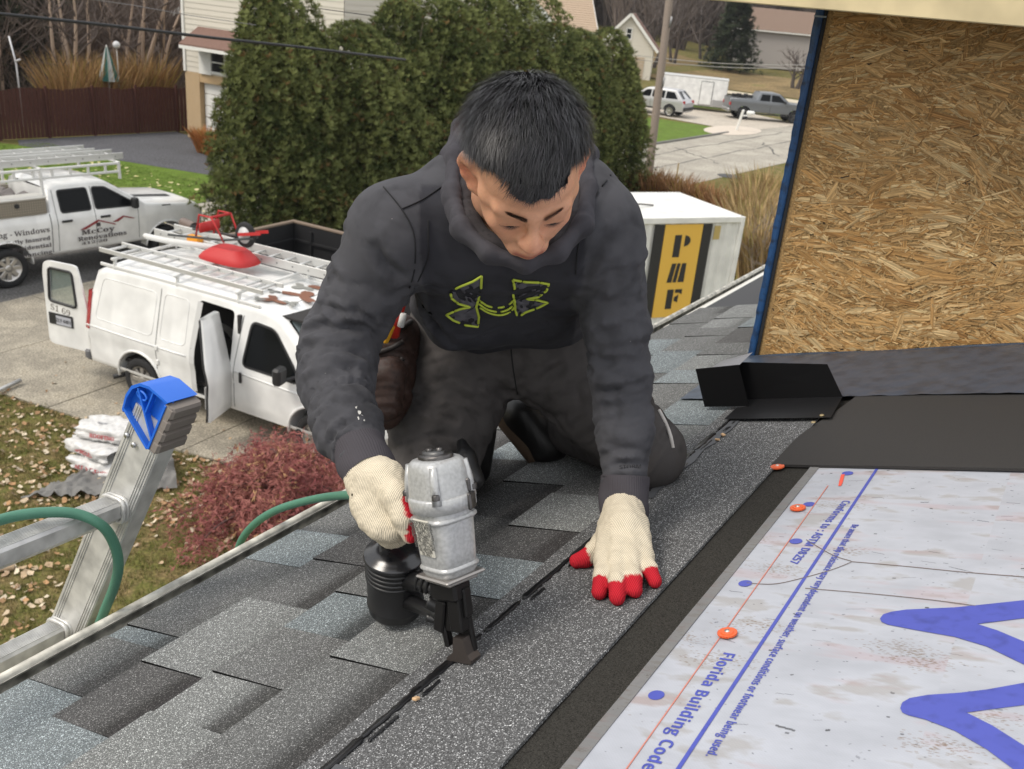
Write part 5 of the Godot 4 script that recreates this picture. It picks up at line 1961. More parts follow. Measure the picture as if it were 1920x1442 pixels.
	for i in 14:
		var y := lerpf(0.46, 1.94, i / 13.0)
		var inn := H.z(y) - 1.0
		var w := 0.62 if y < 1.3 else lerpf(0.62, 0.45, (y - 1.3) / 0.64)
		rowsd.append([D * Vector3(-0.02, y, inn + 0.02), D * Vector3(-w, y, inn + 0.02), D * Vector3(-w - 0.01, y, inn - 0.03), D * Vector3(-w + 0.02, y, inn - 0.06), D * Vector3(-0.02, y, inn - 0.06), D * Vector3(-0.01, y, inn - 0.02), D * Vector3(-0.02, y, inn + 0.02)])
	sd.smooth(true)
	sd.grid(rowsd)
	var sdo := obj("side_door", sd, paint, van)
	var sl := Shape.new(true)
	var slp := []
	for i in 14: slp.append((rowsd[i][2] as Vector3))
	sl.tube(slp, 0.016, 6)
	obj("door_seal", sl, trim, sdo)
	var pd := Shape.new()
	pd.box(D * Vector3(-0.50, 0.82, -0.07), Vector3(0.22, 0.35, 0.02), D.basis, 0.01)
	pd.box(D * Vector3(-0.56, 0.62, -0.035), Vector3(0.02, 0.10, 0.07), D.basis, 0.005)
	obj("door_card", pd, mat("card_grey", lin(0.45, 0.45, 0.44), 0.6), sdo)
	# rear door swung right round, with window, plate and scrawl
	var RD := Transform3D(Basis(Vector3.UP, deg_to_rad(6.0)), Vector3(-1.15, 0, 0.93))
	var rp := rounded([Vector2(-0.86, 0.55), Vector2(0.0, 0.55), Vector2(0.0, 1.30), Vector2(-0.13, 1.90), Vector2(-0.16, 1.98), Vector2(-0.80, 1.97), Vector2(-0.86, 1.8)], 0.12)
	var rw := rounded([Vector2(-0.77, 1.30), Vector2(-0.21, 1.27), Vector2(-0.25, 1.86), Vector2(-0.72, 1.86)], 0.07)
	var rd := Shape.new()
	var frame := Geometry2D.clip_polygons(rp, rw)
	var left := PackedVector2Array([Vector2(-5, 0), Vector2(-0.48, 0), Vector2(-0.48, 5), Vector2(-5, 5)])
	var right := PackedVector2Array([Vector2(-0.48, 0), Vector2(5, 0), Vector2(5, 5), Vector2(-0.48, 5)])
	for half in [left, right]:
		for q in Geometry2D.intersect_polygons(rp, half):
			for w in Geometry2D.clip_polygons(q, rw): rd.prism(w, -0.035, 0.0, RD)
	var rdo := obj("rear_door", rd, paint, van)
	var rg := Shape.new()
	rg.prism(rw, -0.020, -0.016, RD)
	obj("rear_window", rg, pane, rdo)
	var rs := Shape.new(true)
	var rsp := []
	for p in rw: rsp.append(RD * Vector3(p.x, p.y, 0.004))
	rsp.append(rsp[0])
	rs.tube(rsp, 0.022, 6, false)
	obj("window_seal", rs, trim, rdo)
	var lb := Shape.new()
	lb.box(RD * Vector3(-0.56, 1.0, 0.006), Vector3(0.50, 0.20, 0.014), RD.basis, 0.005)
	obj("plate_recess", lb, trim, rdo)
	var pl := Shape.new()
	pl.box(RD * Vector3(-0.50, 0.99, 0.015), Vector3(0.31, 0.15, 0.006), RD.basis, 0.002)
	var plo := obj("number_plate", pl, mat("plate_pale", lin(0.42, 0.43, 0.47), 0.5), rdo)
	var pt := text("plate_number", "ZLY 4481", 0.06, 0.002, trim, plo, RD * Transform3D(Basis(), Vector3(-0.50, 0.99, 0.019)), "Droid Sans", Vector3(0.9, 1, 1), 700)
	var sc := text("scrawl", "S1 69", 0.10, 0.002, mat("marker_brown", lin(0.10, 0.08, 0.06), 0.8), rdo, RD * Transform3D(Basis(Vector3(0, 0, 1), -0.12), Vector3(-0.56, 1.17, 0.002)), "Droid Serif", Vector3(1.2, 1, 1))
	# lamp, bumper, exhaust
	var tl := Shape.new(true)
	var tlr := []
	for i in 9:
		var y := lerpf(1.02, 1.62, i / 8.0)
		tlr.append([Vector3(-1.02, y, H.z(y) + 0.008), Vector3(-1.13, y, H.z(y) - 0.02), Vector3(-1.175 + 0.05 * absf(i - 3) / 6, y, H.z(y) - 0.14)])
	tl.grid(tlr)
	obj("tail_lamp", tl, lamp_red, van)
	var bp := Shape.new()
	bp.box(Vector3(-1.20, 0.52, 0), Vector3(0.18, 0.20, 1.94), Basis.IDENTITY, 0.05)
	obj("bumper", bp, mat("bumper_grey", lin(0.12, 0.12, 0.125), 0.5), van)
	var exh := Shape.new(true)
	exh.tube([Vector3(-0.45, 0.32, 0.72), Vector3(-0.62, 0.28, 0.98)], 0.04, 10)
	obj("exhaust_pipe", exh, trim, van)
	# peeling roof paint: bare brown and grey primer islands
	var peel := [mat("primer_brown", lin(0.20, 0.085, 0.05), 0.8), mat("primer_grey", lin(0.24, 0.24, 0.22), 0.8)]
	rng.seed = 41
	for e in [[2.28, 0.50, 0.24, 0], [2.45, 0.05, 0.34, 0], [2.55, 0.42, 0.16, 1], [2.20, -0.25, 0.22, 1], [2.5, -0.45, 0.30, 0], [2.05, 0.22, 0.13, 1], [1.75, -0.1, 0.16, 1], [2.12, 0.62, 0.12, 1]]:
		var pg := PackedVector2Array()
		for k in 26:
			var a := TAU * k / 26
			var rr: float = e[2] * (0.65 + 0.35 * sin(a * 3 + e[0] * 9) + rng.randf_range(-0.12, 0.12))
			pg.append(Vector2(e[0] + cos(a) * rr, -e[1] + sin(a) * rr * 0.7))
		var yy: float = 2.152 + (0.006 if e[3] == 0 else 0.004) - maxf(0, (e[0] - 1.6)) * 0.052
		var s := Shape.new()
		s.prism(pg, 0.0, 0.003, Transform3D(Basis(Vector3(0, 0, 1), -0.052) * Basis(Vector3.RIGHT, Vector3.FORWARD, Vector3.UP), Vector3(0, 2.15 + 0.001 * e[3] + 0.083, 0)))
		obj("bare_patch", s, peel[e[3]], van)
	# roof rack
	var rack := Shape.new()
	for x in [-0.6, 0.7, 1.9]:
		rack.bar(Vector3(x, 2.21, -0.85), Vector3(x, 2.21, 0.85), 0.05, 0.04, Vector3.UP, 0.008)
		for s in [-1.0, 1.0]: rack.bar(Vector3(x, 2.05, s * 0.80), Vector3(x, 2.20, s * 0.78), 0.05, 0.04, Vector3(1, 0, 0), 0.008)
	for s in [-1.0, 1.0]: rack.bar(Vector3(-0.9, 2.08, s * 0.80), Vector3(2.3, 2.08, s * 0.80), 0.03, 0.05, Vector3.UP, 0.008)
	obj("roof_rack", rack, mat("rack_white", lin(0.66, 0.66, 0.64), 0.45), van)
	# ladders and barrow lie on the van
	var V := van.transform
	ladder_thing("van_ladder", "aluminium ladder along the near edge of the white van's roof", V * Vector3(-0.98, 2.28, 0.52), V * Vector3(2.30, 2.28, 0.52), (V.basis * Vector3(0, 0, 1)), 0.44, 12, alu, 0.07)
	ladder_thing("van_ladder", "aluminium extension ladder on the far edge of the white van's roof", V * Vector3(-1.0, 2.35, -0.62), V * Vector3(3.9, 2.35, -0.62), (V.basis * Vector3(0, 0, 1)), 0.44, 16, alu, 0.14)
	build_barrow(V)
	# ---------------- white pickup ----------------
	var th := deg_to_rad(86.0)
	var tk := thing("work_pickup", "white crew cab work pickup with lettered side, tool boxes and ladder rack", "pickup truck", Vector3(-19.48, 0.02, -10.3), "", th)
	var T := Hull.new()
	T.hw = 1.0
	T.belt = 1.30
	T.tumble = 0.30
	T.low = 0.9
	T.edge = 0.07
	T.outline = PackedVector2Array([Vector2(-2.2, 0.55), Vector2(4.55, 0.55), Vector2(4.72, 0.75), Vector2(4.74, 1.12), Vector2(4.55, 1.30), Vector2(3.25, 1.42), Vector2(2.42, 1.95), Vector2(2.1, 2.0), Vector2(1.25, 2.0), Vector2(1.06, 1.92), Vector2(1.0, 1.46), Vector2(-2.2, 1.46)])
	var w1 := rounded([Vector2(1.24, 1.42), Vector2(1.92, 1.42), Vector2(1.90, 1.88), Vector2(1.24, 1.88)], 0.06)
	var w2 := rounded([Vector2(2.02, 1.42), Vector2(2.98, 1.40), Vector2(2.90, 1.50), Vector2(2.32, 1.86), Vector2(2.02, 1.88)], 0.06)
	obj("body", hull_body(T, [Vector3(0, 0.42, 0.52), Vector3(3.75, 0.42, 0.52)], [w1, w2], [w1, w2], [5]), paint, tk)
	for w in [w1, w2]:
		for s in [1.0, -1.0]:
			var g := Shape.new(true)
			panel(g, T, w, [], s, -0.01)
			obj("window", g, glass, tk)
		obj("window_seal", side_strip(T, Array(w) + [w[0]], 0.03, 1.0, 0.003), trim, tk)
	var tw := Shape.new()
	tw.q(Vector3(3.22, 1.44, 0.86), Vector3(3.22, 1.44, -0.86), Vector3(2.46, 1.94, -0.74), Vector3(2.46, 1.94, 0.74))
	obj("windscreen", tw, glass, tk)
	for x in [1.12, 1.98]: obj("door_gap", side_strip(T, [Vector2(x, 0.62), Vector2(x, 1.4), Vector2(x + 0.01, 1.9)], 0.014, 1.0), gapm, tk)
	obj("door_gap", side_strip(T, [Vector2(3.02, 0.65), Vector2(3.0, 1.38)], 0.014, 1.0), gapm, tk)
	obj("bed_gap", side_strip(T, [Vector2(0.98, 0.6), Vector2(0.98, 1.44)], 0.02, 1.0), gapm, tk)
	for x in [1.26, 2.14]:
		var hh := Shape.new()
		hh.box(Vector3(x + 0.06, 1.25, T.z(1.25) + 0.018), Vector3(0.24, 0.05, 0.03), Basis.IDENTITY, 0.012)
		obj("door_handle", hh, trim, tk)
	var tm := Shape.new()
	tm.box(Vector3(2.86, 1.50, T.z(1.5) + 0.20), Vector3(0.14, 0.24, 0.16), Basis.IDENTITY, 0.03)
	tm.bar(Vector3(2.9, 1.42, T.z(1.42) - 0.01), Vector3(2.87, 1.42, T.z(1.42) + 0.16), 0.05, 0.05, Vector3.UP, 0.01)
	obj("wing_mirror", tm, trim, tk)
	for a in [0.0, 3.75]:
		var fl := Shape.new(true)
		var path := []
		for k in 17:
			var an := PI * (k / 16.0)
			path.append(Vector3(a + cos(an) * 0.54, 0.42 + sin(an) * 0.54, T.z(0.42 + sin(an) * 0.5) + 0.004))
		fl.tube(path, 0.02, 8)
		obj("arch_lip", fl, paint, tk)
		for s in [1.0, -1.0]: wheel(tk, Vector3(a, 0.41, s * 0.88), 0.41, 0.28, s, 8, chrome)
	var vent := Shape.new()
	vent.box(Vector3(3.75, 1.32, T.z(1.3) - 0.02), Vector3(0.24, 0.035, 0.02), Basis(Vector3(0, 0, 1), -0.06), 0.006)
	obj("fender_badge", vent, trim, tk)
	var hb := Shape.new()
	hb.q(Vector3(3.3, 1.452, 0.35), Vector3(4.3, 1.37, 0.35), Vector3(4.3, 1.37, 0.12), Vector3(3.3, 1.452, 0.12))
	obj("cowl", hb, trim, tk)
	# bed boxes of diamond plate
	var dia := mat("diamond_plate", lin(0.46, 0.41, 0.33), 0.45, 0.35)
	var dt := Image.create_empty(32, 32, false, Image.FORMAT_L8)
	for x in 32:
		for y in 32:
			var v := 0.75 + (0.25 if (absf((x % 16) - 8) + absf((y % 16) - 8)) < 4.5 else 0.0)
			dt.set_pixel(x, y, Color(v, v, v))
	tri(dia, ImageTexture.create_from_image(dt), 10.0, false)
	for e in [[-2.15, -0.48], [-0.46, 0.92]]:
		var bx := Shape.new()
		bx.box(Vector3((e[0] + e[1]) / 2, 1.62, 0.80), Vector3(e[1] - e[0], 0.32, 0.40), Basis.IDENTITY, 0.012)
		var bo := obj("tool_box", bx, dia, tk)
		var ld := Shape.new()
		ld.box(Vector3((e[0] + e[1]) / 2, 1.80, 0.80), Vector3(e[1] - e[0] + 0.02, 0.05, 0.44), Basis.IDENTITY, 0.015)
		obj("lid", ld, mat("lid_pale", lin(0.62, 0.60, 0.55), 0.45, 0.3), bo)
		var lo := Shape.new()
		lo.lathe([Vector2(0.05, 0.0), Vector2(0.05, 0.02), Vector2(0.0, 0.022)], 14, Transform3D(Basis(Vector3.RIGHT, Vector3.BACK, Vector3.DOWN), Vector3(e[1] - 0.62, 1.68, 1.0)))
		obj("lock", lo, trim, bo)
	var bx2 := Shape.new()
	bx2.box(Vector3(-0.6, 1.62, -0.8), Vector3(3.1, 0.32, 0.40), Basis.IDENTITY, 0.012)
	obj("tool_box", bx2, dia, tk)
	var fl2 := Shape.new()
	fl2.box(Vector3(-0.6, 1.475, 0), Vector3(3.1, 0.02, 1.3))
	obj("bed_floor", fl2, mat("bed_dark", lin(0.05, 0.05, 0.05), 0.8), tk)
	var clutter := Shape.new()
	rng.seed = 4
	for i in 7: clutter.box(Vector3(rng.randf_range(-0.4, 0.8), 1.62, rng.randf_range(-0.4, 0.4)), Vector3(0.3, 0.3, 0.2), Basis.from_euler(Vector3(rng.randf(), rng.randf(), rng.randf())), 0.03)
	obj("bed_load", clutter, mat("load_grey", lin(0.20, 0.18, 0.17), 0.7), tk)
	var rk := Shape.new()
	for s in [-1.0, 1.0]:
		rk.bar(Vector3(-2.2, 2.16, s * 0.82), Vector3(2.75, 2.16, s * 0.82), 0.05, 0.05, Vector3.UP, 0.008)
		rk.bar(Vector3(-2.2, 2.34, s * 0.82), Vector3(2.75, 2.34, s * 0.82), 0.05, 0.05, Vector3.UP, 0.008)
		for x in [-1.6, -0.3, 0.95, 2.72]: rk.bar(Vector3(x, 1.80 if x < 1.5 else 2.0, s * 0.84), Vector3(x, 2.34, s * 0.82), 0.06, 0.05, Vector3.RIGHT, 0.008)
		for i in 12: rk.box(Vector3(-2.0 + 0.4 * i, 2.25, s * 0.82), Vector3(0.05, 0.16, 0.03))
	for x in [-1.6, 0.95, 2.72]: rk.bar(Vector3(x, 2.36, -0.85), Vector3(x, 2.36, 0.85), 0.05, 0.04, Vector3.UP, 0.008)
	obj("ladder_rack", rk, mat("rack_white", lin(0.66, 0.66, 0.64), 0.45), tk)
	var K := tk.transform
	ladder_thing("truck_ladder", "long aluminium ladder on the white pickup's rack, nearer rail pair", K * Vector3(-2.4, 2.46, 0.42), K * Vector3(2.95, 2.46, 0.42), K.basis * Vector3(0, 0, 1), 0.44, 14, alu, 0.14)
	ladder_thing("truck_ladder", "long aluminium ladder on the white pickup's rack, farther rail pair", K * Vector3(-2.4, 2.46, -0.30), K * Vector3(2.7, 2.46, -0.30), K.basis * Vector3(0, 0, 1), 0.44, 14, alu, 0.14)
	# lettering and the roofline mark
	var ink := mat("sign_ink", lin(0.055, 0.045, 0.05), 0.6)
	var redm := mat("sign_red", lin(0.26, 0.035, 0.04), 0.55)
	var zt := T.z(1.1) + 0.004
	side_text(tk, "Roofing - Siding - Windows", -0.15, 1.12, 0.105, 2.15, zt, ink)
	side_text(tk, "- Fully Insured", 0.42, 0.94, 0.078, 1.0, zt, ink)
	side_text(tk, "- Residential", 0.47, 0.79, 0.078, 0.92, zt, ink)
	side_text(tk, "- Financing", 0.49, 0.64, 0.078, 0.88, zt, ink)
	side_text(tk, "McCoy", 2.0, 0.955, 0.098, 0.78, zt + 0.008, ink)
	side_text(tk, "Renovations", 2.10, 0.82, 0.092, 1.15, zt + 0.008, ink)
	side_text(tk, "412-20", 1.90, 0.715, 0.06, 0.60, zt + 0.006, ink)
	for e in [[1.58, 2.02, 2.44, 1.02, 1.20], [2.35, 2.62, 2.9, 1.10, 1.22]]:
		var rf := Shape.new()
		rf.prism(PackedVector2Array([Vector2(e[0], e[3]), Vector2(e[1], e[4]), Vector2(e[1], e[4] - 0.05), Vector2(e[0] + 0.14, e[3])]), 0.0, 0.003, Transform3D(Basis.IDENTITY, Vector3(0, 0, zt + 0.012)))
		rf.prism(PackedVector2Array([Vector2(e[1], e[4]), Vector2(e[2], e[3] + 0.03), Vector2(e[2] - 0.03, e[3] + 0.02), Vector2(e[1], e[4] - 0.03)]), 0.0, 0.003, Transform3D(Basis.IDENTITY, Vector3(0, 0, zt + 0.012)))
		obj("roofline_mark", rf, redm, tk)
	var wn := Shape.new()
	wn.box(Vector3(2.02, 1.09, zt + 0.012), Vector3(0.09, 0.08, 0.003))
	obj("window_mark", wn, ink, tk)
	# ---------------- far vehicles ----------------
	far_car("suv", "silver sport utility car parked in front of the white trailer", "car", at(1226, 214, 64.5), deg_to_rad(-178.0), PackedVector2Array([Vector2(-2.4, 0.4), Vector2(2.35, 0.38), Vector2(2.45, 0.6), Vector2(2.42, 0.95), Vector2(2.2, 1.08), Vector2(1.25, 1.16), Vector2(0.45, 1.68), Vector2(-0.2, 1.76), Vector2(-1.7, 1.74), Vector2(-2.25, 1.2), Vector2(-2.42, 0.95)]),
		[rounded([Vector2(0.05, 1.16), Vector2(0.95, 1.14), Vector2(0.40, 1.58), Vector2(0.05, 1.62)], 0.05), rounded([Vector2(-0.95, 1.16), Vector2(-0.05, 1.16), Vector2(-0.05, 1.62), Vector2(-0.95, 1.63)], 0.05), rounded([Vector2(-1.95, 1.18), Vector2(-1.05, 1.16), Vector2(-1.05, 1.62), Vector2(-1.62, 1.60)], 0.05)], 1.45, 0.38, mat("silver_paint", lin(0.50, 0.50, 0.51), 0.3, 0.3), glass, chrome, trim, lamp_red, 9)
	far_car("grey_pickup", "dark grey crew cab pickup parked at the end of the far driveway", "pickup truck", at(1432, 224, 66.8), deg_to_rad(36.0), PackedVector2Array([Vector2(-2.9, 0.55), Vector2(2.75, 0.55), Vector2(2.92, 0.8), Vector2(2.90, 1.12), Vector2(2.72, 1.26), Vector2(1.35, 1.34), Vector2(0.65, 1.86), Vector2(0.3, 1.92), Vector2(-0.75, 1.90), Vector2(-1.0, 1.42), Vector2(-2.9, 1.40)]),
		[rounded([Vector2(0.02, 1.36), Vector2(1.08, 1.34), Vector2(0.55, 1.78), Vector2(0.02, 1.80)], 0.05), rounded([Vector2(-0.82, 1.36), Vector2(-0.08, 1.36), Vector2(-0.08, 1.80), Vector2(-0.68, 1.80)], 0.05)], 1.85, 0.42, mat("grey_paint", lin(0.16, 0.17, 0.18), 0.3, 0.4), glass, mat("rim_black", lin(0.03, 0.03, 0.03), 0.5), trim, lamp_red, 5)
	var ct := thing("enclosed_trailer", "white enclosed trailer between the silver car and the grey pickup", "trailer", at(1290, 212, 70.5), "", deg_to_rad(22.0))
	ct.position.y = 0.03
	var cs := Shape.new()
	cs.box(Vector3(0, 1.32, 0), Vector3(5.2, 1.95, 2.1), Basis.IDENTITY, 0.06)
	obj("body", cs, paint, ct)
	var cd := Shape.new()
	cd.box(Vector3(1.1, 1.25, 1.06), Vector3(0.85, 1.6, 0.03), Basis.IDENTITY, 0.01)
	obj("side_door", cd, paint, ct)
	obj("door_frame", framed(Vector3(1.1, 1.25, 1.065), 0.9, 1.66, 0.03), gapm, ct)
	var gp := Shape.new()
	gp.box(Vector3(2.61, 0.72, 0.0), Vector3(0.015, 0.6, 2.0))
	gp.box(Vector3(2.1, 0.62, 1.062), Vector3(0.95, 0.45, 0.015))
	obj("stone_guard", gp, mat("guard_grey", lin(0.40, 0.40, 0.40), 0.4, 0.4), ct)
	var rfs := Shape.new()
	rfs.box(Vector3(0, 2.30, 0), Vector3(5.25, 0.05, 2.15), Basis.IDENTITY, 0.02)
	obj("roof_rim", rfs, alu, ct)
	var fr2 := Shape.new()
	fr2.box(Vector3(0.3, 0.34, 0), Vector3(6.4, 0.12, 1.6))
	obj("chassis", fr2, trim, ct)
	for x in [-0.9, -0.1]: wheel(ct, Vector3(x, 0.33, 1.0), 0.33, 0.2, 1.0, 5, steelw)
	# ---------------- black dump trailer ----------------
	var dmp := thing("dump_trailer", "black high sided dump trailer behind the white van, rusty top rim", "trailer", Vector3(-12.0, 0.02, -13.1), "", deg_to_rad(3.0))
	var bk := mat("trailer_black", lin(0.016, 0.016, 0.017), 0.5)
	tri(bk, noise_tex("trailer_scuff", 0.03, 0.6, 1.9), 1.5)
	var wood := mat("trailer_rim", lin(0.20, 0.15, 0.11), 0.85)
	for e in [["side_wall", Vector3(0.4, 1.12, -1.05), Vector3(5.0, 1.15, 0.06)], ["side_wall", Vector3(0.4, 1.12, 1.05), Vector3(5.0, 1.15, 0.06)], ["tail_wall", Vector3(-2.13, 1.12, 0), Vector3(0.06, 1.15, 2.16)], ["front_wall", Vector3(2.93, 1.12, 0), Vector3(0.06, 1.15, 2.16)], ["floor", Vector3(0.4, 0.56, 0), Vector3(5.0, 0.06, 2.1)]]:
		var s := Shape.new()
		s.box(e[1], e[2], Basis.IDENTITY, 0.01)
		obj(e[0], s, bk, dmp)
	for e in [[Vector3(-2.15, 1.725, -1.05), Vector3(2.95, 1.725, -1.05)], [Vector3(-2.13, 1.722, -1.1), Vector3(-2.13, 1.722, 1.1)], [Vector3(-2.15, 1.725, 1.05), Vector3(2.95, 1.725, 1.05)]]:
		var s := Shape.new()
		s.bar(e[0], e[1], 0.10, 0.05, Vector3.UP, 0.01)
		obj("top_rim", s, wood, dmp)
	var rbs := Shape.new()
	for i in 6: rbs.box(Vector3(-1.6 + 0.85 * i, 1.1, -1.0), Vector3(0.06, 1.0, 0.05))
	rbs.box(Vector3(0.4, 1.35, -1.0), Vector3(4.9, 0.05, 0.05))
	rbs.box(Vector3(-2.08, 1.35, 0.0), Vector3(0.05, 0.05, 2.0))
	stuff("wall_rib", rbs, bk, dmp)
	for x in [0.1, 0.9]:
		for s in [1.0, -1.0]: wheel(dmp, Vector3(x, 0.36, s * 1.22), 0.36, 0.22, s, 6, steelw)
	var tongue := Shape.new()
	tongue.bar(Vector3(2.9, 0.5, 0), Vector3(3.9, 0.48, 0), 0.12, 0.12, Vector3.UP, 0.01)
	tongue.bar(Vector3(0.4, 0.50, -0.4), Vector3(0.4, 0.50, 0.4), 4.6, 0.08)
	obj("chassis", tongue, bk, dmp)
	# ---------------- storage container ----------------
	build_container()

func framed(c: Vector3, w: float, h: float, t: float) -> Shape:
	var s := Shape.new()
	for q in [-1.0, 1.0]:
		s.box(c + Vector3(w / 2 * q, 0, 0), Vector3(t, h, t))
		s.box(c + Vector3(0, h / 2 * q, 0), Vector3(w - t, t, t))
	return s

func far_car(called: String, label: String, cat: String, pos: Vector3, turn: float, outline: PackedVector2Array, wins: Array, wb: float, wr: float, paint: Material, glass: Material, rim: Material, trim: Material, red: Material, n: int) -> void:
	pos.y = 0.03
	var t := thing(called, label, cat, pos, "", turn)
	var H := Hull.new()
	H.outline = outline
	H.hw = 0.96
	H.belt = 1.08 if cat == "car" else 1.28
	H.tumble = 0.30
	H.low = 0.7
	obj("body", hull_body(H, [Vector3(-wb, wr, wr + 0.09), Vector3(wb, wr, wr + 0.09)], wins, wins), paint, t)
	for w in wins:
		for s in [1.0, -1.0]:
			var g := Shape.new(true)
			panel(g, H, w, [], s, -0.01)
			obj("window", g, glass, t)
	for x in [-wb, wb]:
		for s in [1.0, -1.0]: wheel(t, Vector3(x, wr, s * 0.84), wr, 0.25, s, n, rim)
	# windscreen, rear screen, lamps, bumpers
	var ws := Shape.new()
	var a := 5
	var p0 := outline[a]
	var p1 := outline[a + 1]
	var nn := (p1 - p0).normalized().orthogonal()
	if nn.y < 0: nn = -nn
	var q0 := p0.lerp(p1, 0.08) + nn * 0.04
	var q1 := p0.lerp(p1, 0.94) + nn * 0.04
	ws.q(Vector3(q0.x, q0.y, 0.80), Vector3(q0.x, q0.y, -0.80), Vector3(q1.x, q1.y, -0.66), Vector3(q1.x, q1.y, 0.66))
	obj("windscreen", ws, glass, t)
	if cat == "car":
		var rs := Shape.new()
		rs.q(Vector3(-2.26, 1.23, -0.74), Vector3(-2.26, 1.23, 0.74), Vector3(-1.80, 1.69, 0.62), Vector3(-1.80, 1.69, -0.62))
		obj("rear_screen", rs, glass, t)
	var x0 := outline[0].x
	for s in [1.0, -1.0]:
		var lp := Shape.new()
		lp.box(Vector3(x0 + 0.02, 1.02, s * 0.82), Vector3(0.12, 0.22, 0.26), Basis.IDENTITY, 0.03)
		obj("tail_lamp", lp, red, t)
		var hl := Shape.new()
		hl.box(Vector3(outline[3].x - 0.06, 0.92, s * 0.78), Vector3(0.14, 0.16, 0.36), Basis.IDENTITY, 0.03)
		obj("headlamp", hl, mat("lamp_clear", lin(0.7, 0.72, 0.75), 0.1), t)
		var mi := Shape.new()
		mi.box(Vector3(outline[5].x - 0.35, H.belt + 0.10, s * 1.06), Vector3(0.12, 0.16, 0.20), Basis.IDENTITY, 0.03)
		obj("wing_mirror", mi, trim, t)
		obj("door_gap", side_strip(H, [Vector2(0.0, 0.5), Vector2(0.0, 1.05)], 0.02, s), trim, t)
		obj("sill", side_strip(H, [Vector2(-wb + 0.6, 0.47), Vector2(wb - 0.6, 0.47)], 0.10, s, 0.004), trim, t)
	for x in [x0 - 0.02, outline[2].x]:
		var b := Shape.new()
		b.box(Vector3(x, 0.58, 0), Vector3(0.16, 0.24, 1.80), Basis.IDENTITY, 0.05)
		obj("bumper", b, trim if cat == "car" else mat("bumper_chrome", lin(0.5, 0.5, 0.5), 0.3, 0.8), t)
	if cat != "car":
		var bed := Shape.new()
		bed.box(Vector3(-1.95, 1.43, 0), Vector3(1.75, 0.02, 1.5))
		obj("bed", bed, trim, t)
		var ld := Shape.new()
		for i in 5: ld.box(Vector3(-2.4 + 0.28 * i, 1.52 + 0.05 * (i % 2), 0.2 * (i % 3) - 0.2), Vector3(0.3, 0.22, 0.3), Basis(Vector3.UP, i), 0.03)
		obj("bed_load", ld, trim, t)

func build_barrow(V: Transform3D) -> void:
	var red := mat("barrow_red", lin(0.46, 0.022, 0.022), 0.6)
	var dark := mat("barrow_grip", lin(0.05, 0.055, 0.055), 0.6)
	var o := V * Vector3(0.72, 2.27, -0.16)
	var w := thing("wheelbarrow", "red wheelbarrow upside down on the white van's roof, wheel in the air", "wheelbarrow", o)
	w.basis = V.basis.scaled_local(Vector3(0.88, 0.95, 0.88))
	# tray upside down: a tapered tub
	var sh := Shape.new(true)
	var rings := []
	for e in [[0.0, 0.56, 0.33], [0.02, 0.57, 0.34], [0.10, 0.49, 0.29], [0.19, 0.36, 0.22], [0.22, 0.30, 0.18]]:
		var r := []
		for k in 28:
			var a := TAU * k / 28
			var c := cos(a)
			var s := sin(a)
			r.append(Vector3(signf(c) * pow(absf(c), 0.6) * e[1] + (0.12 if e[0] > 0.1 else 0.0) * e[0], e[0], -signf(s) * pow(absf(s), 0.6) * e[2]))
		rings.append(r)
	for i in rings.size() - 1: sh.loop_strip(rings[i], rings[i + 1])
	sh.smooth(false)
	for k in 28: sh.t(Vector3(0.04, 0.225, 0), rings[-1][k], rings[-1][(k + 1) % 28])
	obj("tray", sh, red, w, Vector3(0.15, 0.02, 0))
	var fr := Shape.new(true)
	for s in [-1.0, 1.0]:
		fr.tube([Vector3(0.75, 0.50, s * 0.06), Vector3(0.2, 0.40, s * 0.20), Vector3(-1.0, 0.30, s * 0.30)], 0.02, 8)
	obj("handle_bar", fr, dark, w)
	var lg := Shape.new(true)
	for s in [-1.0, 1.0]:
		lg.tube([Vector3(-0.42, 0.34, s * 0.22), Vector3(-0.30, 0.74, s * 0.24), Vector3(-0.02, 0.74, s * 0.24), Vector3(0.22, 0.36, s * 0.2)], 0.018, 7)
	lg.bar(Vector3(-0.30, 0.52, -0.24), Vector3(-0.30, 0.52, 0.24), 0.03, 0.16, Vector3.UP)
	lg.bar(Vector3(-0.02, 0.74, -0.24), Vector3(-0.02, 0.74, 0.24), 0.02, 0.04, Vector3.UP)
	obj("leg_frame", lg, red, w)
	wheel_upright(w, Vector3(0.55, 0.52, 0.02), 0.21, 0.09)
	var br := Shape.new()
	br.bar(Vector3(0.45, 0.52, 0.10), Vector3(0.95, 0.62, 0.10), 0.025, 0.05)
	br.bar(Vector3(0.45, 0.52, -0.10), Vector3(0.95, 0.62, -0.10), 0.025, 0.05)
	obj("wheel_bracket", br, red, w)
	var st := Shape.new()
	st.box(V * Vector3(-0.05, 2.42, -0.35), Vector3(0.26, 0.12, 0.14), V.basis, 0.02)
	tag(obj("orange_pack", st, mat("pack_orange", lin(0.75, 0.30, 0.01), 0.6)), "small orange pack on the ladders of the white van", "pack")
	var tr := Shape.new(true)
	tr.tube(smooth_path([V * Vector3(-1.0, 2.32, -0.2), V * Vector3(-0.3, 2.38, -0.1), V * Vector3(0.5, 2.36, -0.4)], 5), 0.05, 8)
	tag(obj("rolled_tarp", tr, mat("tarp_pale", lin(0.6, 0.6, 0.58), 0.7)), "pale rolled sheet between the ladders on the van", "tarpaulin")

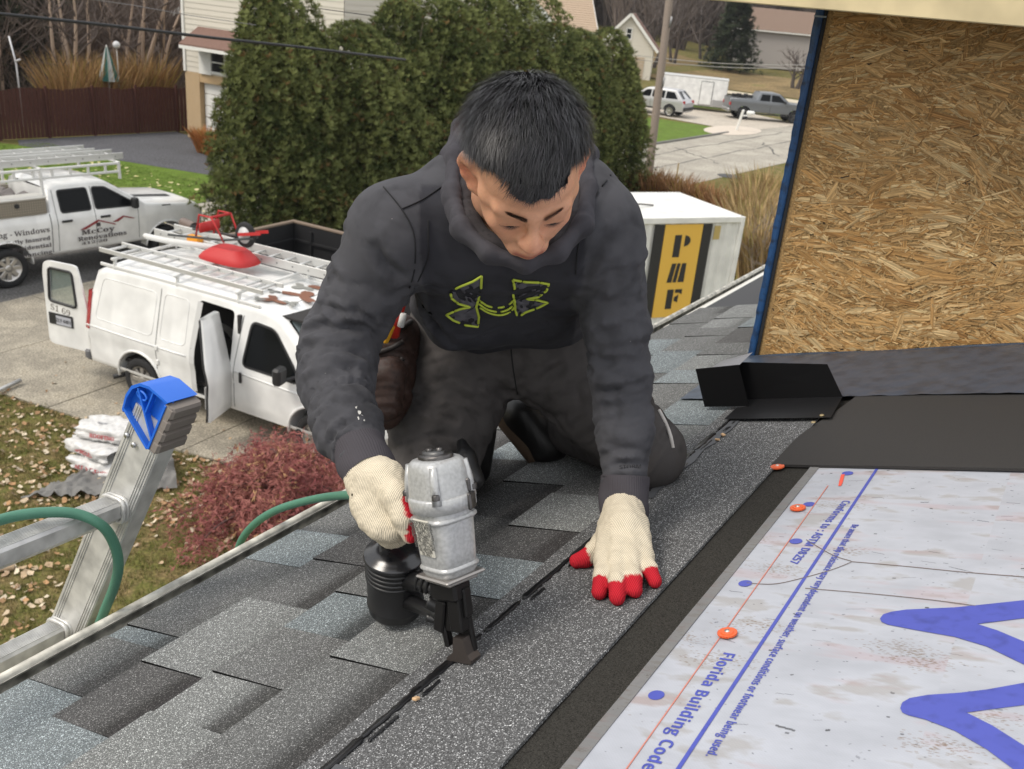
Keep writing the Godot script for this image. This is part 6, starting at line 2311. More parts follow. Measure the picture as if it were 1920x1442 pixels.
func wheel_upright(parent: Node3D, c: Vector3, r: float, w: float) -> void:
	for s in [1.0, -1.0]:
		pass
	var ty := Shape.new(true)
	var X := Transform3D(Basis(Vector3(1, 0, 0), Vector3(0, 0, 1), Vector3(0, -1, 0)), c)
	ty.lathe([Vector2(r * 0.66, -w / 2), Vector2(r * 0.92, -w / 2), Vector2(r, -w * 0.2), Vector2(r, w * 0.2), Vector2(r * 0.92, w / 2), Vector2(r * 0.66, w / 2)], 28, X)
	var t := obj("wheel", ty, mat("tyre_rubber", lin(0.014, 0.014, 0.015), 0.8), parent)
	var rm := Shape.new(true)
	rm.lathe([Vector2(0, -w * 0.3), Vector2(r * 0.66, -w * 0.45), Vector2(r * 0.66, w * 0.45), Vector2(r * 0.25, w * 0.3), Vector2(r * 0.2, w * 0.5), Vector2(0, w * 0.5)], 24, X)
	obj("rim", rm, mat("rim_white", lin(0.62, 0.62, 0.63), 0.4), t)

func build_container() -> void:
	# corners measured on its roof at 2.59 m
	var fr := Vector3(-6.39, 0, -19.66)     # right front corner
	var br := Vector3(-7.86, 0, -20.50)
	var white := mat("container_white", lin(0.80, 0.80, 0.76), 0.45)
	tri(white, noise_tex("container_dirt", 0.01, 0.86, 1.02), 0.6)
	# long side faces the viewer's left; the lettered panel is on the side towards the house
	var u := (Vector3(-7.81, 0, -17.39) - fr).normalized()       # along the lettered side
	var v := Vector3(u.z, 0, -u.x)
	if v.dot(br - fr) < 0: v = -v
	var c := thing("storage_container", "white corrugated storage container with yellow panel of black stencil letters", "container", fr)
	var L := 4.9
	var W := 2.44
	var Hh := 2.59
	var sh := Shape.new()
	var n := int(L / 0.28)
	var face := func(o: Vector3, d: Vector3, nrm: Vector3, len_m: float) -> void:
		var k := int(len_m / 0.28)
		for i in k:
			var a0 := len_m * i / k
			var s := len_m / k
			var xs := [a0, a0 + s * 0.32, a0 + s * 0.5, a0 + s * 0.82, a0 + s]
			var ds := [0.0, 0.0, -0.036, -0.036, 0.0]
			for j in 4:
				var p: Vector3 = o + d * xs[j] + nrm * ds[j]
				var q: Vector3 = o + d * xs[j + 1] + nrm * ds[j + 1]
				sh.q(p + Vector3(0, 0.15, 0), q + Vector3(0, 0.15, 0), q + Vector3(0, Hh - 0.12, 0), p + Vector3(0, Hh - 0.12, 0))
	face.call(Vector3.ZERO, u, -v, L)
	face.call(Vector3.ZERO, v, -u, W)
	face.call(v * W, u, v, L)
	face.call(u * L, v, u, W)
	obj("corrugated_wall", sh, white, c)
	var rf := Shape.new()
	rf.q(Vector3(0, Hh - 0.01, 0), u * L + Vector3(0, Hh - 0.01, 0), u * L + v * W + Vector3(0, Hh - 0.01, 0), v * W + Vector3(0, Hh - 0.01, 0))
	obj("roof", rf, white, c)
	var fm := Shape.new()
	for e in [[Vector3.ZERO, u * L], [Vector3.ZERO, v * W], [v * W, v * W + u * L], [u * L, u * L + v * W]]:
		for y in [0.08, Hh - 0.06]: fm.bar(e[0] + Vector3(0, y, 0), e[1] + Vector3(0, y, 0), 0.08, 0.13 if y > 1 else 0.16, Vector3.UP, 0.01)
	for e in [Vector3.ZERO, v * W, u * L, u * L + v * W]: fm.box(e + Vector3(0, Hh / 2, 0), Vector3(0.10, Hh + 0.01, 0.10), Basis(u, Vector3.UP, u.cross(Vector3.UP)), 0.01)
	obj("frame", fm, white, c)
	# panel: u position from the photograph
	var x0 := 1.02
	var x1 := 1.98
	var pu := Shape.new()
	var B := Basis(-u, Vector3.UP, -v) if (-u).cross(Vector3.UP).dot(-v) > 0 else Basis(u, Vector3.UP, -v)
	var sgn := B.x.dot(u)
	pu.box(u * ((x0 + x1) / 2) - v * 0.006 + Vector3(0, 1.42, 0), Vector3(x1 - x0, 2.05, 0.02), B)
	obj("yellow_panel", pu, mat("panel_yellow", lin(0.72, 0.44, 0.07), 0.5), c)
	var bm := mat("stencil_black", lin(0.02, 0.02, 0.02), 0.6)
	var bs := Shape.new()
	for x in [x0 - 0.13, x1 + 0.13]: bs.box(u * x - v * 0.006 + Vector3(0, 1.42, 0), Vector3(0.24, 2.05, 0.02), B)
	obj("black_border", bs, bm, c)
	var px := (x0 + x1) / 2
	var stencil := func(polys: Array, y: float) -> void:
		var s := Shape.new()
		for p in polys:
			var pg := PackedVector2Array()
			for q in p: pg.append(q as Vector2)
			s.prism(pg, 0.0, 0.006, Transform3D(B, u * px - v * 0.017 + Vector3(0, y, 0)))
		obj("stencil_letter", s, bm, c)
	var R := func(a: float, b: float, c2: float, d: float) -> Array: return [Vector2(a, b), Vector2(c2, b), Vector2(c2, d), Vector2(a, d)]
	var bowl := []
	for k in 9: bowl.append(Vector2(0.06 + 0.15 * cos(PI / 2 - PI * k / 8), 0.11 + 0.12 * sin(PI / 2 - PI * k / 8)))
	stencil.call([R.call(-0.20, -0.24, -0.03, 0.24), bowl], 1.98)
	stencil.call([[Vector2(-0.24, -0.20), Vector2(-0.12, -0.20), Vector2(-0.06, 0.22), Vector2(-0.17, 0.22)], [Vector2(-0.09, -0.20), Vector2(0.0, -0.20), Vector2(0.05, 0.22), Vector2(-0.03, 0.22)], [Vector2(0.04, -0.20), Vector2(0.20, -0.20), Vector2(0.20, 0.22), Vector2(0.09, 0.22)]], 1.38)
	stencil.call([R.call(-0.18, -0.22, -0.02, 0.22), [Vector2(0.02, 0.22), Vector2(0.20, 0.22), Vector2(0.20, 0.10), Vector2(0.13, 0.14), Vector2(0.02, 0.14)], [Vector2(0.02, 0.04), Vector2(0.12, 0.10), Vector2(0.12, -0.08), Vector2(0.02, -0.04)]], 0.80)
	var pl := Shape.new()
	pl.box(u * 0.62 - v * 0.005 + Vector3(0, 2.25, 0), Vector3(0.16, 0.30, 0.01), B)
	obj("data_plate", pl, mat("plate_ochre", lin(0.45, 0.34, 0.12), 0.5), c)
	var lt := Shape.new()
	lt.bar(u * 1.6 + v * 1.1 + Vector3(0, Hh + 0.01, 0), u * 2.0 + v * 1.0 + Vector3(0, Hh + 0.06, 0), 0.03, 0.03)
	lt.bar(u * 2.0 + v * 1.0 + Vector3(0, Hh + 0.06, 0), u * 2.3 + v * 1.15 + Vector3(0, Hh + 0.01, 0), 0.03, 0.03)
	obj("roof_hook", lt, mat("hook_dark", lin(0.10, 0.09, 0.08), 0.7), c)

func build_yard() -> void:
	# kerbside mailbox in front of the pickup's hood
	var mp := at(355, 430, 20.2)
	var mb := thing("mailbox", "brown metal mailbox on a post in front of the white pickup's hood", "mailbox", Vector3(mp.x, 0, mp.z), "", deg_to_rad(78.0))
	var tn := Shape.new(true)
	var rr := []
	for z in [-0.26, 0.24]:
		var r := []
		for k in 13:
			var a := PI * k / 12
			r.append(Vector3(0.11 * cos(a), 0.10 + 0.10 * sin(a), z))
		r.append(Vector3(-0.11, -0.06, z))
		r.append(Vector3(0.11, -0.06, z))
		rr.append(r)
	tn.loop_strip(rr[1], rr[0])
	tn.smooth(false)
	for k in 14: tn.t(Vector3(0, 0.05, -0.26), rr[0][k], rr[0][(k + 1) % 15])
	var y := mp.y
	obj("box", tn, mat("mailbox_brown", lin(0.16, 0.12, 0.10), 0.5), mb, Vector3(0, y, 0))
	var dr := Shape.new(true)
	dr.box(Vector3(0, 0.05, 0.25), Vector3(0.20, 0.22, 0.02), Basis.IDENTITY, 0.008)
	obj("door", dr, mat("mailbox_door", lin(0.03, 0.03, 0.03), 0.5), mb, Vector3(0, y, 0))
	var nm := text("house_number", "21", 0.10, 0.002, mat("number_white", lin(0.7, 0.7, 0.68), 0.5), mb, Transform3D(Basis(Vector3.UP, PI / 2), Vector3(0.112, y + 0.03, 0.05)), "Droid Sans", Vector3.ONE, 700)
	var po := Shape.new()
	po.box(Vector3(0, y / 2 - 0.03, -0.02), Vector3(0.09, y - 0.07, 0.09), Basis.IDENTITY, 0.008)
	obj("post", po, mat("post_wood", lin(0.2, 0.15, 0.11), 0.8), mb)
	# white mailbox on a leaning post beyond the street
	var wp := gnd(1380, 246)
	var wm := thing("white_mailbox", "white mailbox on a leaning white post at the far street corner", "mailbox", wp)
	var p := Shape.new()
	p.bar(Vector3.ZERO, Vector3(0.28, 1.35, 0.1), 0.14, 0.14, Vector3.RIGHT, 0.02)
	p.bar(Vector3(0.22, 1.0, 0.1), Vector3(0.75, 1.05, -0.15), 0.08, 0.08)
	var wmat := mat("mailbox_white", lin(0.75, 0.75, 0.72), 0.5)
	obj("post", p, wmat, wm)
	var b := Shape.new(true)
	b.box(Vector3(0.70, 1.20, -0.12), Vector3(0.5, 0.26, 0.22), Basis(Vector3.UP, 0.45), 0.07)
	obj("box", b, wmat, wm)
	var mulch := Shape.new()
	mulch.lathe([Vector2(1.5, 0.03), Vector2(1.2, 0.06), Vector2(0, 0.08)], 24, Transform3D(Basis(), wp + Vector3(-0.2, 0, 0)), 2.2)
	struct("gravel_bed", mulch, mat("gravel_pale", lin(0.55, 0.48, 0.40), 0.95), "pale gravel bed round the white mailbox")
	# shingle bundles and grey sheet on the lawn
	var wrap := mat("bundle_wrap", lin(0.72, 0.71, 0.69), 0.4)
	bump(tri(wrap, noise_tex("wrap_dirt", 0.02, 0.82, 1.02), 2.0), tex["crumple"], 0.5)
	var rd := mat("wrap_red", lin(0.45, 0.03, 0.04), 0.5)
	var spots := [[185, 862, 0.10, 0.25, "lower white paper wrapped bundle with red print on the lawn"], [172, 830, 0.30, 0.05, "white wrapped bundle stacked on the lower one"], [198, 800, 0.50, 0.4, "topmost loose white plastic wrap of the bundle pile"]]
	for i in 3:
		var e: Array = spots[i]
		var c := gnd(e[0] + 12, e[1] + 6, e[2])
		var t := thing("wrapped_bundle", e[4], "bundle", Vector3(c.x, e[2] - 0.10, c.z), "wrapped bundles on the lawn", e[3])
		var s := Shape.new(true)
		var nz := FastNoiseLite.new()
		nz.seed = i
		nz.frequency = 4.0
		var rows := []
		for a in 15:
			var row := []
			for k in 29:
				var th := TAU * k / 28
				var q := Vector2(cos(th), sin(th))
				q /= pow(pow(absf(q.x), 6) + pow(absf(q.y), 6), 1.0 / 6)
				var f := a / 14.0
				var x := lerpf(-0.42, 0.42, f)
				var sq := 1.0 - 0.25 * pow(absf(f - 0.5) * 2, 8)
				var v := Vector3(x, 0.10 + q.y * 0.095 * sq, q.x * 0.24 * sq)
				row.append(v * (1.0 + 0.30 * nz.get_noise_3dv(v * 2.2) + 0.10 * nz.get_noise_3dv(v * 6.0)))
			rows.append(row)
		s.grid(rows)
		obj("wrap", s, wrap, t)
		text("print_line", ["ALL WEATHER", "SHINGLES", "ROOFING"][i], 0.055, 0.003, rd, t, Transform3D(Basis(Vector3.RIGHT, -0.15), Vector3(0.0, 0.10, 0.252)), "Droid Serif", Vector3.ONE, 700)
		text("print_line", ["STARTER", "EAVE", "RIDGE"][i], 0.035, 0.003, mat("wrap_grey", lin(0.2, 0.2, 0.22), 0.6), t, Transform3D(Basis(Vector3.RIGHT, -PI / 2), Vector3(-0.1, 0.207, 0.05)), "Droid Sans", Vector3.ONE, 700)
	var tarp := Shape.new(true)
	var nz := FastNoiseLite.new()
	nz.seed = 6
	nz.frequency = 1.6
	nz.fractal_octaves = 3
	var A := gnd(40, 938)
	var Bp := gnd(330, 905)
	var du := (Bp - A)
	var dv := Vector3(du.z, 0, -du.x).normalized()
	if dv.dot(gnd(180, 870) - A) < 0: dv = -dv
	var rows := []
	for i in 49:
		var u := i / 48.0
		var row := []
		var w := lerpf(0.06, 0.85, smoothstep(0.0, 0.55, u))
		for j in 25:
			var v := j / 24.0
			var q := A + du * u + dv * (v - 0.25) * w
			var rg := absf(nz.get_noise_2d(q.x * 2.2, q.z * 2.2))
			q.y = 0.03 + 0.34 * smoothstep(0.1, 0.6, u) * (1.0 - pow(2 * v - 1, 2)) * (0.5 + 0.5 * sin(u * 9.0)) * 0.6 + 0.17 * rg * (1.0 if u > 0.05 else 0.3)
			row.append(q)
		rows.append(row)
	tarp.grid(rows)
	tag(obj("ground_sheet", tarp, mat("tarp_grey", lin(0.17, 0.165, 0.155), 0.75)), "crumpled grey plastic sheet on the lawn below the bundles", "tarpaulin")
	# small stuff on drive and lawn
	var pp := Shape.new(true)
	pp.tube([gnd(-30, 745, 0.08), gnd(38, 713, 0.10)], 0.035, 10)
	tag(obj("metal_pipe", pp, mat("pipe_metal", lin(0.55, 0.55, 0.54), 0.35, 0.6)), "bright metal tube lying at the left edge of the driveway", "pipe")
	var tube := Shape.new(true)
	tube.tube([gnd(-20, 1068, 0.05), gnd(27, 1062, 0.05)], 0.045, 12)
	tag(obj("cardboard_tube", tube, mat("tube_card", lin(0.45, 0.33, 0.21), 0.8)), "cardboard tube lying on the leafy lawn at the left edge", "tube")
	# folded umbrella behind the fence
	var up := gpd(211, 39.0)
	up.y = hgt(up.x, up.z)
	var um := thing("garden_umbrella", "folded green and white striped umbrella behind the board fence", "umbrella", up)
	var us := Shape.new(true)
	us.tube([Vector3.ZERO, Vector3(0, 3.3, 0)], 0.03, 8)
	obj("pole", us, mat("pole_pale", lin(0.5, 0.48, 0.44), 0.5), um)
	var cm := [mat("canopy_green", lin(0.03, 0.14, 0.115), 0.8), mat("canopy_white", lin(0.5, 0.52, 0.5), 0.8)]
	for k in 10:
		var s := Shape.new(true)
		var r0 := [0.40, 0.34, 0.24, 0.15, 0.05]
		for i in 4:
			var y0: float = 1.9 + 0.33 * i
			var a0 := TAU * k / 10
			var a1 := TAU * (k + 1) / 10
			var am := (a0 + a1) / 2
			for h in [[a0, am, 1.0, 0.6], [am, a1, 0.6, 1.0]]:
				var f := func(a: float, rr2: float, yy: float) -> Vector3: return Vector3(cos(a) * rr2, yy, -sin(a) * rr2)
				s.q(f.call(h[0], r0[i] * h[2], y0), f.call(h[1], r0[i] * h[3], y0), f.call(h[1], r0[i + 1] * h[3], y0 + 0.33), f.call(h[0], r0[i + 1] * h[2], y0 + 0.33))
		obj("canopy_panel", s, cm[k % 2], um)
	# round lamp on a stalk and a white bracket behind the fence
	var lp := gpd(229, 39.5)
	lp.y = hgt(lp.x, lp.z)
	var gl := thing("garden_globe", "small white globe on a stalk right of the folded umbrella", "garden ornament", lp)
	var gs := Shape.new(true)
	gs.tube([Vector3.ZERO, Vector3(0, 3.2, 0)], 0.02, 6)
	obj("stalk", gs, mat("pole_pale", lin(0.5, 0.48, 0.44), 0.5), gl)
	var gb := Shape.new(true)
	gb.ball(Vector3(0, 3.3, 0), Vector3.ONE * 0.15)
	obj("globe", gb, mat("globe_white", lin(0.7, 0.7, 0.7), 0.4), gl)
	var hp := gpd(42, 37.5)
	hp.y = hgt(hp.x, hp.z)
	var hoop := thing("white_bracket", "white upright bracket behind the fence at the left", "garden ornament", hp)
	var hs := Shape.new(true)
	hs.tube([Vector3(0.1, 0, 0), Vector3(0.05, 2.4, 0), Vector3(-0.25, 3.4, 0)], 0.035, 7)
	hs.tube([Vector3(0.05, 2.5, 0), Vector3(0.35, 2.6, 0)], 0.04, 7)
	obj("arm", hs, mat("bracket_white", lin(0.66, 0.66, 0.68), 0.4), hoop)
	# red lace-leaf maple below the eave
	var mpos := gnd(545, 1000)
	var mp2 := thing("red_maple", "low weeping maple with fine dark red leaves below the eave", "shrub", mpos)
	var rg2 := RandomNumberGenerator.new()
	rg2.seed = 71
	var tr := Shape.new(true)
	var tips := []
	for i in 46:
		var a := rg2.randf() * TAU
		var d := Vector3(cos(a), 0, sin(a))
		var R := rg2.randf_range(0.5, 1.65)
		var hgt2 := rg2.randf_range(0.45, 1.0) * (1.2 - 0.32 * R)
		var pts := smooth_path([Vector3.ZERO, d * R * 0.35 + Vector3(0, hgt2 * 0.95, 0), d * R * 0.75 + Vector3(0, hgt2, 0), d * R + Vector3(0, hgt2 * 0.55, 0)], 4)
		var rad := []
		for k in pts.size(): rad.append(lerpf(0.028, 0.004, float(k) / pts.size()))
		tr.tube(pts, rad, 5, false)
		for q in pts.slice(4): tips.append(q)
	obj("stem", tr, mat("maple_bark", lin(0.10, 0.05, 0.045), 0.8), mp2)
	var lf := Shape.new()
	for k in 5:
		var a := -1.1 + 0.55 * k
		var d := Vector3(sin(a), cos(a) * 0.4 - 0.3, 0.25 * sin(k * 2.0)).normalized() * 0.075
		var w := Vector3(-d.y, d.x, 0.3).normalized() * 0.0055
		lf.t(Vector3.ZERO, d * 0.5 + w, d)
		lf.t(Vector3.ZERO, d, d * 0.5 - w)
	var where := []
	var tints := []
	var nz3 := FastNoiseLite.new()
	nz3.frequency = 1.3
	for i in 12000:
		var q: Vector3 = tips[rg2.randi() % tips.size()]
		var pz := q + Vector3(rg2.randfn() * 0.13, rg2.randfn() * 0.10, rg2.randfn() * 0.13)
		if pz.y < 0.03: pz.y = rg2.randf_range(0.02, 0.08)
		where.append(Transform3D(Basis.from_euler(Vector3(rg2.randfn() * 0.6, rg2.randf() * TAU, rg2.randfn() * 0.6)).scaled(Vector3.ONE * rg2.randf_range(0.7, 1.5)), pz))
		var c := Color(0.20, 0.06, 0.06).lerp(Color(0.36, 0.15, 0.125), clampf(0.5 + nz3.get_noise_3dv(pz) + 0.3 * rg2.randfn(), 0, 1))
		if rg2.randf() < 0.07: c = Color(0.46, 0.28, 0.14)
		tints.append(c)
	var mm := vmat("maple_leaf", 0.7, 0.2)
	mm.backlight_enabled = true
	mm.backlight = lin(0.05, 0.01, 0.01)
	swarm("crown", lf.done(), mm, where, tints, mp2)

# ================= ladder, hose, nail gun =================
func build_ladder() -> void:
	var alu := mat("ladder_aluminium", lin(0.66, 0.655, 0.63), 0.42, 0.35)
	tri(alu, noise_tex("alu_scuff", 0.02, 0.78, 1.08), 4.0)
	rough_tex(alu, tex["mottle"])
	var bottom := at(62, 1330, 1.715)
	var top := at(285, 780, 1.43)
	var up := (top - bottom).normalized()
	var out := (at(0, 1010, 1.30) - at(205, 955, 1.49)).normalized()    # rung direction
	out = (out - up * out.dot(up)).normalized()
	var face := up.cross(out).normalized()      # across the rail's web
	if face.dot(view.z) < 0.0: face = -face
	var lad := thing("extension_ladder", "aluminium extension ladder leaning on the gutter, blue end cap on its rail", "ladder", bottom)
	# rail: I-section, web towards the rungs
	var depth := 0.070
	var wid := 0.034
	var rl := Shape.new()
	var a := bottom - up * 1.3
	var b := top
	var B := Basis(face, up, face.cross(up))
	# web facing the rungs; side flanges
	var webn := out
	rl.bar(a, b, 0.003, depth, face)
	for s in [-1.0, 1.0]:
		rl.bar(a + face * (depth / 2 * s) - webn * wid / 2, b + face * (depth / 2 * s) - webn * wid / 2, wid, 0.0035, face, 0.001)
		for q in [0.6, 0.72, 0.86]:
			rl.bar(a + face * (depth / 2 * s * q) + webn * 0.002, b + face * (depth / 2 * s * q) + webn * 0.002, 0.0022, 0.0018, face)
	obj("rail", rl, alu, lad, -bottom)
	# rungs
	var r1 := at(222, 950, 1.505)
	var r2 := at(118, 1180, 1.632)
	var step := (r1 - r2)
	for i in 5:
		var c := r1 - step * float(i)
		var rg := Shape.new()
		var L := out * 0.46
		# flat-topped rung with fine grooves
		var prof := PackedVector2Array([Vector2(-0.017, -0.006), Vector2(-0.016, 0.010), Vector2(-0.012, 0.0135), Vector2(0.012, 0.0135), Vector2(0.016, 0.010), Vector2(0.017, -0.006), Vector2(0.010, -0.014), Vector2(-0.010, -0.014)])
		var fx := up.cross(out).normalized()
		var tread := (Vector3.UP - out * out.y).normalized()
		var fwd := tread.cross(out)
		rg.prism(prof, 0.0, 0.46, Transform3D(Basis(fwd * 1.25, tread * 1.25, out), c))
		for g in 9:
			var o := c + fwd * (-0.014 + 0.0035 * g) + tread * 0.0172
			rg.bar(o, o + L, 0.0016, 0.0016, tread)
		var rung := obj("rung", rg, alu, lad, -bottom)
		var col := Shape.new(true)
		for g in [0.004, 0.011]:
			var ring := []
			for k in 25:
				var an := TAU * k / 24
				var e := Vector2(cos(an), sin(an))
				e = e / pow(pow(absf(e.x), 4) + pow(absf(e.y), 4), 0.25)
				ring.append(c + out * g + fwd * e.x * 0.0235 + tread * e.y * 0.0200)
			col.tube(ring, 0.0042, 6, false)
		obj("collar", col, alu, rung, Vector3.ZERO)
	# rivets
	for e in [[243, 815], [258, 832]]:
		var rv := Shape.new(true)
		var c := at(e[0], e[1], 1.46)
		c = c - face * 0.0 
		var w := (c - (top + out * 0.004)).dot(out)
		c -= out * (w - 0.001)
		rv.lathe([Vector2(0.005, 0), Vector2(0.004, 0.0025), Vector2(0.0, 0.003)], 12, Transform3D(Basis(up, out, up.cross(out)), c))
		obj("rivet", rv, mat("rivet_steel", lin(0.45, 0.45, 0.45), 0.3, 0.9), lad, -bottom)
	# moulded blue end cap with a ribbed grey rubber bumper
	var blue := mat("cap_blue", lin(0.010, 0.13, 0.62), 0.42)
	var rub := mat("bumper_rubber", lin(0.20, 0.175, 0.155), 0.8)
	bump(rub, tex["mottle"], 0.05)
	var c0 := top + up * 0.012
	var ex := face
	var ez := -out
	var cap := Shape.new(true)
	cap.smooth(false)
	# side wall as a frame (open honeycomb side towards the rungs) and a curved roof
	var roofp := [Vector2(-0.047, -0.030), Vector2(-0.050, -0.004), Vector2(-0.046, 0.016), Vector2(-0.034, 0.030), Vector2(-0.016, 0.037), Vector2(0.026, 0.037)]
	var rows := []
	for p in roofp: rows.append([c0 + ex * p.x + up * p.y + out * 0.012, c0 + ex * p.x + up * p.y + ez * 0.050])
	cap.smooth(true)
	cap.grid(rows)
	cap.smooth(false)
	var inn := []
	for p in roofp: inn.append([c0 + ex * p.x * 0.92 + up * (p.y - 0.004) + ez * 0.050, c0 + ex * p.x * 0.92 + up * (p.y - 0.004) + out * 0.012])
	cap.grid(inn)
	for i in roofp.size() - 1:
		cap.q(rows[i][0], rows[i + 1][0], inn[i + 1][1], inn[i][1])
	# back plate of the recess and ribs
	var plate := PackedVector2Array()
	for p in roofp: plate.append(p * 0.96)
	plate.append(Vector2(0.026, -0.058))
	var M := Transform3D(Basis(ex, up, ex.cross(up)), c0)
	var back := -0.002 if ex.cross(up).dot(out) > 0 else 0.002
	cap.prism(plate, back - 0.001, back + 0.001, M)
	cap.bar(c0 + ex * -0.034 + up * 0.020 + out * 0.006, c0 + ex * 0.024 + up * -0.040 + out * 0.006, 0.012, 0.003, up, 0.0005)
	cap.bar(c0 + ex * 0.024 + up * 0.030 + out * 0.006, c0 + ex * 0.024 + up * -0.056 + out * 0.006, 0.014, 0.004, ex, 0.0005)
	cap.bar(c0 + ex * -0.046 + up * -0.028 + out * 0.006, c0 + ex * 0.022 + up * -0.058 + out * 0.006, 0.012, 0.004, up, 0.0005)
	cap.bar(c0 + ex * -0.006 + up * 0.034 + out * 0.006, c0 + ex * -0.006 + up * -0.008 + out * 0.006, 0.010, 0.003, ex, 0.0005)
	var cp := obj("end_cap", cap, blue, lad, -bottom)
	var loop := Shape.new(true)
	var lp := []
	for k in 13:
		var an := TAU * k / 12
		lp.append(c0 + ex * (-0.024 + 0.010 * cos(an)) + up * (0.012 + 0.006 * sin(an)) + out * 0.008)
	loop.tube(lp, 0.0022, 6, false)
	obj("cap_loop", loop, blue, cp)
	var bm := Shape.new()
	for k in 4:
		var y := 0.022 - 0.0225 * k
		bm.box(c0 + ex * 0.034 + up * (y) + ez * 0.019, Vector3(0.017, 0.021, 0.062), Basis(ex, up, ex.cross(up)), 0.004)
	bm.box(c0 + ex * 0.030 + up * -0.012 + ez * 0.019, Vector3(0.014, 0.088, 0.060), Basis(ex, up, ex.cross(up)))
	obj("bumper", bm, rub, lad, -bottom)
	# hose looped over the rung and down behind the eave
	var hose := mat("hose_green", lin(0.085, 0.245, 0.165), 0.55)
	tri(hose, noise_tex("hose_braid", 0.2, 0.75, 1.15, 256, FastNoiseLite.TYPE_SIMPLEX, 2), 18.0)
	bump(hose, tex["cloth"], 0.06)
	var h1 := Shape.new(true)
	h1.tube(smooth_path([at(-190, 1050, 1.16), at(-90, 1010, 1.24), at(0, 975, 1.33), at(70, 962, 1.37), at(140, 963, 1.40), at(190, 985, 1.42), at(214, 1020, 1.45), at(222, 1060, 1.48), at(214, 1100, 1.52), at(196, 1145, 1.57), at(180, 1190, 1.62), at(172, 1240, 1.68), at(166, 1330, 1.80)], 8), 0.0082, 12)
	h1.tube(smooth_path([at(430, 1110, 2.02), at(440, 1060, 1.98), at(452, 1015, 1.93), at(478, 982, 1.88), at(520, 956, 1.82), at(580, 938, 1.74), at(640, 929, 1.62), at(690, 930, 1.48), at(735, 940, 1.36)], 8), 0.0078, 12)
	var hs := tag(obj("air_hose", h1, hose), "green braided air hose looped over the ladder and across the eave", "hose")

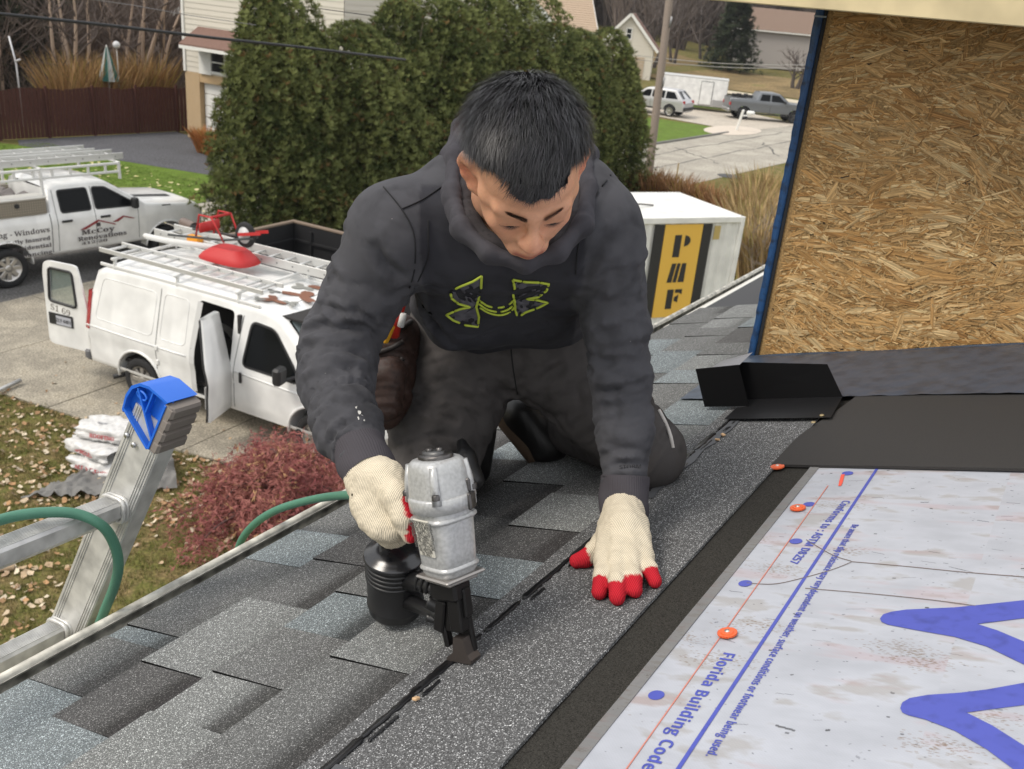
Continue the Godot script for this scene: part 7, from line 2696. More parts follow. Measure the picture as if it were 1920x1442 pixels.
func build_nailer() -> void:
	var foot := hit(866, 1236, 0.004)
	var top := at(817, 858, 1.185)
	var up := (top - foot).normalized()
	var hv := (at(735, 1090, 1.25) - at(826, 1090, 1.20))
	var hx := (hv - up * hv.dot(up)).normalized()     # towards handle and magazine
	var hz := hx.cross(up).normalized()
	var X := Transform3D(Basis(hx, up, hz), foot)
	var gun := thing("nail_gun", "pneumatic roofing nail gun with grey metal body and black coil magazine", "nail gun", foot)
	gun.basis = X.basis
	var cast := mat("cast_aluminium", lin(0.50, 0.505, 0.50), 0.42, 0.35)
	tri(cast, noise_tex("cast_wear", 0.06, 0.84, 1.08), 9.0)
	rough_tex(cast, tex["grain"])
	bump(cast, tex["grain"], 0.06)
	var black := mat("black_nylon", lin(0.012, 0.012, 0.013), 0.38, 0.0, 0.5)
	bump(black, tex["mottle"], 0.03)
	var steel := mat("worn_steel", lin(0.20, 0.19, 0.185), 0.4, 0.8)
	tri(steel, tex["mottle_strong"], 9.0)
	var L := X.basis.y.length()
	var Ht := foot.distance_to(top)
	var vd := X.basis.inverse() * view.z
	var turn := atan2(vd.x, vd.z) + deg_to_rad(42.0)
	# body: superellipse sections along the axis
	var sect := func(y: float, rx: float, rz: float, pw: float, ox: float) -> Array:
		var r := []
		for k in 40:
			var a := TAU * k / 40
			var c := cos(a)
			var s := sin(a)
			r.append(Basis(Vector3.UP, turn) * Vector3(ox + signf(c) * pow(absf(c), 2.0 / pw) * rx, y, -signf(s) * pow(absf(s), 2.0 / pw) * rz))
		return r
	var build := func(list: Array) -> Shape:
		var sh := Shape.new(true)
		var prev := []
		for e in list:
			var ring: Array = sect.call(e[0], e[1] * 0.87, e[2] * 0.87, e[3], e[4])
			if prev.size(): sh.loop_strip(prev, ring)
			prev = ring
		sh.smooth(false)
		var c := Vector3(list[-1][4], list[-1][0], 0)
		for k in prev.size(): sh.t(c, prev[k], prev[(k + 1) % prev.size()])
		return sh
	obj("cylinder", build.call([[0.121, 0.031, 0.031, 4.0, 0.0], [0.125, 0.034, 0.034, 4.0, 0.0], [0.150, 0.0355, 0.0355, 4.0, 0.0], [0.200, 0.040, 0.040, 3.0, 0.0], [0.208, 0.0405, 0.0405, 2.6, 0.0]]), cast, gun)
	obj("clamp_ring", build.call([[0.206, 0.043, 0.043, 2.2, 0.0], [0.2075, 0.0465, 0.0465, 2.2, 0.0], [0.224, 0.0475, 0.0475, 2.2, 0.0], [0.2265, 0.0455, 0.0455, 2.2, 0.0], [0.2265, 0.040, 0.040, 2.2, 0.0]]), cast, gun)
	obj("cylinder_head", build.call([[0.226, 0.043, 0.043, 2.8, 0.0], [0.232, 0.0425, 0.0425, 2.8, 0.0], [0.258, 0.0385, 0.0385, 3.4, 0.0], [0.268, 0.0365, 0.0365, 3.4, 0.0], [0.2725, 0.032, 0.032, 3.0, 0.0], [0.2735, 0.028, 0.028, 2.4, 0.0]]), cast, gun)
	for k in 4:
		var cd := Basis(Vector3.UP, turn + PI / 4 + PI / 2 * k) * Vector3(1, 0, 0)
		var cp := Shape.new(true)
		cp.tube([cd * 0.0390 + Vector3(0, 0.220, 0), cd * 0.0380 + Vector3(0, 0.245, 0), cd * 0.0350 + Vector3(0, 0.268, 0)], [0.0075, 0.0065, 0.005], 8)
		var cpo := obj("corner_post", cp, cast, gun)
		var bo := Shape.new(true)
		bo.lathe([Vector2(0.0055, 0.228), Vector2(0.0055, 0.234), Vector2(0.004, 0.2355), Vector2(0, 0.236)], 6, Transform3D(Basis(), cd * 0.043))
		obj("bolt", bo, steel, cpo)
	for e in [[0.132, 0.0358], [0.197, 0.0408]]:
		obj("body_ridge", build.call([[e[0] - 0.0035, e[1] - 0.0010, e[1] - 0.0010, 4.0, 0.0], [e[0] - 0.001, e[1] + 0.0016, e[1] + 0.0016, 4.0, 0.0], [e[0] + 0.001, e[1] + 0.0016, e[1] + 0.0016, 4.0, 0.0], [e[0] + 0.0035, e[1] - 0.0010, e[1] - 0.0010, 4.0, 0.0]]), cast, gun)
	# exhaust plate on top with bolts
	var pl := Shape.new(true)
	pl.lathe([Vector2(0.0245, 0.2730), Vector2(0.0245, 0.2765), Vector2(0.023, 0.2785), Vector2(0.0, 0.2790)], 30, Transform3D(), 0.85)
	var ex := obj("exhaust_plate", pl, steel, gun)
	var eb := Shape.new(true)
	eb.lathe([Vector2(0.017, 0.2785), Vector2(0.016, 0.2815), Vector2(0.0, 0.2820)], 24, Transform3D(Basis(), Vector3(0.003, 0, 0.0)), 0.7)
	obj("exhaust_cover", eb, mat("dark_plate", lin(0.10, 0.10, 0.10), 0.45, 0.7), ex)
	for k in 2:
		var b := Shape.new(true)
		b.lathe([Vector2(0.0045, 0.281), Vector2(0.0045, 0.2850), Vector2(0.0, 0.2855)], 6, Transform3D(Basis(), Vector3(-0.004 + 0.012 * k, 0, 0.004 - 0.006 * k)))
		obj("bolt", b, steel, ex)
	# clamp hooks and side bolts
	for s in [[-1.0, 0.3], [1.0, -0.2], [0.55, 0.85], [-0.6, 0.8]]:
		var d := Vector3(s[0], 0, s[1]).normalized()
		var ck := Shape.new()
		var t := Vector3.UP.cross(d)
		ck.box(d * 0.0415 + Vector3(0, 0.216, 0), Vector3(0.006, 0.022, 0.020), Basis(d, Vector3.UP, d.cross(Vector3.UP)), 0.002)
		ck.box(d * 0.0385 + Vector3(0, 0.236, 0), Vector3(0.008, 0.018, 0.006), Basis(d, Vector3.UP, d.cross(Vector3.UP)), 0.002)
		obj("clamp_hook", ck, steel if s[1] < 0.5 else cast, gun)
	for s in [-0.028, 0.028]:
		var rib := Shape.new()
		rib.bar(Vector3(s * 0.3, 0.232, 0.0350), Vector3(s * 0.25, 0.262, 0.0325), 0.004, 0.006, Vector3.BACK, 0.001)
		obj("head_rib", rib, cast, gun)
	# label plate on the side next to the hand
	var la := Basis(Vector3.UP, turn) * Vector3(-1, 0, 0)
	if (X.basis * la).dot(view.z) < 0.0: la = -la
	var lx := Vector3.UP.cross(la)
	var lb := Transform3D(Basis(lx, Vector3.UP, la), la * 0.0339 + Vector3(0, 0.176, 0)) * Transform3D(Basis(Vector3.RIGHT, 0.10), Vector3.ZERO)
	var lp := Shape.new()
	lp.box(Vector3.ZERO, Vector3(0.031, 0.050, 0.003), Basis.IDENTITY, 0.001)
	var lab := obj("label_plate", lp, mat("label_paper", lin(0.55, 0.53, 0.46), 0.6), gun)
	lab.transform = lb
	var inkm := mat("label_ink", lin(0.12, 0.12, 0.11), 0.7)
	var words := ["CAUTION WEAR SAFETY", "GLASSES READ MANUAL", "BEFORE USING TOOL", "KEEP HANDS CLEAR OF", "NOSE DISCONNECT AIR", "BEFORE SERVICE USE", "ONLY CORRECT NAILS", "DO NOT EXCEED MAX", "AIR PRESSURE", "OIL DAILY"]
	for i in words.size():
		text("label_line", words[i], 0.0030, 0.0003, inkm, lab, Transform3D(Basis(), Vector3(0, 0.021 - 0.0047 * i, 0.0018)), "Droid Sans", Vector3(0.68, 1, 1))
	# base plate, nose, foot
	var bp := Shape.new()
	bp.box(Vector3(0.0, 0.119, 0), Vector3(0.066, 0.0045, 0.066), Basis(Vector3.UP, turn), 0.002)
	bp.box(Vector3(0.0, 0.1135, 0), Vector3(0.050, 0.006, 0.052), Basis(Vector3.UP, turn), 0.002)
	obj("base_plate", bp, mat("plate_steel", lin(0.36, 0.34, 0.32), 0.4, 0.7), gun)
	var ns := Shape.new()
	ns.box(Vector3(0.004, 0.098, 0.0), Vector3(0.044, 0.026, 0.036), Basis.IDENTITY, 0.004)
	ns.box(Vector3(-0.006, 0.078, 0.0), Vector3(0.020, 0.072, 0.024), Basis.IDENTITY, 0.002)
	ns.box(Vector3(-0.017, 0.080, 0.004), Vector3(0.008, 0.040, 0.016), Basis.IDENTITY, 0.002)
	ns.box(Vector3(0.010, 0.068, 0.004), Vector3(0.016, 0.060, 0.018), Basis.IDENTITY, 0.002)
	ns.bar(Vector3(-0.004, 0.085, 0.009), Vector3(-0.010, 0.010, 0.009), 0.020, 0.009, Vector3.BACK, 0.002)
	ns.bar(Vector3(-0.004, 0.085, 0.015), Vector3(-0.009, 0.020, 0.015), 0.005, 0.005, Vector3.BACK, 0.001)
	ns.box(Vector3(0.022, 0.060, 0.0), Vector3(0.016, 0.046, 0.020), Basis(Vector3(0, 0, 1), 0.25), 0.002)
	ns.box(Vector3(0.020, 0.036, 0.0), Vector3(0.008, 0.040, 0.014), Basis(Vector3(0, 0, 1), -0.1), 0.002)
	obj("nose", ns, mat("nose_black", lin(0.018, 0.017, 0.017), 0.38, 0.5), gun)
	var ft := Shape.new()
	var fp := PackedVector2Array([Vector2(-0.022, 0.0), Vector2(0.018, 0.0), Vector2(0.016, 0.005), Vector2(0.006, 0.012), Vector2(0.002, 0.034), Vector2(-0.014, 0.034), Vector2(-0.018, 0.012), Vector2(-0.023, 0.005)])
	ft.prism(fp, -0.010, 0.012)
	obj("contact_foot", ft, mat("foot_steel", lin(0.10, 0.085, 0.078), 0.4, 0.7), gun)
	# coil magazine: ribbed canister with a domed lid
	var mc := Vector3(0.0, 0, 0)
	var can_c := X.affine_inverse() * hit(742, 1140, 0.026)
	var top_c := X.affine_inverse() * at(740, 1036, 1.312)
	var cy := (top_c - can_c).normalized()
	var cx := (Vector3.RIGHT - cy * cy.x).normalized()
	var C := Transform3D(Basis(cx, cy, cx.cross(cy)), can_c)
	var mg := Shape.new(true)
	var H := can_c.distance_to(top_c)
	var R := 0.040
	mg.lathe([Vector2(0, -0.002), Vector2(R * 0.93, -0.001), Vector2(R * 0.985, 0.003), Vector2(R, 0.010), Vector2(R + 0.0015, 0.014), Vector2(R + 0.0015, 0.017), Vector2(R, 0.019), Vector2(R + 0.001, H * 0.60)], 44, C)
	for k in 4:
		var y := H * (0.62 + 0.075 * k)
		mg.lathe([Vector2(R + 0.0008, y), Vector2(R + 0.0026, y + 0.001), Vector2(R + 0.0026, y + 0.0028), Vector2(R + 0.0008, y + 0.0040)], 44, C)
	mg.lathe([Vector2(R + 0.001, H * 0.6), Vector2(R + 0.001, H * 0.95)], 44, C)
	var can := obj("coil_magazine", mg, black, gun)
	var lid := Shape.new(true)
	lid.lathe([Vector2(R + 0.0035, H * 0.95), Vector2(R + 0.0045, H * 0.97), Vector2(R + 0.003, H), Vector2(R - 0.004, H + 0.001), Vector2(R - 0.006, H + 0.004), Vector2(R * 0.5, H + 0.008), Vector2(0, H + 0.009)], 44, C)
	obj("magazine_lid", lid, mat("lid_gloss", lin(0.014, 0.014, 0.016), 0.22, 0.0, 0.6), can)
	# arm that carries the magazine to the nose, latch and feed
	var arm := Shape.new(true)
	arm.tube(smooth_path([Vector3(0.052, 0.092, 0.016), Vector3(0.036, 0.080, 0.022), Vector3(0.014, 0.078, 0.016), Vector3(0.0, 0.082, 0.012)], 5), 0.0105, 8)
	arm.tube(smooth_path([Vector3(0.055, 0.070, 0.010), Vector3(0.034, 0.058, 0.018), Vector3(0.012, 0.062, 0.012)], 5), 0.0105, 8)
	arm.tube(smooth_path([Vector3(0.060, 0.046, 0.010), Vector3(0.040, 0.040, 0.016), Vector3(0.022, 0.042, 0.010)], 5), 0.006, 8)
	var cm := can_c.lerp(top_c, 0.55)
	var cl := can_c.lerp(top_c, 0.22)
	arm.tube([cm, cm.lerp(Vector3(0, 0.088, 0), 0.6) + Vector3(0, 0.006, 0), Vector3(0, 0.088, 0)], [0.017, 0.0130, 0.011], 10)
	arm.tube([cl, cl.lerp(Vector3(0, 0.052, 0), 0.65), Vector3(0, 0.056, 0)], [0.014, 0.0095, 0.008], 10)
	for k in 4:
		var q := cm.lerp(Vector3(0, 0.088, 0), 0.50 + 0.09 * k) + Vector3(0, 0.010, 0)
		arm.box(q, Vector3(0.005, 0.026, 0.030), Basis(Vector3(0, 0, 1), 0.3), 0.002)
	for k in 5:
		arm.box(Vector3(0.046 - 0.008 * k, 0.090 - 0.004 * k, 0.018), Vector3(0.004, 0.016, 0.014), Basis(Vector3(0, 0, 1), 0.5), 0.001)
	obj("magazine_arm", arm, black, gun)
	var lt := Shape.new()
	lt.box(Vector3(0.030, 0.052, 0.022), Vector3(0.018, 0.010, 0.006), Basis(Vector3(0, 0, 1), 0.6), 0.001)
	obj("latch", lt, steel, gun)
	# grip, hidden in the hand, with trigger and air plug
	var g0 := X.affine_inverse() * at(790, 965, 1.215)
	var g1 := X.affine_inverse() * at(700, 930, 1.31)
	var gr := Shape.new(true)
	gr.tube([g0, g0.lerp(g1, 0.5), g1], [0.017, 0.0155, 0.017], 14)
	obj("grip", gr, cast, gun)
	var lever := Shape.new()
	lever.bar(X.affine_inverse() * at(700, 992, 1.30), X.affine_inverse() * at(728, 1016, 1.28), 0.010, 0.012, Vector3.UP, 0.003)
	lever.bar(X.affine_inverse() * at(716, 1000, 1.29), X.affine_inverse() * at(722, 1040, 1.275), 0.014, 0.012, Vector3.UP, 0.003)
	obj("trigger_link", lever, black, gun)

# ================= bodies and cloth: joined tapered capsules, meshed as surface nets =================
class Field:
	var A := PackedVector3Array()
	var B := PackedVector3Array()
	var RA := PackedFloat32Array()
	var RB := PackedFloat32Array()
	var FU := PackedVector3Array()   # direction in which the capsule is thinner
	var FF := PackedFloat32Array()   # by that factor
	var KIND := PackedInt32Array()   # 0 capsule, 1 ellipsoid, 2 capsule that is cut away
	var k := 0.03
	func cap(a: Vector3, b: Vector3, ra: float, rb := -1.0, fu := Vector3.ZERO, ff := 1.0) -> void:
		A.append(a)
		B.append(b)
		RA.append(ra)
		RB.append(ra if rb < 0.0 else rb)
		FU.append(fu.normalized() if ff != 1.0 else Vector3.ZERO)
		FF.append(ff)
		KIND.append(0)
	func chain(p: Array, r: Array) -> void:
		for i in p.size() - 1: cap(p[i], p[i + 1], r[i], r[i + 1])
	func ell(c: Vector3, r: Vector3) -> void:
		cap(c, r, maxf(r.x, maxf(r.y, r.z)))
		KIND[-1] = 1
	func cut(a: Vector3, b: Vector3, ra: float, rb := -1.0) -> void:
		cap(a, b, ra, rb)
		KIND[-1] = 2
	func one(i: int, p: Vector3) -> float:
		if KIND[i] == 1:
			var q := p - A[i]
			var r := B[i]
			var k0 := (q / r).length()
			var k1 := (q / (r * r)).length()
			return k0 * (k0 - 1.0) / maxf(k1, 1e-6)
		var ab := B[i] - A[i]
		var ap := p - A[i]
		if FF[i] != 1.0:
			var u := FU[i]
			var g := FF[i] - 1.0
			ap += u * (ap.dot(u) * g)
			ab += u * (ab.dot(u) * g)
		var l2 := ab.length_squared()
		var h := clampf(ap.dot(ab) / l2, 0.0, 1.0) if l2 > 1e-12 else 0.0
		return (ap - ab * h).length() - lerpf(RA[i], RB[i], h)
	func value(p: Vector3, list: PackedInt32Array) -> float:
		var d := 1e3
		for i in list:
			var e := one(i, p)
			if KIND[i] == 2:
				e = -e
				var h := maxf(k * 0.5 - absf(d - e), 0.0)
				d = maxf(d, e) + h * h / (k * 2.0)
			else:
				var h := maxf(k - absf(d - e), 0.0)
				d = minf(d, e) - h * h / (k * 4.0)
		return d
	# vertices, indices
	func nets(cell: float) -> Array:
		var lo := Vector3.ONE * 1e9
		var hi := Vector3.ONE * -1e9
		for i in A.size():
			if KIND[i] == 2: continue
			var r := Vector3.ONE * (maxf(RA[i], RB[i]) + cell * 2)
			var b := A[i] if KIND[i] == 1 else B[i]
			lo = lo.min(A[i] - r).min(b - r)
			hi = hi.max(A[i] + r).max(b + r)
		var N := 8
		var bx := int(ceil((hi.x - lo.x) / cell / N)) + 1
		var by := int(ceil((hi.y - lo.y) / cell / N)) + 1
		var bz := int(ceil((hi.z - lo.z) / cell / N)) + 1
		var nx := bx * N + 1
		var ny := by * N + 1
		var vid := {}
		var verts := PackedVector3Array()
		var edges := PackedInt32Array()
		var R := cell * N * 0.87
		var vals := PackedFloat32Array()
		vals.resize(729)
		for cz in bz:
			for cy in by:
				for cx in bx:
					var o := lo + Vector3(cx, cy, cz) * (cell * N)
					var c := o + Vector3.ONE * (cell * N * 0.5)
					var list := PackedInt32Array()
					var dm := 1e3
					for i in A.size():
						var d := one(i, c)
						if KIND[i] != 2: dm = minf(dm, d)
						if d < R * maxf(1.0, FF[i]) * 1.15 + k: list.append(i)
					if dm > R * 1.6 + k * 0.3 or dm < -R * 1.6 and A.size() > 0 and not has_cut(list): continue
					if list.size() == 0: continue
					var n := 0
					var pos := false
					var neg := false
					for z in 9:
						for y in 9:
							for x in 9:
								var v := value(o + Vector3(x, y, z) * cell, list)
								vals[n] = v
								n += 1
								if v < 0.0: neg = true
								else: pos = true
					if not (pos and neg): continue
					for z in N:
						for y in N:
							for x in N:
								var m := x + 9 * (y + 9 * z)
								var s0 := vals[m] < 0.0
								var gx := cx * N + x
								var gy := cy * N + y
								var gz := cz * N + z
								var id := gx + nx * (gy + ny * gz)
								if (vals[m + 1] < 0.0) != s0: edges.append_array([id, 0, int(s0)])
								if (vals[m + 9] < 0.0) != s0: edges.append_array([id, 1, int(s0)])
								if (vals[m + 81] < 0.0) != s0: edges.append_array([id, 2, int(s0)])
								# cell vertex
								var v := [vals[m], vals[m + 1], vals[m + 9], vals[m + 10], vals[m + 81], vals[m + 82], vals[m + 90], vals[m + 91]]
								var cnt := 0
								for w in v: cnt += int(w < 0.0)
								if cnt == 0 or cnt == 8: continue
								var sum := Vector3.ZERO
								var ne := 0
								for e in EDGES:
									var va: float = v[e[0]]
									var vb: float = v[e[1]]
									if (va < 0.0) != (vb < 0.0):
										sum += (CORNER[e[0]] as Vector3).lerp(CORNER[e[1]], va / (va - vb))
										ne += 1
								vid[id] = verts.size()
								verts.append(o + (Vector3(x, y, z) + sum / ne) * cell)
		var idx := PackedInt32Array()
		var st := [1, nx, nx * ny]
		for e in range(0, edges.size(), 3):
			var id := edges[e]
			var ax := edges[e + 1]
			var u: int = st[(ax + 1) % 3]
			var w: int = st[(ax + 2) % 3]
			var a: int = vid.get(id, -1)
			var b: int = vid.get(id - u, -1)
			var c: int = vid.get(id - u - w, -1)
			var d: int = vid.get(id - w, -1)
			if a < 0 or b < 0 or c < 0 or d < 0: continue
			if edges[e + 2] == 1: idx.append_array([a, d, c, a, c, b])
			else: idx.append_array([a, b, c, a, c, d])
		return [verts, idx]
	func has_cut(list: PackedInt32Array) -> bool:
		for i in list:
			if KIND[i] == 2: return true
		return false
	const CORNER := [Vector3(0, 0, 0), Vector3(1, 0, 0), Vector3(0, 1, 0), Vector3(1, 1, 0), Vector3(0, 0, 1), Vector3(1, 0, 1), Vector3(0, 1, 1), Vector3(1, 1, 1)]
	const EDGES := [[0, 1], [2, 3], [4, 5], [6, 7], [0, 2], [1, 3], [4, 6], [5, 7], [0, 4], [1, 5], [2, 6], [3, 7]]

func normals_of(v: PackedVector3Array, ix: PackedInt32Array) -> PackedVector3Array:
	var n := PackedVector3Array()
	n.resize(v.size())
	for i in range(0, ix.size(), 3):
		var a := ix[i]
		var b := ix[i + 1]
		var c := ix[i + 2]
		var f := (v[c] - v[a]).cross(v[b] - v[a])
		n[a] += f
		n[b] += f
		n[c] += f
	for i in n.size(): n[i] = n[i].normalized()
	return n

func array_mesh(v: PackedVector3Array, ix: PackedInt32Array, col = null, origin := Vector3.ZERO) -> ArrayMesh:
	var arr := []
	arr.resize(Mesh.ARRAY_MAX)
	var n := normals_of(v, ix)
	if origin != Vector3.ZERO:
		for i in v.size(): v[i] -= origin
	arr[Mesh.ARRAY_VERTEX] = v
	arr[Mesh.ARRAY_NORMAL] = n
	if col != null: arr[Mesh.ARRAY_COLOR] = col
	arr[Mesh.ARRAY_INDEX] = ix
	var m := ArrayMesh.new()
	m.add_surface_from_arrays(Mesh.PRIMITIVE_TRIANGLES, arr)
	return m

# folds: stretched noise that runs across a limb or along a given line
class Folds:
	var zones := []   # [a, b, reach, wavelength along, wavelength across, height]
	var creases := [] # [a, b, half width, depth (negative digs in)]
	var nz := FastNoiseLite.new()
	func _init(sd: int) -> void:
		nz.seed = sd
		nz.frequency = 1.0
		nz.fractal_octaves = 2
		nz.noise_type = FastNoiseLite.TYPE_SIMPLEX_SMOOTH
	func height(p: Vector3) -> float:
		var h := 0.0
		for z in zones:
			var a: Vector3 = z[0]
			var ab: Vector3 = z[1] - a
			var L := ab.length()
			var u := ab / L
			var ap := p - a
			var t := ap.dot(u)
			if t < -0.04 or t > L + 0.04: continue
			var r := (ap - u * t).length()
			if r > z[2]: continue
			var w := smoothstep(-0.04, 0.03, t) * (1.0 - smoothstep(L - 0.03, L + 0.04, t)) * (1.0 - smoothstep(z[2] * 0.75, z[2], r))
			var q := ap - u * t
			var s := nz.get_noise_3d(t / z[3] + nz.get_noise_3dv(p * 9.0) * 0.5, q.dot(Vector3(0.7, 0.1, 0.7)) / z[4] + t / z[4] * 0.7, q.y / z[4])
			var vv := 1.0 - clampf(absf(s) * 1.7, 0.0, 1.0)
			h += 0.55 * z[5] * w * (0.35 - 1.5 * vv * vv * vv + 0.5 * s)
		for c in creases:
			var a: Vector3 = c[0]
			var ab: Vector3 = c[1] - a
			var t := clampf((p - a).dot(ab) / ab.length_squared(), 0.0, 1.0)
			var d: float = (p - a - ab * t).length() / c[2]
			if d < 3.0: h += c[3] * (exp(-d * d) - 0.45 * exp(-(d - 1.7) * (d - 1.7) * 2.0)) * (0.35 + 0.65 * sin(PI * clampf(t, 0.06, 0.94)))
		return h

func ring_creases(f: Folds, path: Array, rad: Array, n: int, sd: int, deep: float) -> void:
	# long folds that wrap part of the way round a limb, on the side towards the light
	var r := RandomNumberGenerator.new()
	r.seed = sd
	var m := path.size() - 1
	for i in n:
		var u := (i + r.randf_range(0.2, 0.8)) / n * m
		var k := mini(int(u), m - 1)
		var a: Vector3 = path[k]
		var b: Vector3 = path[k + 1]
		var c := a.lerp(b, u - k)
		var ax := (b - a).normalized()
		var w := (view.z - ax * view.z.dot(ax)).normalized()
		var s := ax.cross(w)
		var R: float = lerpf(rad[k], rad[k + 1], u - k)
		var p0 := r.randf_range(-1.5, 0.5)
		var p1 := p0 + r.randf_range(0.8, 1.7)
		var sl := r.randf_range(-0.5, 0.5) * R
		var wd := r.randf_range(0.0045, 0.009)
		var dp := -deep * r.randf_range(0.45, 1.0)
		var prev := Vector3.ZERO
		for j in 4:
			var ph := lerpf(p0, p1, j / 3.0)
			var q := c + (s * sin(ph) + w * cos(ph)) * R + ax * sl * (ph - p0)
			if j > 0: f.creases.append([prev, q, wd, dp * 0.8])
			prev = q

func with_folds(g: Array, f: Folds) -> void:
	var v: PackedVector3Array = g[0]
	var n := normals_of(v, g[1])
	for i in v.size(): v[i] += n[i] * f.height(v[i])
	g[0] = v

var cloth_hit: TriangleMesh
var cloth_from := Vector3.ZERO
var misses := 0
func on_cloth(px: float, py: float, off := 0.0015) -> Vector3:
	var d := dirp(px, py)
	var best := 1e3
	for k in 7:
		var e := dirp(px + [0.0, 0.6, -0.6, 0.3, -0.3, 0.9, -0.9][k], py + [0.0, 0.4, -0.4, -0.7, 0.7, -0.3, 0.3][k])
		var r := cloth_hit.intersect_ray(EYE - cloth_from, e)
		if not r.is_empty(): best = minf(best, ((r.position as Vector3) + cloth_from - EYE).length())
	if best > 900.0:
		misses += 1
		return at(px, py, 1.55)
	return EYE + d * (best - off)

func part_at(called: String, m, material: Material, parent: Node3D) -> MeshInstance3D:
	# a part whose mesh is given in world coordinates
	return obj(called, m, material, parent, -parent.position)

func build_person() -> void:
	var base := roof(0.42, 1.50, 0.0)
	var man := thing("person", "worker kneeling in a faded black hooded sweatshirt, cotton gloves and dark trousers, nailing shingles", "person", base)
	# ----- sweatshirt -----
	var shL := at(744, 436, 1.43)
	var shR := at(1116, 418, 1.45)
	var armL := [shL, at(688, 540, 1.46), at(638, 640, 1.475), at(630, 715, 1.44), at(653, 800, 1.36), at(684, 866, 1.295)]
	var armR := [shR, at(1140, 490, 1.47), at(1153, 600, 1.50), at(1163, 700, 1.52), at(1171, 800, 1.515), at(1171, 905, 1.50)]
	var hood := Field.new()
	hood.k = 0.045
	hood.chain(armL, [0.067, 0.056, 0.053, 0.049, 0.041, 0.033])
	hood.chain(armR, [0.058, 0.050, 0.045, 0.042, 0.039, 0.0365])
	hood.cap(shL, at(905, 375, 1.50), 0.070, 0.080)
	hood.cap(shR, at(1040, 375, 1.50), 0.062, 0.080)
	hood.cap(at(900, 430, 1.50), at(905, 600, 1.80), 0.105, 0.105)
	hood.cap(at(1020, 425, 1.50), at(1020, 600, 1.80), 0.105, 0.105)
	hood.cap(at(850, 470, 1.47), at(1050, 460, 1.47), 0.065, 0.06)
	hood.cap(at(850, 545, 1.555), at(1030, 535, 1.56), 0.058, 0.05)
	hood.cap(at(855, 590, 1.61), at(1020, 580, 1.63), 0.05, 0.045)
	hood.cap(at(800, 570, 1.60), at(846, 618, 1.60), 0.022, 0.016)
	hood.cap(at(846, 618, 1.605), at(900, 608, 1.62), 0.016, 0.03)
	# hood bunched round the neck
	var ringp := [at(900, 212, 1.50), at(868, 235, 1.45), at(851, 290, 1.41), at(848, 360, 1.37), at(866, 426, 1.325), at(918, 472, 1.30), at(985, 492, 1.295), at(1046, 470, 1.30), at(1092, 418, 1.335), at(1104, 350, 1.39), at(1101, 285, 1.44), at(1068, 235, 1.50), at(985, 215, 1.54)]
	hood.cap(at(858, 330, 1.45), at(865, 410, 1.42), 0.030, 0.035)
	hood.cap(at(1098, 340, 1.46), at(1075, 420, 1.42), 0.028, 0.035)
	hood.cut(at(975, 330, 1.24), at(978, 420, 1.36), 0.085, 0.062)
	var ff := Folds.new(4)
	ff.zones = [
		[armL[0], armL[2], 0.12, 0.065, 0.16, 0.0060], [armL[2] - Vector3(0, 0.02, 0), armL[4], 0.10, 0.030, 0.14, 0.0085], [armL[4], armL[5], 0.07, 0.03, 0.12, 0.003],
		[armR[0], armR[2], 0.10, 0.060, 0.16, 0.0060], [armR[2], armR[4], 0.085, 0.042, 0.15, 0.0075], [armR[4], armR[5], 0.07, 0.026, 0.12, 0.0035],
		[at(950, 430, 1.50), at(955, 620, 1.66), 0.24, 0.075, 0.12, 0.0030],
	]
	ff.creases = [
		# armpit drags, elbow bends, belly drape
		[at(772, 545, 1.40), at(700, 470, 1.36), 0.010, -0.008], [at(775, 550, 1.45), at(795, 450, 1.40), 0.010, -0.007], [at(770, 535, 1.42), at(735, 560, 1.40), 0.009, -0.008],
		[at(1090, 520, 1.42), at(1130, 440, 1.39), 0.010, -0.008], [at(1088, 515, 1.45), at(1060, 440, 1.40), 0.011, -0.007], [at(1095, 545, 1.45), at(1160, 520, 1.42), 0.009, -0.006],
		[at(570, 650, 1.41), at(690, 668, 1.41), 0.008, -0.010], [at(572, 690, 1.40), at(680, 690, 1.38), 0.007, -0.008], [at(580, 620, 1.42), at(700, 610, 1.41), 0.009, -0.008], [at(585, 735, 1.37), at(670, 745, 1.36), 0.007, -0.006],
		[at(1100, 640, 1.45), at(1200, 600, 1.46), 0.010, -0.009], [at(1115, 690, 1.47), at(1205, 650, 1.48), 0.009, -0.007], [at(1120, 745, 1.47), at(1200, 715, 1.48), 0.008, -0.006], [at(1128, 830, 1.47), at(1205, 845, 1.47), 0.008, -0.005], [at(1130, 870, 1.47), at(1200, 862, 1.47), 0.007, -0.005],
		[at(770, 560, 1.52), at(850, 640, 1.58), 0.010, -0.010], [at(1085, 540, 1.56), at(1000, 620, 1.60), 0.012, -0.008], [at(1060, 520, 1.50), at(980, 500, 1.46), 0.012, -0.004],
		[at(800, 470, 1.40), at(840, 560, 1.48), 0.012, 0.005],
	]
	ring_creases(ff, armL.slice(1), [0.061, 0.055, 0.050, 0.041, 0.033], 24, 31, 0.0125)
	ring_creases(ff, armR, [0.058, 0.050, 0.045, 0.042, 0.039, 0.0365], 24, 32, 0.0105)
	var hg := hood.nets(0.0056)
	with_folds(hg, ff)
	var cloth := mat("sweatshirt_fleece", lin(0.069, 0.069, 0.076), 0.92, 0.0, 0.2)
	tri(cloth, noise_tex("fleece_fade", 0.012, 0.70, 1.35), 4.0)
	bump(cloth, tex["cloth"], 0.03)
	cloth.rim_enabled = true
	cloth.rim = 0.25
	cloth.rim_tint = 0.6
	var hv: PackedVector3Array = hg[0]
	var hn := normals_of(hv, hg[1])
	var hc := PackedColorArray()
	hc.resize(hv.size())
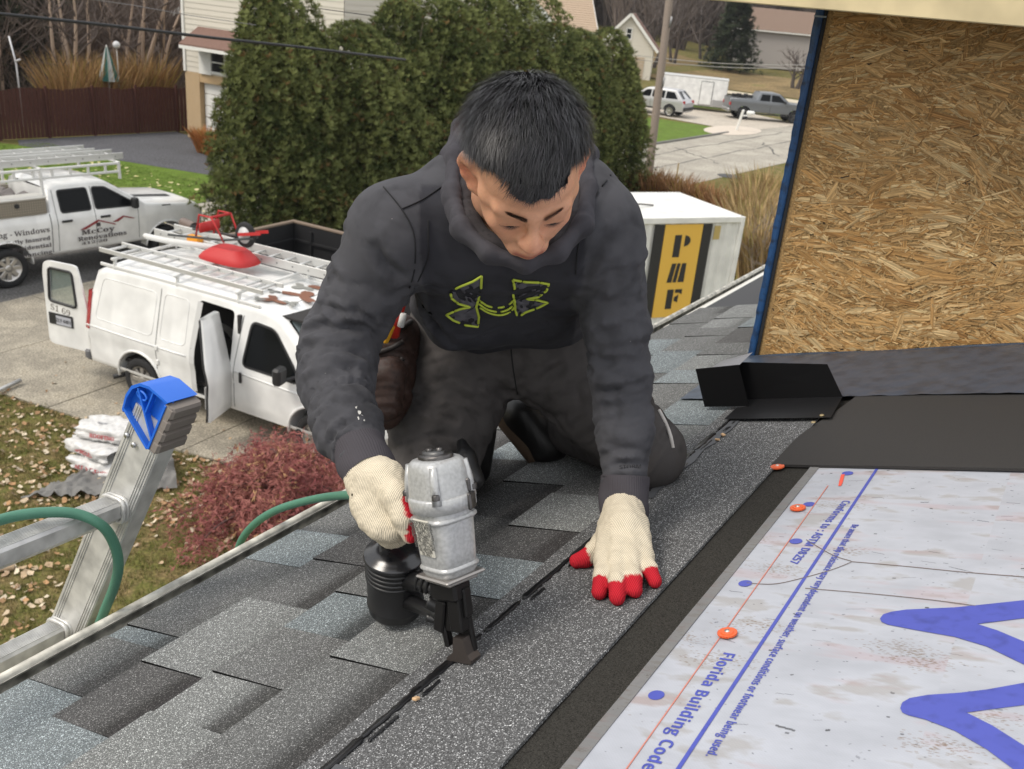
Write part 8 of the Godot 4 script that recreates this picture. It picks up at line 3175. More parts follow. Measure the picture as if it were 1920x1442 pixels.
	var chest := at(945, 520, 1.52)  # darker chest panel: blacker cloth, with the shade under the torso put into its colour
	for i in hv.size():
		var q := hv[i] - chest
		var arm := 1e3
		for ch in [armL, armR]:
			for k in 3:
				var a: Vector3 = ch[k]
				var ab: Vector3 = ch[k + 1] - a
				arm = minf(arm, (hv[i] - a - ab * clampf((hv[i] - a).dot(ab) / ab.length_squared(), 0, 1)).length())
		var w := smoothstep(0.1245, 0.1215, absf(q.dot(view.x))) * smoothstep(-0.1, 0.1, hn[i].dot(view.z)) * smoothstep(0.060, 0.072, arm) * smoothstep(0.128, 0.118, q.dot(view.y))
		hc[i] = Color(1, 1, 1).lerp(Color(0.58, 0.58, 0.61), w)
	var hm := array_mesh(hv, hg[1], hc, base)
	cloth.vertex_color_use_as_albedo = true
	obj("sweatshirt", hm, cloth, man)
	cloth_hit = hm.generate_triangle_mesh()
	cloth_from = base
	# hood: a doubled roll of cloth round the neck with a darker printed lining
	var hd := Field.new()
	hd.k = 0.016
	hd.chain(ringp, [0.008, 0.009, 0.0095, 0.010, 0.0095, 0.008, 0.0075, 0.008, 0.0095, 0.010, 0.009, 0.012, 0.012])
	var outer := []
	for i in ringp.size(): 
		var fr := 0.35 if i >= 4 and i <= 8 else 1.0
		outer.append((ringp[i] as Vector3) + ((ringp[i] as Vector3) - at(978, 350, 1.40)).normalized() * 0.009 * fr - view.z * 0.030 * (0.5 + 0.5 * fr))
	hd.chain(outer, [0.012, 0.012, 0.013, 0.014, 0.012, 0.010, 0.009, 0.010, 0.012, 0.013, 0.012, 0.016, 0.016])
	var hf := Folds.new(12)
	hf.zones = [[at(845, 230, 1.42), at(870, 440, 1.34), 0.09, 0.08, 0.06, 0.002], [at(1110, 260, 1.42), at(1080, 440, 1.34), 0.09, 0.08, 0.06, 0.002]]
	var hdg := hd.nets(0.005)
	with_folds(hdg, hf)
	var cloth2 := cloth.duplicate()
	cloth2.resource_name = "hood_fleece"
	cloth2.vertex_color_use_as_albedo = false
	cloth2.albedo_color = lin(0.060, 0.058, 0.066)
	obj("hood", array_mesh(hdg[0], hdg[1], null, base), cloth2, man)
	var ln := Field.new()
	ln.k = 0.016
	var inner := []
	for i in ringp.size(): inner.append((ringp[i] as Vector3) + (at(978, 350, 1.42) - (ringp[i] as Vector3)).normalized() * 0.016 - view.z * 0.016)
	ln.chain(inner, [0.014, 0.014, 0.015, 0.015, 0.016, 0.014, 0.012, 0.014, 0.015, 0.015, 0.014, 0.016, 0.016])
	var lng := ln.nets(0.005)
	with_folds(lng, hf)
	var lining := mat("hood_lining", lin(0.030, 0.026, 0.028), 0.9)
	tri(lining, noise_tex("lining_camouflage", 0.03, 0.4, 2.4, 256, FastNoiseLite.TYPE_CELLULAR, 2), 12.0)
	obj("hood_lining", array_mesh(lng[0], lng[1], null, base), lining, man)
	# seams
	var seam_m := mat("sweatshirt_seam", lin(0.012, 0.012, 0.014), 0.9)
	for e in [[[719, 350], [755, 395], [776, 440], [778, 500], [768, 540]], [[752, 392], [790, 375], [828, 350]], [[803, 412], [803, 450], [801, 490], [775, 545]], [[1150, 322], [1122, 360], [1100, 410], [1085, 460], [1080, 515]], [[1128, 893], [1170, 897], [1212, 894]]]:
		var sp := Shape.new(true)
		var pts := []
		for p in e: pts.append(Vector3(p[0], p[1], 0))
		var on := []
		for p in smooth_path(pts, 8): on.append(on_cloth(p.x, p.y, 0.0011))
		sp.tube(on, 0.0012, 5)
		part_at("seam", sp, seam_m, man)
	var fk := Shape.new()
	rng.seed = 90
	for e in [[668, 764, 5], [674, 772, 7], [679, 780, 6], [672, 784, 4], [683, 788, 3], [735, 410, 1], [610, 700, 1], [1182, 640, 1], [655, 690, 1]]:
		var pts := []
		for k in 7:
			var a := TAU * k / 7
			var rr: float = e[2] * rng.randf_range(0.25, 1.0)
			pts.append(on_cloth(e[0] + cos(a) * rr * 0.7, e[1] + sin(a) * rr, 0.0012))
		for k in range(1, 6): fk.t(pts[0], pts[k + 1], pts[k])
	stuff("paint_fleck", fk, mat("fleck_white", lin(0.5, 0.49, 0.46), 0.9), man).position = -base
	build_emblem(man)
	# ribbed cuffs
	var ribm := mat("ribbed_knit", lin(0.066, 0.061, 0.068), 0.95, 0.0, 0.2)
	part_at("cuff", cuff_shape([at(671, 838, 1.315), at(684, 866, 1.295), at(697, 893, 1.275)], [0.0365, 0.0385, 0.0365]), ribm, man)
	part_at("cuff", cuff_shape([at(1171, 893, 1.50), at(1170, 930, 1.495), at(1169, 966, 1.488)], [0.0385, 0.0395, 0.0385]), ribm, man)
	var st := text("sleeve_word", "STORM", 0.0055, 0.0006, seam_m, man, Transform3D())
	var wp := on_cloth(1182, 875, 0.0012)
	var wx := (on_cloth(1202, 874, 0.0012) - on_cloth(1160, 876, 0.0012)).normalized()
	var wz := (-dirp(1182, 875) - wx * (-dirp(1182, 875)).dot(wx)).normalized()
	st.transform = Transform3D(Basis(wx * 1.5, wz.cross(wx), wz), wp - base)

	# ----- trousers -----
	var hipL := at(890, 640, 1.83)
	var hipR := at(1035, 640, 1.83)
	var knL := hit(800, 925, 0.062)
	var knR := hit(1214, 848, 0.058)
	var anL := hit(872, 835, 0.05)
	var anR := hit(1040, 800, 0.06)
	var leg := Field.new()
	leg.k = 0.05
	leg.cap(at(880, 615, 1.80), at(1045, 612, 1.80), 0.115, 0.115)
	leg.cap(hipL, knL, 0.112, 0.070)
	leg.cap(hipR, knR, 0.110, 0.062)
	leg.cap(at(850, 690, 1.80), at(805, 800, 1.78), 0.085, 0.078)
	leg.cap(knL, anL, 0.070, 0.052)
	leg.cap(knR, anR, 0.060, 0.048)
	leg.cap(at(1000, 660, 1.76), at(1110, 770, 1.76), 0.07, 0.065)
	var lf := Folds.new(9)
	lf.zones = [[hipL, knL, 0.17, 0.06, 0.2, 0.007], [hipR, knR, 0.17, 0.07, 0.2, 0.007], [knL, anL, 0.12, 0.04, 0.12, 0.005]]
	lf.creases = [
		[at(966, 660, 1.70), at(968, 735, 1.74), 0.007, -0.010], [at(960, 735, 1.74), at(860, 700, 1.68), 0.011, -0.009], [at(962, 740, 1.74), at(850, 745, 1.70), 0.010, -0.008], [at(965, 730, 1.74), at(1050, 690, 1.68), 0.011, -0.009],
		[at(770, 700, 1.68), at(900, 690, 1.68), 0.009, -0.006], [at(760, 760, 1.68), at(870, 780, 1.68), 0.010, -0.007], [at(745, 800, 1.68), at(860, 830, 1.68), 0.010, -0.007], [at(750, 850, 1.66), at(840, 870, 1.66), 0.009, -0.006],
		[at(975, 755, 1.74), at(1120, 830, 1.74), 0.010, -0.006], [at(1040, 620, 1.66), at(1075, 600, 1.66), 0.010, -0.008],
	]
	ring_creases(lf, [hipL, knL], [0.112, 0.072], 11, 33, 0.015)
	ring_creases(lf, [hipR, knR], [0.112, 0.074], 11, 34, 0.015)
	var lg := leg.nets(0.0070)
	with_folds(lg, lf)
	var jean := mat("trouser_cloth", lin(0.074, 0.068, 0.066), 0.9, 0.0, 0.25)
	tri(jean, noise_tex("trouser_fade", 0.014, 0.65, 1.4), 3.5)
	bump(jean, tex["cloth"], 0.03)
	var lm := array_mesh(lg[0], lg[1], null, base)
	obj("trousers", lm, jean, man)
	cloth_hit = lm.generate_triangle_mesh()
	var ss := Shape.new(true)
	var on := []
	for p in smooth_path([Vector3(958, 655, 0), Vector3(962, 690, 0), Vector3(970, 740, 0)], 8): on.append(on_cloth(p.x, p.y, 0.0003))
	ss.tube(on, 0.0014, 5)
	part_at("seam", ss, mat("trouser_seam", lin(0.008, 0.008, 0.009), 0.9), man)
	var stripe := Shape.new(true)
	on = []
	for p in smooth_path([Vector3(1236, 768, 0), Vector3(1250, 795, 0), Vector3(1259, 820, 0), Vector3(1263, 840, 0)], 6): on.append(on_cloth(p.x - 1, p.y, 0.001))
	stripe.tube(on, 0.0035, 6)
	part_at("side_stripe", stripe, mat("stripe_white", lin(0.5, 0.47, 0.44), 0.8), man)
	# loose strap that hangs beside the knee
	var flap := Field.new()
	flap.k = 0.01
	flap.cap(at(866, 832, 1.66), at(874, 858, 1.63), 0.010, 0.017)
	flap.cap(at(874, 858, 1.63), at(892, 900, 1.61), 0.017, 0.016)
	var fg := flap.nets(0.005)
	obj("knee_strap", array_mesh(fg[0], fg[1], null, base), mat("strap_rubber", lin(0.012, 0.012, 0.013), 0.5), man)
	# ----- shoes -----
	var shoe_m := mat("shoe_leather", lin(0.014, 0.013, 0.013), 0.45)
	var sole_m := mat("shoe_sole", lin(0.10, 0.065, 0.04), 0.8)
	var foot := [[hit(1018, 832, 0.035), hit(968, 770, 0.11), Vector3(-0.024, -0.012, 0.012)], [hit(872, 872, 0.04), hit(882, 800, 0.12), Vector3(0.022, -0.016, 0.008)]]
	for e in foot:
		var f := Field.new()
		f.k = 0.03
		f.cap(e[0], e[1], 0.040, 0.042)
		f.cap(e[0] + Vector3(0.02, 0, 0), e[1] + Vector3(0.03, 0.01, 0.02), 0.036, 0.040)
		var g := f.nets(0.006)
		var sh := obj("shoe", array_mesh(g[0], g[1], null, base), shoe_m, man)
		var s := Field.new()
		s.k = 0.01
		s.cap(e[0] + e[2], e[1] + e[2], 0.043, 0.045, e[2], 2.4)
		var h := s.nets(0.006)
		obj("sole", array_mesh(h[0], h[1], null, base), sole_m, sh)
		var lace := Shape.new(true)
		for q in 4:
			var c: Vector3 = (e[0] as Vector3).lerp(e[1], 0.3 + 0.18 * q) + Vector3(0.012, 0.012, 0.042)
			lace.tube([c + Vector3(-0.018, 0.004, -0.006), c, c + Vector3(0.018, -0.006, -0.004)], 0.0022, 5)
		obj("laces", lace, mat("lace_grey", lin(0.08, 0.08, 0.08), 0.8), sh).position = -base
	build_pouch(man)
	build_gloves(man)
	build_head(man, hood, leg)
	if misses > 0: print("cloth rays missed: ", misses)

func cuff_shape(p: Array, r: Array) -> Shape:
	var sh := Shape.new(true)
	var path := smooth_path(p, 5)
	var prev := []
	var x := Vector3.ZERO
	for i in path.size():
		var d: Vector3 = ((path[mini(i + 1, path.size() - 1)] as Vector3) - path[maxi(i - 1, 0)]).normalized()
		if i == 0: x = d.cross(Vector3.RIGHT).normalized()
		x = (x - d * x.dot(d)).normalized()
		var y := d.cross(x)
		var f := float(i) / (path.size() - 1) * (r.size() - 1)
		var rr := lerpf(r[int(f)], r[mini(int(f) + 1, r.size() - 1)], f - int(f))
		var ring := []
		for k in 180:
			var a := TAU * k / 180
			var w := 0.0008 if k % 3 == 0 else -0.0004
			ring.append((path[i] as Vector3) + (x * cos(a) + y * sin(a)) * (rr + w + 0.0012 * sin(a * 3.0 + i * 0.8)))
		if i > 0: sh.loop_strip(prev, ring)
		prev = ring
	return sh

func build_emblem(man: Node3D) -> void:
	# two interlocked arcs outlined in bright yellow-green piping, filled with grey patchwork
	var pipe := mat("piping_yellow", lin(0.42, 0.50, 0.05), 0.7)
	var fill := mat("emblem_patch", lin(0.10, 0.097, 0.115), 0.85)
	tri(fill, noise_tex("patchwork", 0.03, 0.5, 1.8, 256, FastNoiseLite.TYPE_CELLULAR, 1), 9.0)
	var lobes := [
		[Vector2(903, 518), Vector2(887, 528), Vector2(862, 538), Vector2(844, 547), Vector2(847, 560), Vector2(860, 570), Vector2(881, 576), Vector2(862, 580), Vector2(845, 587), Vector2(837, 591), Vector2(850, 601), Vector2(872, 610), Vector2(896, 613), Vector2(898, 595), Vector2(893, 576), Vector2(897, 562), Vector2(902, 540)],
		[Vector2(962, 525), Vector2(985, 529), Vector2(1010, 530), Vector2(1029, 533), Vector2(1025, 545), Vector2(1010, 557), Vector2(988, 561), Vector2(1008, 563), Vector2(1027, 568), Vector2(1010, 577), Vector2(985, 586), Vector2(971, 596), Vector2(966, 582), Vector2(965, 565), Vector2(962, 553), Vector2(965, 540)],
	]
	for lb in lobes:
		var pg := PackedVector2Array(lb)
		var ix := Geometry2D.triangulate_polygon(pg)
		var fs := Shape.new(true)
		# cut into small triangles that follow the cloth
		for i in range(0, ix.size(), 3):
			var stack := [[pg[ix[i]], pg[ix[i + 1]], pg[ix[i + 2]], 0]]
			while stack.size():
				var e: Array = stack.pop_back()
				var a: Vector2 = e[0]
				var b: Vector2 = e[1]
				var c: Vector2 = e[2]
				if e[3] < 3:
					var ab := (a + b) / 2.0
					var bc := (b + c) / 2.0
					var ca := (c + a) / 2.0
					for s in [[a, ab, ca], [ab, b, bc], [ca, bc, c], [ab, bc, ca]]: stack.append([s[0], s[1], s[2], e[3] + 1])
				else:
					fs.t(on_cloth(a.x, a.y, 0.0024), on_cloth(c.x, c.y, 0.0024), on_cloth(b.x, b.y, 0.0024))
		part_at("emblem_patch", fs, fill, man)
		var op := []
		var cl: Array = lb + [lb[0]]
		for i in cl.size() - 1:
			for k in 8:
				var p: Vector2 = (cl[i] as Vector2).lerp(cl[i + 1], k / 8.0)
				op.append(on_cloth(p.x, p.y, 0.0042))
		op.append(op[0])
		var ps := Shape.new(true)
		ps.tube(op, 0.0021, 6)
		part_at("emblem_piping", ps, pipe, man)
	for e in [[[898, 563], [915, 574], [935, 577], [953, 572], [966, 560]], [[898, 570], [915, 581], [937, 585], [955, 579], [966, 566]], [[900, 577], [917, 587], [938, 591], [956, 585], [967, 574]]]:
		var pts := []
		for p in e: pts.append(Vector3(p[0], p[1], 0))
		var on := []
		for p in smooth_path(pts, 6): on.append(on_cloth(p.x, p.y, 0.0042))
		var ps := Shape.new(true)
		ps.tube(on, 0.0019, 6)
		part_at("emblem_piping", ps, pipe, man)

func build_pouch(man: Node3D) -> void:
	var leather := mat("pouch_leather", lin(0.040, 0.019, 0.013), 0.6)
	tri(leather, noise_tex("leather_wear", 0.03, 0.5, 1.6), 8.0)
	bump(leather, tex["grain"], 0.1)
	var dark := mat("pouch_edge", lin(0.012, 0.008, 0.007), 0.6)
	var pos := at(718, 700, 1.70)
	var tp := thing("tool_pouch", "brown leather tool pouch hanging at the worker's hip with tools in it", "tool pouch", pos)
	var f := Field.new()
	f.k = 0.02
	f.cap(at(735, 630, 1.71), at(722, 770, 1.69), 0.046, 0.036)
	f.cap(at(705, 655, 1.70), at(708, 750, 1.68), 0.030, 0.030)
	f.cap(at(750, 630, 1.74), at(740, 740, 1.72), 0.040, 0.034)
	var fo := Folds.new(3)
	fo.zones = [[at(730, 620, 1.70), at(720, 790, 1.69), 0.12, 0.06, 0.05, 0.006]]
	var g := f.nets(0.006)
	with_folds(g, fo)
	var m := array_mesh(g[0], g[1], null, pos)
	obj("bag", m, leather, tp)
	cloth_hit = m.generate_triangle_mesh()
	cloth_from = pos
	# front pockets with dark bound rims
	for e in [[[684, 688], [700, 690], [722, 690], [745, 684], [755, 672]], [[698, 640], [722, 632], [748, 618], [772, 602]], [[690, 665], [712, 660], [735, 652], [756, 640]]]:
		var pts := []
		for p in e: pts.append(Vector3(p[0], p[1], 0))
		var on := []
		for p in smooth_path(pts, 6): on.append(on_cloth(p.x, p.y, 0.003))
		var s := Shape.new(true)
		s.tube(on, 0.0055, 6)
		part_at("pocket_rim", s, dark, tp)
	var pk := Field.new()
	pk.k = 0.015
	pk.cap(at(700, 705, 1.655), at(705, 770, 1.655), 0.026, 0.022)
	pk.cap(at(732, 700, 1.66), at(728, 765, 1.66), 0.030, 0.024)
	var pgm := pk.nets(0.006)
	with_folds(pgm, fo)
	obj("pocket", array_mesh(pgm[0], pgm[1], null, pos), leather, tp)
	# tool handles
	var red := mat("grip_red", lin(0.60, 0.035, 0.02), 0.4)
	var yel := mat("grip_yellow", lin(0.75, 0.38, 0.02), 0.4)
	var s1 := Shape.new(true)
	s1.tube([at(738, 628, 1.63), at(742, 595, 1.605), at(754, 566, 1.59)], [0.011, 0.012, 0.008], 10)
	var a1 := thing("screwdriver", "red handled tool standing upright in the hip pouch", "hand tool", at(744, 620, 1.69))
	part_at("handle", s1, red, a1)
	var s2 := Shape.new(true)
	s2.tube([at(751, 612, 1.60), at(757, 588, 1.59)], [0.006, 0.006], 8)
	part_at("collar", s2, mat("grip_white", lin(0.7, 0.7, 0.68), 0.5), a1)
	var a2 := thing("utility_knife", "yellow handled knife tucked in the hip pouch behind the sleeve", "knife", at(726, 620, 1.69))
	var s3 := Shape.new()
	s3.bar(at(716, 640, 1.62), at(731, 606, 1.60), 0.022, 0.014, view.z, 0.004)
	part_at("handle", s3, yel, a2)

func glove_mesh(f: Field, reds: Array, cell: float, origin: Vector3, dirt: float) -> ArrayMesh:
	var g := f.nets(cell)
	var v: PackedVector3Array = g[0]
	var n := normals_of(v, g[1])
	var nz := FastNoiseLite.new()
	nz.frequency = 1.0
	nz.seed = 17
	var col := PackedColorArray()
	col.resize(v.size())
	for i in v.size():
		var p := v[i]
		var w := -1.0
		for r in reds:
			var a: Vector3 = r[0]
			var d := p.distance_to(a) + nz.get_noise_3dv(p * 130.0) * 0.003
			w = maxf(w, (r[1] - d) / 0.0015)
		w = clampf(w, 0.0, 1.0)
		var c := Color(0.88, 0.78, 0.60) * (1.0 - 0.12 * clampf(nz.get_noise_3dv(p * 40.0) + 0.2, 0, 1) - dirt * clampf(nz.get_noise_3dv(p * 22.0), 0, 1))
		col[i] = c.lerp(Color(0.62, 0.028, 0.045), w)
		# fine knit ridges and soft wrinkles on the cotton
		v[i] = p + n[i] * ((nz.get_noise_3dv(p * 55.0) * 0.0016 + 0.0008 * nz.get_noise_3dv(p * 120.0)) * (1.0 - w * 0.6))
	return array_mesh(v, g[1], col, origin)

func build_gloves(man: Node3D) -> void:
	var base := man.position
	var gm := vmat("glove_cotton", 0.9, 0.2)
	bump(tri(gm, tex["rib"], 50.0), tex["rib"], 0.10)
	# hand pressed flat on the roof
	var f := Field.new()
	f.k = 0.007
	var kn := [hit(1133, 1050, 0.030), hit(1158, 1056, 0.032), hit(1184, 1053, 0.030), hit(1207, 1042, 0.027)]
	var wr := [hit(1148, 985, 0.050), hit(1161, 982, 0.054), hit(1177, 982, 0.054), hit(1190, 986, 0.050)]
	var mid := [hit(1129, 1082, 0.025), hit(1158, 1090, 0.026), hit(1187, 1083, 0.025), hit(1217, 1066, 0.021)]
	var tip := [hit(1124, 1110, 0.0135), hit(1157, 1120, 0.0135), hit(1190, 1107, 0.0135), hit(1228, 1090, 0.0125)]
	var rad := [[0.0140, 0.0126, 0.0114], [0.0142, 0.0128, 0.0116], [0.0138, 0.0122, 0.0112], [0.0128, 0.0114, 0.0102]]
	var reds := []
	for i in 4:
		f.cap(wr[i], kn[i], 0.023, rad[i][0] + 0.002)
		f.cap(kn[i], mid[i], rad[i][0], rad[i][1])
		f.cap(mid[i], tip[i], rad[i][1], rad[i][2])
		reds.append([tip[i], 0.024])
		reds.append([(mid[i] as Vector3).lerp(tip[i], 0.35) - ND * 0.012, 0.017])
	f.cap(kn[0] - ND * 0.004, kn[3] - ND * 0.004, 0.013, 0.012)
	f.cap(hit(1140, 1005, 0.035), hit(1116, 1032, 0.022), 0.020, 0.0145)
	f.cap(hit(1116, 1032, 0.022), hit(1099, 1047, 0.016), 0.0145, 0.0130)
	f.cap(hit(1099, 1047, 0.016), hit(1081, 1052, 0.0135), 0.0130, 0.0115)
	reds.append([hit(1083, 1052, 0.0135), 0.026])
	reds.append([hit(1104, 1050, 0.008), 0.016])
	reds.append([hit(1224, 1040, 0.0), 0.026])
	f.cap(at(1169, 945, 1.492), hit(1169, 992, 0.052), 0.0345, 0.0325)
	var o := obj("glove", glove_mesh(f, reds, 0.0028, base, 0.05), gm, man)
	tag(o, "cream cotton glove with red finger tips, spread flat on the shingles", "")
	# hand closed round the nailer's grip
	var h := Field.new()
	h.k = 0.014
	var wrist := at(694, 890, 1.275)
	var K := [at(733, 990, 1.235), at(712, 986, 1.238), at(695, 970, 1.246), at(683, 946, 1.256)]
	var W2 := [at(722, 900, 1.255), at(708, 900, 1.258), at(695, 900, 1.265), at(684, 902, 1.275)]
	var M2 := [at(745, 1002, 1.262), at(730, 1004, 1.272), at(716, 992, 1.285), at(704, 970, 1.295)]
	var T2 := [at(764, 975, 1.275), at(756, 980, 1.290), at(748, 968, 1.305), at(738, 950, 1.315)]
	var r2 := []
	for i in 4:
		h.cap(W2[i], K[i], 0.023, 0.0155)
		h.cap(K[i], M2[i], 0.0155, 0.0135)
		h.cap(M2[i], T2[i], 0.0135, 0.012)
		r2.append([T2[i], 0.024])
	h.cap(W2[0], W2[3], 0.024, 0.022)
	h.cap(at(715, 945, 1.265), at(735, 950, 1.262), 0.026, 0.024)
	# thumb lies down along the body of the nailer
	h.cap(at(725, 895, 1.245), at(744, 930, 1.218), 0.021, 0.0165)
	h.cap(at(744, 930, 1.218), at(757, 968, 1.206), 0.0165, 0.0135)
	h.cap(at(757, 968, 1.206), at(768, 1004, 1.210), 0.0135, 0.0110)
	for q in [[772, 960, 1.200], [776, 985, 1.202], [776, 1005, 1.205], [768, 940, 1.205]]: r2.append([at(q[0], q[1], q[2]), 0.0125])
	h.cap(at(680, 862, 1.295), wrist, 0.031, 0.031)
	var o2 := obj("glove", glove_mesh(h, r2, 0.0028, base, 0.10), gm, man)
	tag(o2, "cream cotton glove closed round the grip of the nail gun", "")

func build_head(man: Node3D, hood: Field, leg: Field) -> void:
	var base := man.position
	var roll := deg_to_rad(-12.0)
	var th := deg_to_rad(64.0)
	var yaw := deg_to_rad(19.0)
	var B := Basis(Vector3(0, 0, 1), roll) * Basis(Vector3(1, 0, 0), th) * Basis(Vector3(0, 1, 0), yaw)
	var hb := (view * B).scaled_local(Vector3(0.93, 0.89, 0.89))
	var hc := at(984, 324, 1.225)
	var X := Transform3D(hb, hc)
	var f := Field.new()
	f.k = 0.020
	f.ell(Vector3(0, 0.036, -0.018), Vector3(0.0745, 0.086, 0.094))
	f.ell(Vector3(0, 0.036, 0.030), Vector3(0.064, 0.056, 0.058))
	f.ell(Vector3(0, -0.035, 0.030), Vector3(0.055, 0.080, 0.056))
	f.cap(Vector3(-0.046, -0.050, 0.002), Vector3(-0.011, -0.100, 0.052), 0.016, 0.014)
	f.cap(Vector3(0.046, -0.050, 0.002), Vector3(0.011, -0.100, 0.052), 0.016, 0.014)
	f.cap(Vector3(-0.008, -0.102, 0.058), Vector3(0.008, -0.102, 0.058), 0.015)
	f.cap(Vector3(-0.044, 0.010, 0.066), Vector3(-0.012, 0.012, 0.080), 0.012, 0.012)
	f.cap(Vector3(0.044, 0.010, 0.066), Vector3(0.012, 0.012, 0.080), 0.012, 0.012)
	f.cap(Vector3(-0.039, -0.028, 0.056), Vector3(-0.026, -0.050, 0.064), 0.022, 0.018)
	f.cap(Vector3(0.039, -0.028, 0.056), Vector3(0.026, -0.050, 0.064), 0.022, 0.018)
	f.cap(Vector3(-0.050, 0.004, 0.034), Vector3(-0.042, -0.034, 0.036), 0.022, 0.020)
	f.cap(Vector3(0.050, 0.004, 0.034), Vector3(0.042, -0.034, 0.036), 0.022, 0.020)
	f.cap(Vector3(0, -0.066, 0.072), Vector3(0, -0.080, 0.068), 0.019, 0.018)
	f.cap(Vector3(0, -0.06, -0.03), Vector3(0, -0.20, -0.09), 0.060, 0.060)
	var g := f.nets(0.0035)
	# features with sharper joins
	var ft := Field.new()
	ft.k = 0.009
	var fine := [[Vector3(0, 0.006, 0.086), Vector3(0, -0.030, 0.102), 0.0065, 0.0080], [Vector3(0, -0.030, 0.103), Vector3(0, -0.040, 0.107), 0.0085, 0.0100],
		[Vector3(-0.011, -0.043, 0.095), Vector3(-0.009, -0.040, 0.099), 0.0075, 0.0065], [Vector3(0.011, -0.043, 0.095), Vector3(0.009, -0.040, 0.099), 0.0075, 0.0065],
		[Vector3(-0.022, -0.071, 0.082), Vector3(-0.004, -0.066, 0.093), 0.0045, 0.0070], [Vector3(0.022, -0.071, 0.082), Vector3(0.004, -0.066, 0.093), 0.0045, 0.0070],
		[Vector3(-0.018, -0.078, 0.082), Vector3(0.018, -0.078, 0.082), 0.0075, 0.0075], [Vector3(0, -0.079, 0.089), Vector3(0.001, -0.079, 0.089), 0.0075, 0.0075],
		[Vector3(-0.034, -0.007, 0.066), Vector3(-0.028, -0.007, 0.068), 0.0135, 0.0135], [Vector3(0.034, -0.007, 0.066), Vector3(0.028, -0.007, 0.068), 0.0135, 0.0135]]
	# join the features onto the same field, keep one continuous surface
	for e in fine: f.cap(e[0], e[1], e[2], e[3])
	f.k = 0.014
	# ears
	for s in [-1.0, 1.0]:
		var ear := [Vector3(0.066, -0.026, 0.008), Vector3(0.074, -0.020, 0.002), Vector3(0.083, -0.004, -0.010), Vector3(0.088, 0.014, -0.017), Vector3(0.085, 0.027, -0.014), Vector3(0.077, 0.028, -0.002), Vector3(0.072, 0.016, 0.006)]
		for i in ear.size() - 1:
			f.cap(ear[i] * Vector3(s, 1, 1), ear[i + 1] * Vector3(s, 1, 1), 0.0048 if i > 0 else 0.007, 0.0044)
		f.cap(Vector3(0.070 * s, -0.010, 0.002), Vector3(0.079 * s, 0.018, -0.010), 0.010, 0.010, Vector3(s, 0, 0.7), 3.0)
	g = f.nets(0.0027)
	var v: PackedVector3Array = g[0]
	var col := PackedColorArray()
	col.resize(v.size())
	var nz := FastNoiseLite.new()
	nz.frequency = 1.0
	nz.seed = 2
	for i in v.size():
		var p := v[i]
		var sk := Color(0.60, 0.315, 0.195)
		sk = sk.lerp(Color(0.62, 0.27, 0.18), clampf(1.0 - p.distance_to(Vector3(0, -0.04, 0.108)) / 0.03, 0, 1) * 0.6)
		for s in [-1.0, 1.0]:
			sk = sk.lerp(Color(0.60, 0.27, 0.175), clampf(1.0 - p.distance_to(Vector3(0.042 * s, -0.03, 0.07)) / 0.035, 0, 1) * 0.5)
			sk = sk.lerp(Color(0.55, 0.17, 0.10), clampf(1.0 - p.distance_to(Vector3(0.082 * s, 0.004, -0.008)) / 0.035, 0, 1) * 0.7)
		var lip := clampf(1.2 - absf(p.y + 0.0735) / 0.008, 0, 1) * clampf((0.026 - absf(p.x)) / 0.006, 0, 1) * float(p.z > 0.06)
		sk = sk.lerp(Color(0.36, 0.10, 0.075), lip * 0.8)
		sk = sk * (1.0 + 0.10 * nz.get_noise_3dv(p * 60.0) + 0.10 * nz.get_noise_3dv(p * 320.0))
		# clipped sides: short stubble over the ears
		var fade := hair_line(p)
		var st := clampf((fade + (0.028 if absf(p.x) > 0.05 and p.z < 0.03 else 0.004)) / 0.030 + 0.25 * nz.get_noise_3dv(p * 120.0), 0.0, 1.0)
		col[i] = sk.lerp(Color(0.030, 0.026, 0.026), st * 0.92)
		v[i] = X * p
	var ix: PackedInt32Array = g[1]
	# the rest of the body, hidden in the clothes, joined below the neck
	var bd := Field.new()
	bd.k = 0.05
	for src in [hood, leg]:
		var keep: int = 21 if src == hood else src.A.size()
		for i in mini(keep, src.A.size()):
			if src.KIND[i] == 0 and not (src == hood and i >= 16): bd.cap(src.A[i], src.B[i], src.RA[i] * 0.72, src.RB[i] * 0.72)
	bd.cap(X * Vector3(0, -0.15, -0.07), at(965, 430, 1.52), 0.05, 0.07)
	var bg := bd.nets(0.022)
	var off := v.size()
	v.append_array(bg[0])
	for q in (bg[0] as PackedVector3Array).size(): col.append(Color(0.47, 0.215, 0.118))
	for q in (bg[1] as PackedInt32Array): ix.append(q + off)
	var skin := vmat("skin", 0.48, 0.45)
	skin.subsurf_scatter_enabled = true
	skin.subsurf_scatter_strength = 0.12
	bump(skin, noise_tex("pores", 0.25, 0.8, 1.0), 0.010)
	skin.uv1_triplanar = true
	skin.uv1_world_triplanar = true
	skin.uv1_scale = Vector3.ONE * 14.0
	obj("body", array_mesh(v, ix, col, base), skin, man)
	# ----- hair -----
	var hm := mat("hair_black", lin(0.012, 0.012, 0.013), 0.5, 0.0, 0.4)
	var cap := Shape.new(true)
	var rows := []
	for i in 33:
		var row := []
		for j in 65:
			var u := PI * i / 64.0
			var w := TAU * j / 64.0
			var d := Vector3(sin(u) * cos(w), cos(u), sin(u) * sin(w))
			row.append(scalp(d, 0.004 + 0.010 * smoothstep(0.0, 0.03, hair_line(scalp(d, 0.0)))))
		rows.append(row)
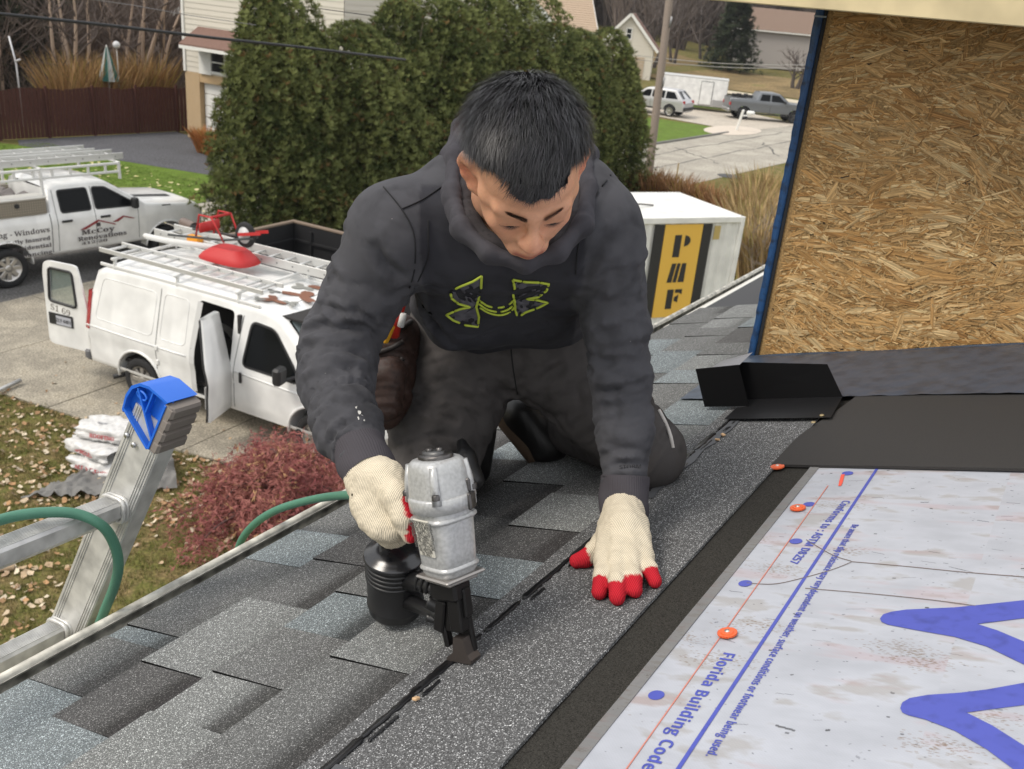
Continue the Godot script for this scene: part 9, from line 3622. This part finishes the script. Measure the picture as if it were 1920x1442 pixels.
	for i in 32:
		for j in 64:
			var p: Array = [rows[i][j], rows[i][j + 1], rows[i + 1][j + 1], rows[i + 1][j]]
			var ok := true
			for q in p: ok = ok and hair_line(q) > -0.002
			if ok and hair_line(p[2]) > 0.004: cap.q(X * p[3], X * p[2], X * p[1], X * p[0])
	var hair := part_at("hair", cap, mat("hair_base", lin(0.010, 0.010, 0.011), 0.95, 0.0, 0.05), man)
	rng.seed = 44
	var strands := Shape.new(true)
	var whorl := Vector3(0.018, 0.70, -0.71).normalized()
	for i in 36000:
		var d := Vector3(rng.randfn(), rng.randfn() * 0.9 + 0.35, rng.randfn() + 0.15).normalized()
		var p := scalp(d, 0.0)
		var hl := hair_line(p)
		if hl < 0.0: continue
		var nrm := (p - Vector3(0, 0.03, -0.01)).normalized()
		# comb from the whorl, forward over the top
		var away := (p - scalp(whorl, 0.0))
		var flow := away.normalized() + Vector3(0, 0, 0.55) + Vector3(-0.35 + 1.0 * nz.get_noise_3dv(p * 34.0), 0, 0.6 * nz.get_noise_3dv(p * 38.0 + Vector3(9, 9, 9)))
		flow += Vector3(rng.randfn(), rng.randfn(), rng.randfn()) * 0.22
		flow = (flow - nrm * flow.dot(nrm)).normalized()
		var top := smoothstep(0.0, 0.035, hl)
		var ln := lerpf(0.008, 0.036, top) * rng.randf_range(0.7, 1.25)
		var lift := lerpf(0.12, 0.34, top) * rng.randf_range(0.7, 1.3)
		var clump := nz.get_noise_3dv(p * 95.0)
		lift += clump * 0.36
		var up := lerpf(0.001, 0.017, top)
		var a := p + nrm * up * 0.6
		var b := a + (flow + nrm * lift).normalized() * ln * 0.55
		var c := b + (flow + nrm * (lift * 0.15 - 0.10)).normalized() * ln * 0.5
		var side := flow.cross(nrm).normalized() * rng.randf_range(0.00022, 0.00055)
		var A := X * (a - side)
		var A2 := X * (a + side)
		var M := X * (b - side * 0.8)
		var M2 := X * (b + side * 0.8)
		strands.tint(Color(0.023, 0.022, 0.024) * clampf(0.75 + 1.6 * clump + rng.randf_range(-0.35, 0.45), 0.12, 1.7))
		strands.q(A, A2, M2, M)
		strands.t(M, M2, X * c)
	var hs := stuff("hair_strand", strands, vmat("hair_fibre", 0.45, 0.5), hair)
	hs.position = -base - hair.position
	# brows and lashes
	var brow := Shape.new(true)
	for s in [-1.0, 1.0]:
		for i in 300:
			var u := rng.randf()
			var p := Vector3(lerpf(0.011, 0.050, u) * s, 0.013 + 0.006 * sin(u * 2.6) - 0.005 * u * u + rng.randf_range(-0.0046, 0.0046) * (1.0 - 0.5 * u), 0.0945 - 0.0245 * u * u - 0.004 * u)
			var d: Vector3 = (Vector3(s * 1.0, 0.35 - 0.7 * u, -0.25 - 0.4 * u)).normalized() * rng.randf_range(0.005, 0.009)
			var w := Vector3(0, 0.00045, 0.0002)
			brow.t(X * (p - w), X * (p + w), X * (p + d))
			brow.t(X * (p - w + Vector3(0, 0, 0.001)), X * (p + d + Vector3(0, 0, 0.001)), X * (p + w + Vector3(0, 0, 0.001)))
	obj("eyebrows", brow, mat("brow_hair", lin(0.035, 0.024, 0.02), 0.6), man).position = -base
	var lash := Shape.new(true)
	for s in [-1.0, 1.0]:
		var line := []
		for i in 40:
			var u := i / 39.0
			var p := Vector3(lerpf(0.019, 0.043, u) * s, -0.0125 - 0.0035 * sin(u * PI), 0.0795 + 0.0050 * sin(u * PI) - 0.006 * u)
			line.append(X * p)
			var d: Vector3 = Vector3((u - 0.4) * 0.006 * s, -0.0055, 0.0050)
			var w := Vector3(0.0004, 0, 0)
			lash.t(X * (p - w), X * (p + w), X * (p + d))
		lash.tube(line, 0.0011, 5)
	obj("eyelashes", lash, hm, man).position = -base

func scalp(d: Vector3, out: float) -> Vector3:
	# point on the skull in direction d from its centre (head axes)
	var best := 0.0
	for e in [[Vector3(0, 0.036, -0.018), Vector3(0.0745, 0.086, 0.094)], [Vector3(0, 0.036, 0.030), Vector3(0.064, 0.056, 0.058)]]:
		var o: Vector3 = Vector3(0, 0.03, -0.01) - e[0]
		var r: Vector3 = e[1]
		var a := (d / r).length_squared()
		var b := (o / r).dot(d / r)
		var c := (o / r).length_squared() - 1.0
		var q := b * b - a * c
		if q > 0: best = maxf(best, (-b + sqrt(q)) / a)
	return Vector3(0, 0.03, -0.01) + d * (best + out)

func hair_line(p: Vector3) -> float:
	# metres inside the hair's border (negative: bare skin)
	var side := smoothstep(0.045, 0.072, absf(p.x))
	var front := 0.060 - 0.012 * side - 0.010 * cos(p.x * 45.0) + 0.006 * sin(p.x * 210.0) * sin(p.x * 77.0 + 1.0)
	var line := p.y - front                      # hair above the brow
	if p.z > 0.035: return minf(line, 0.2)
	var low := lerpf(0.040, 0.060, smoothstep(-0.02, 0.035, p.z))
	if p.z < -0.05: low = lerpf(0.040, -0.03, smoothstep(-0.05, -0.09, p.z))
	return p.y - low
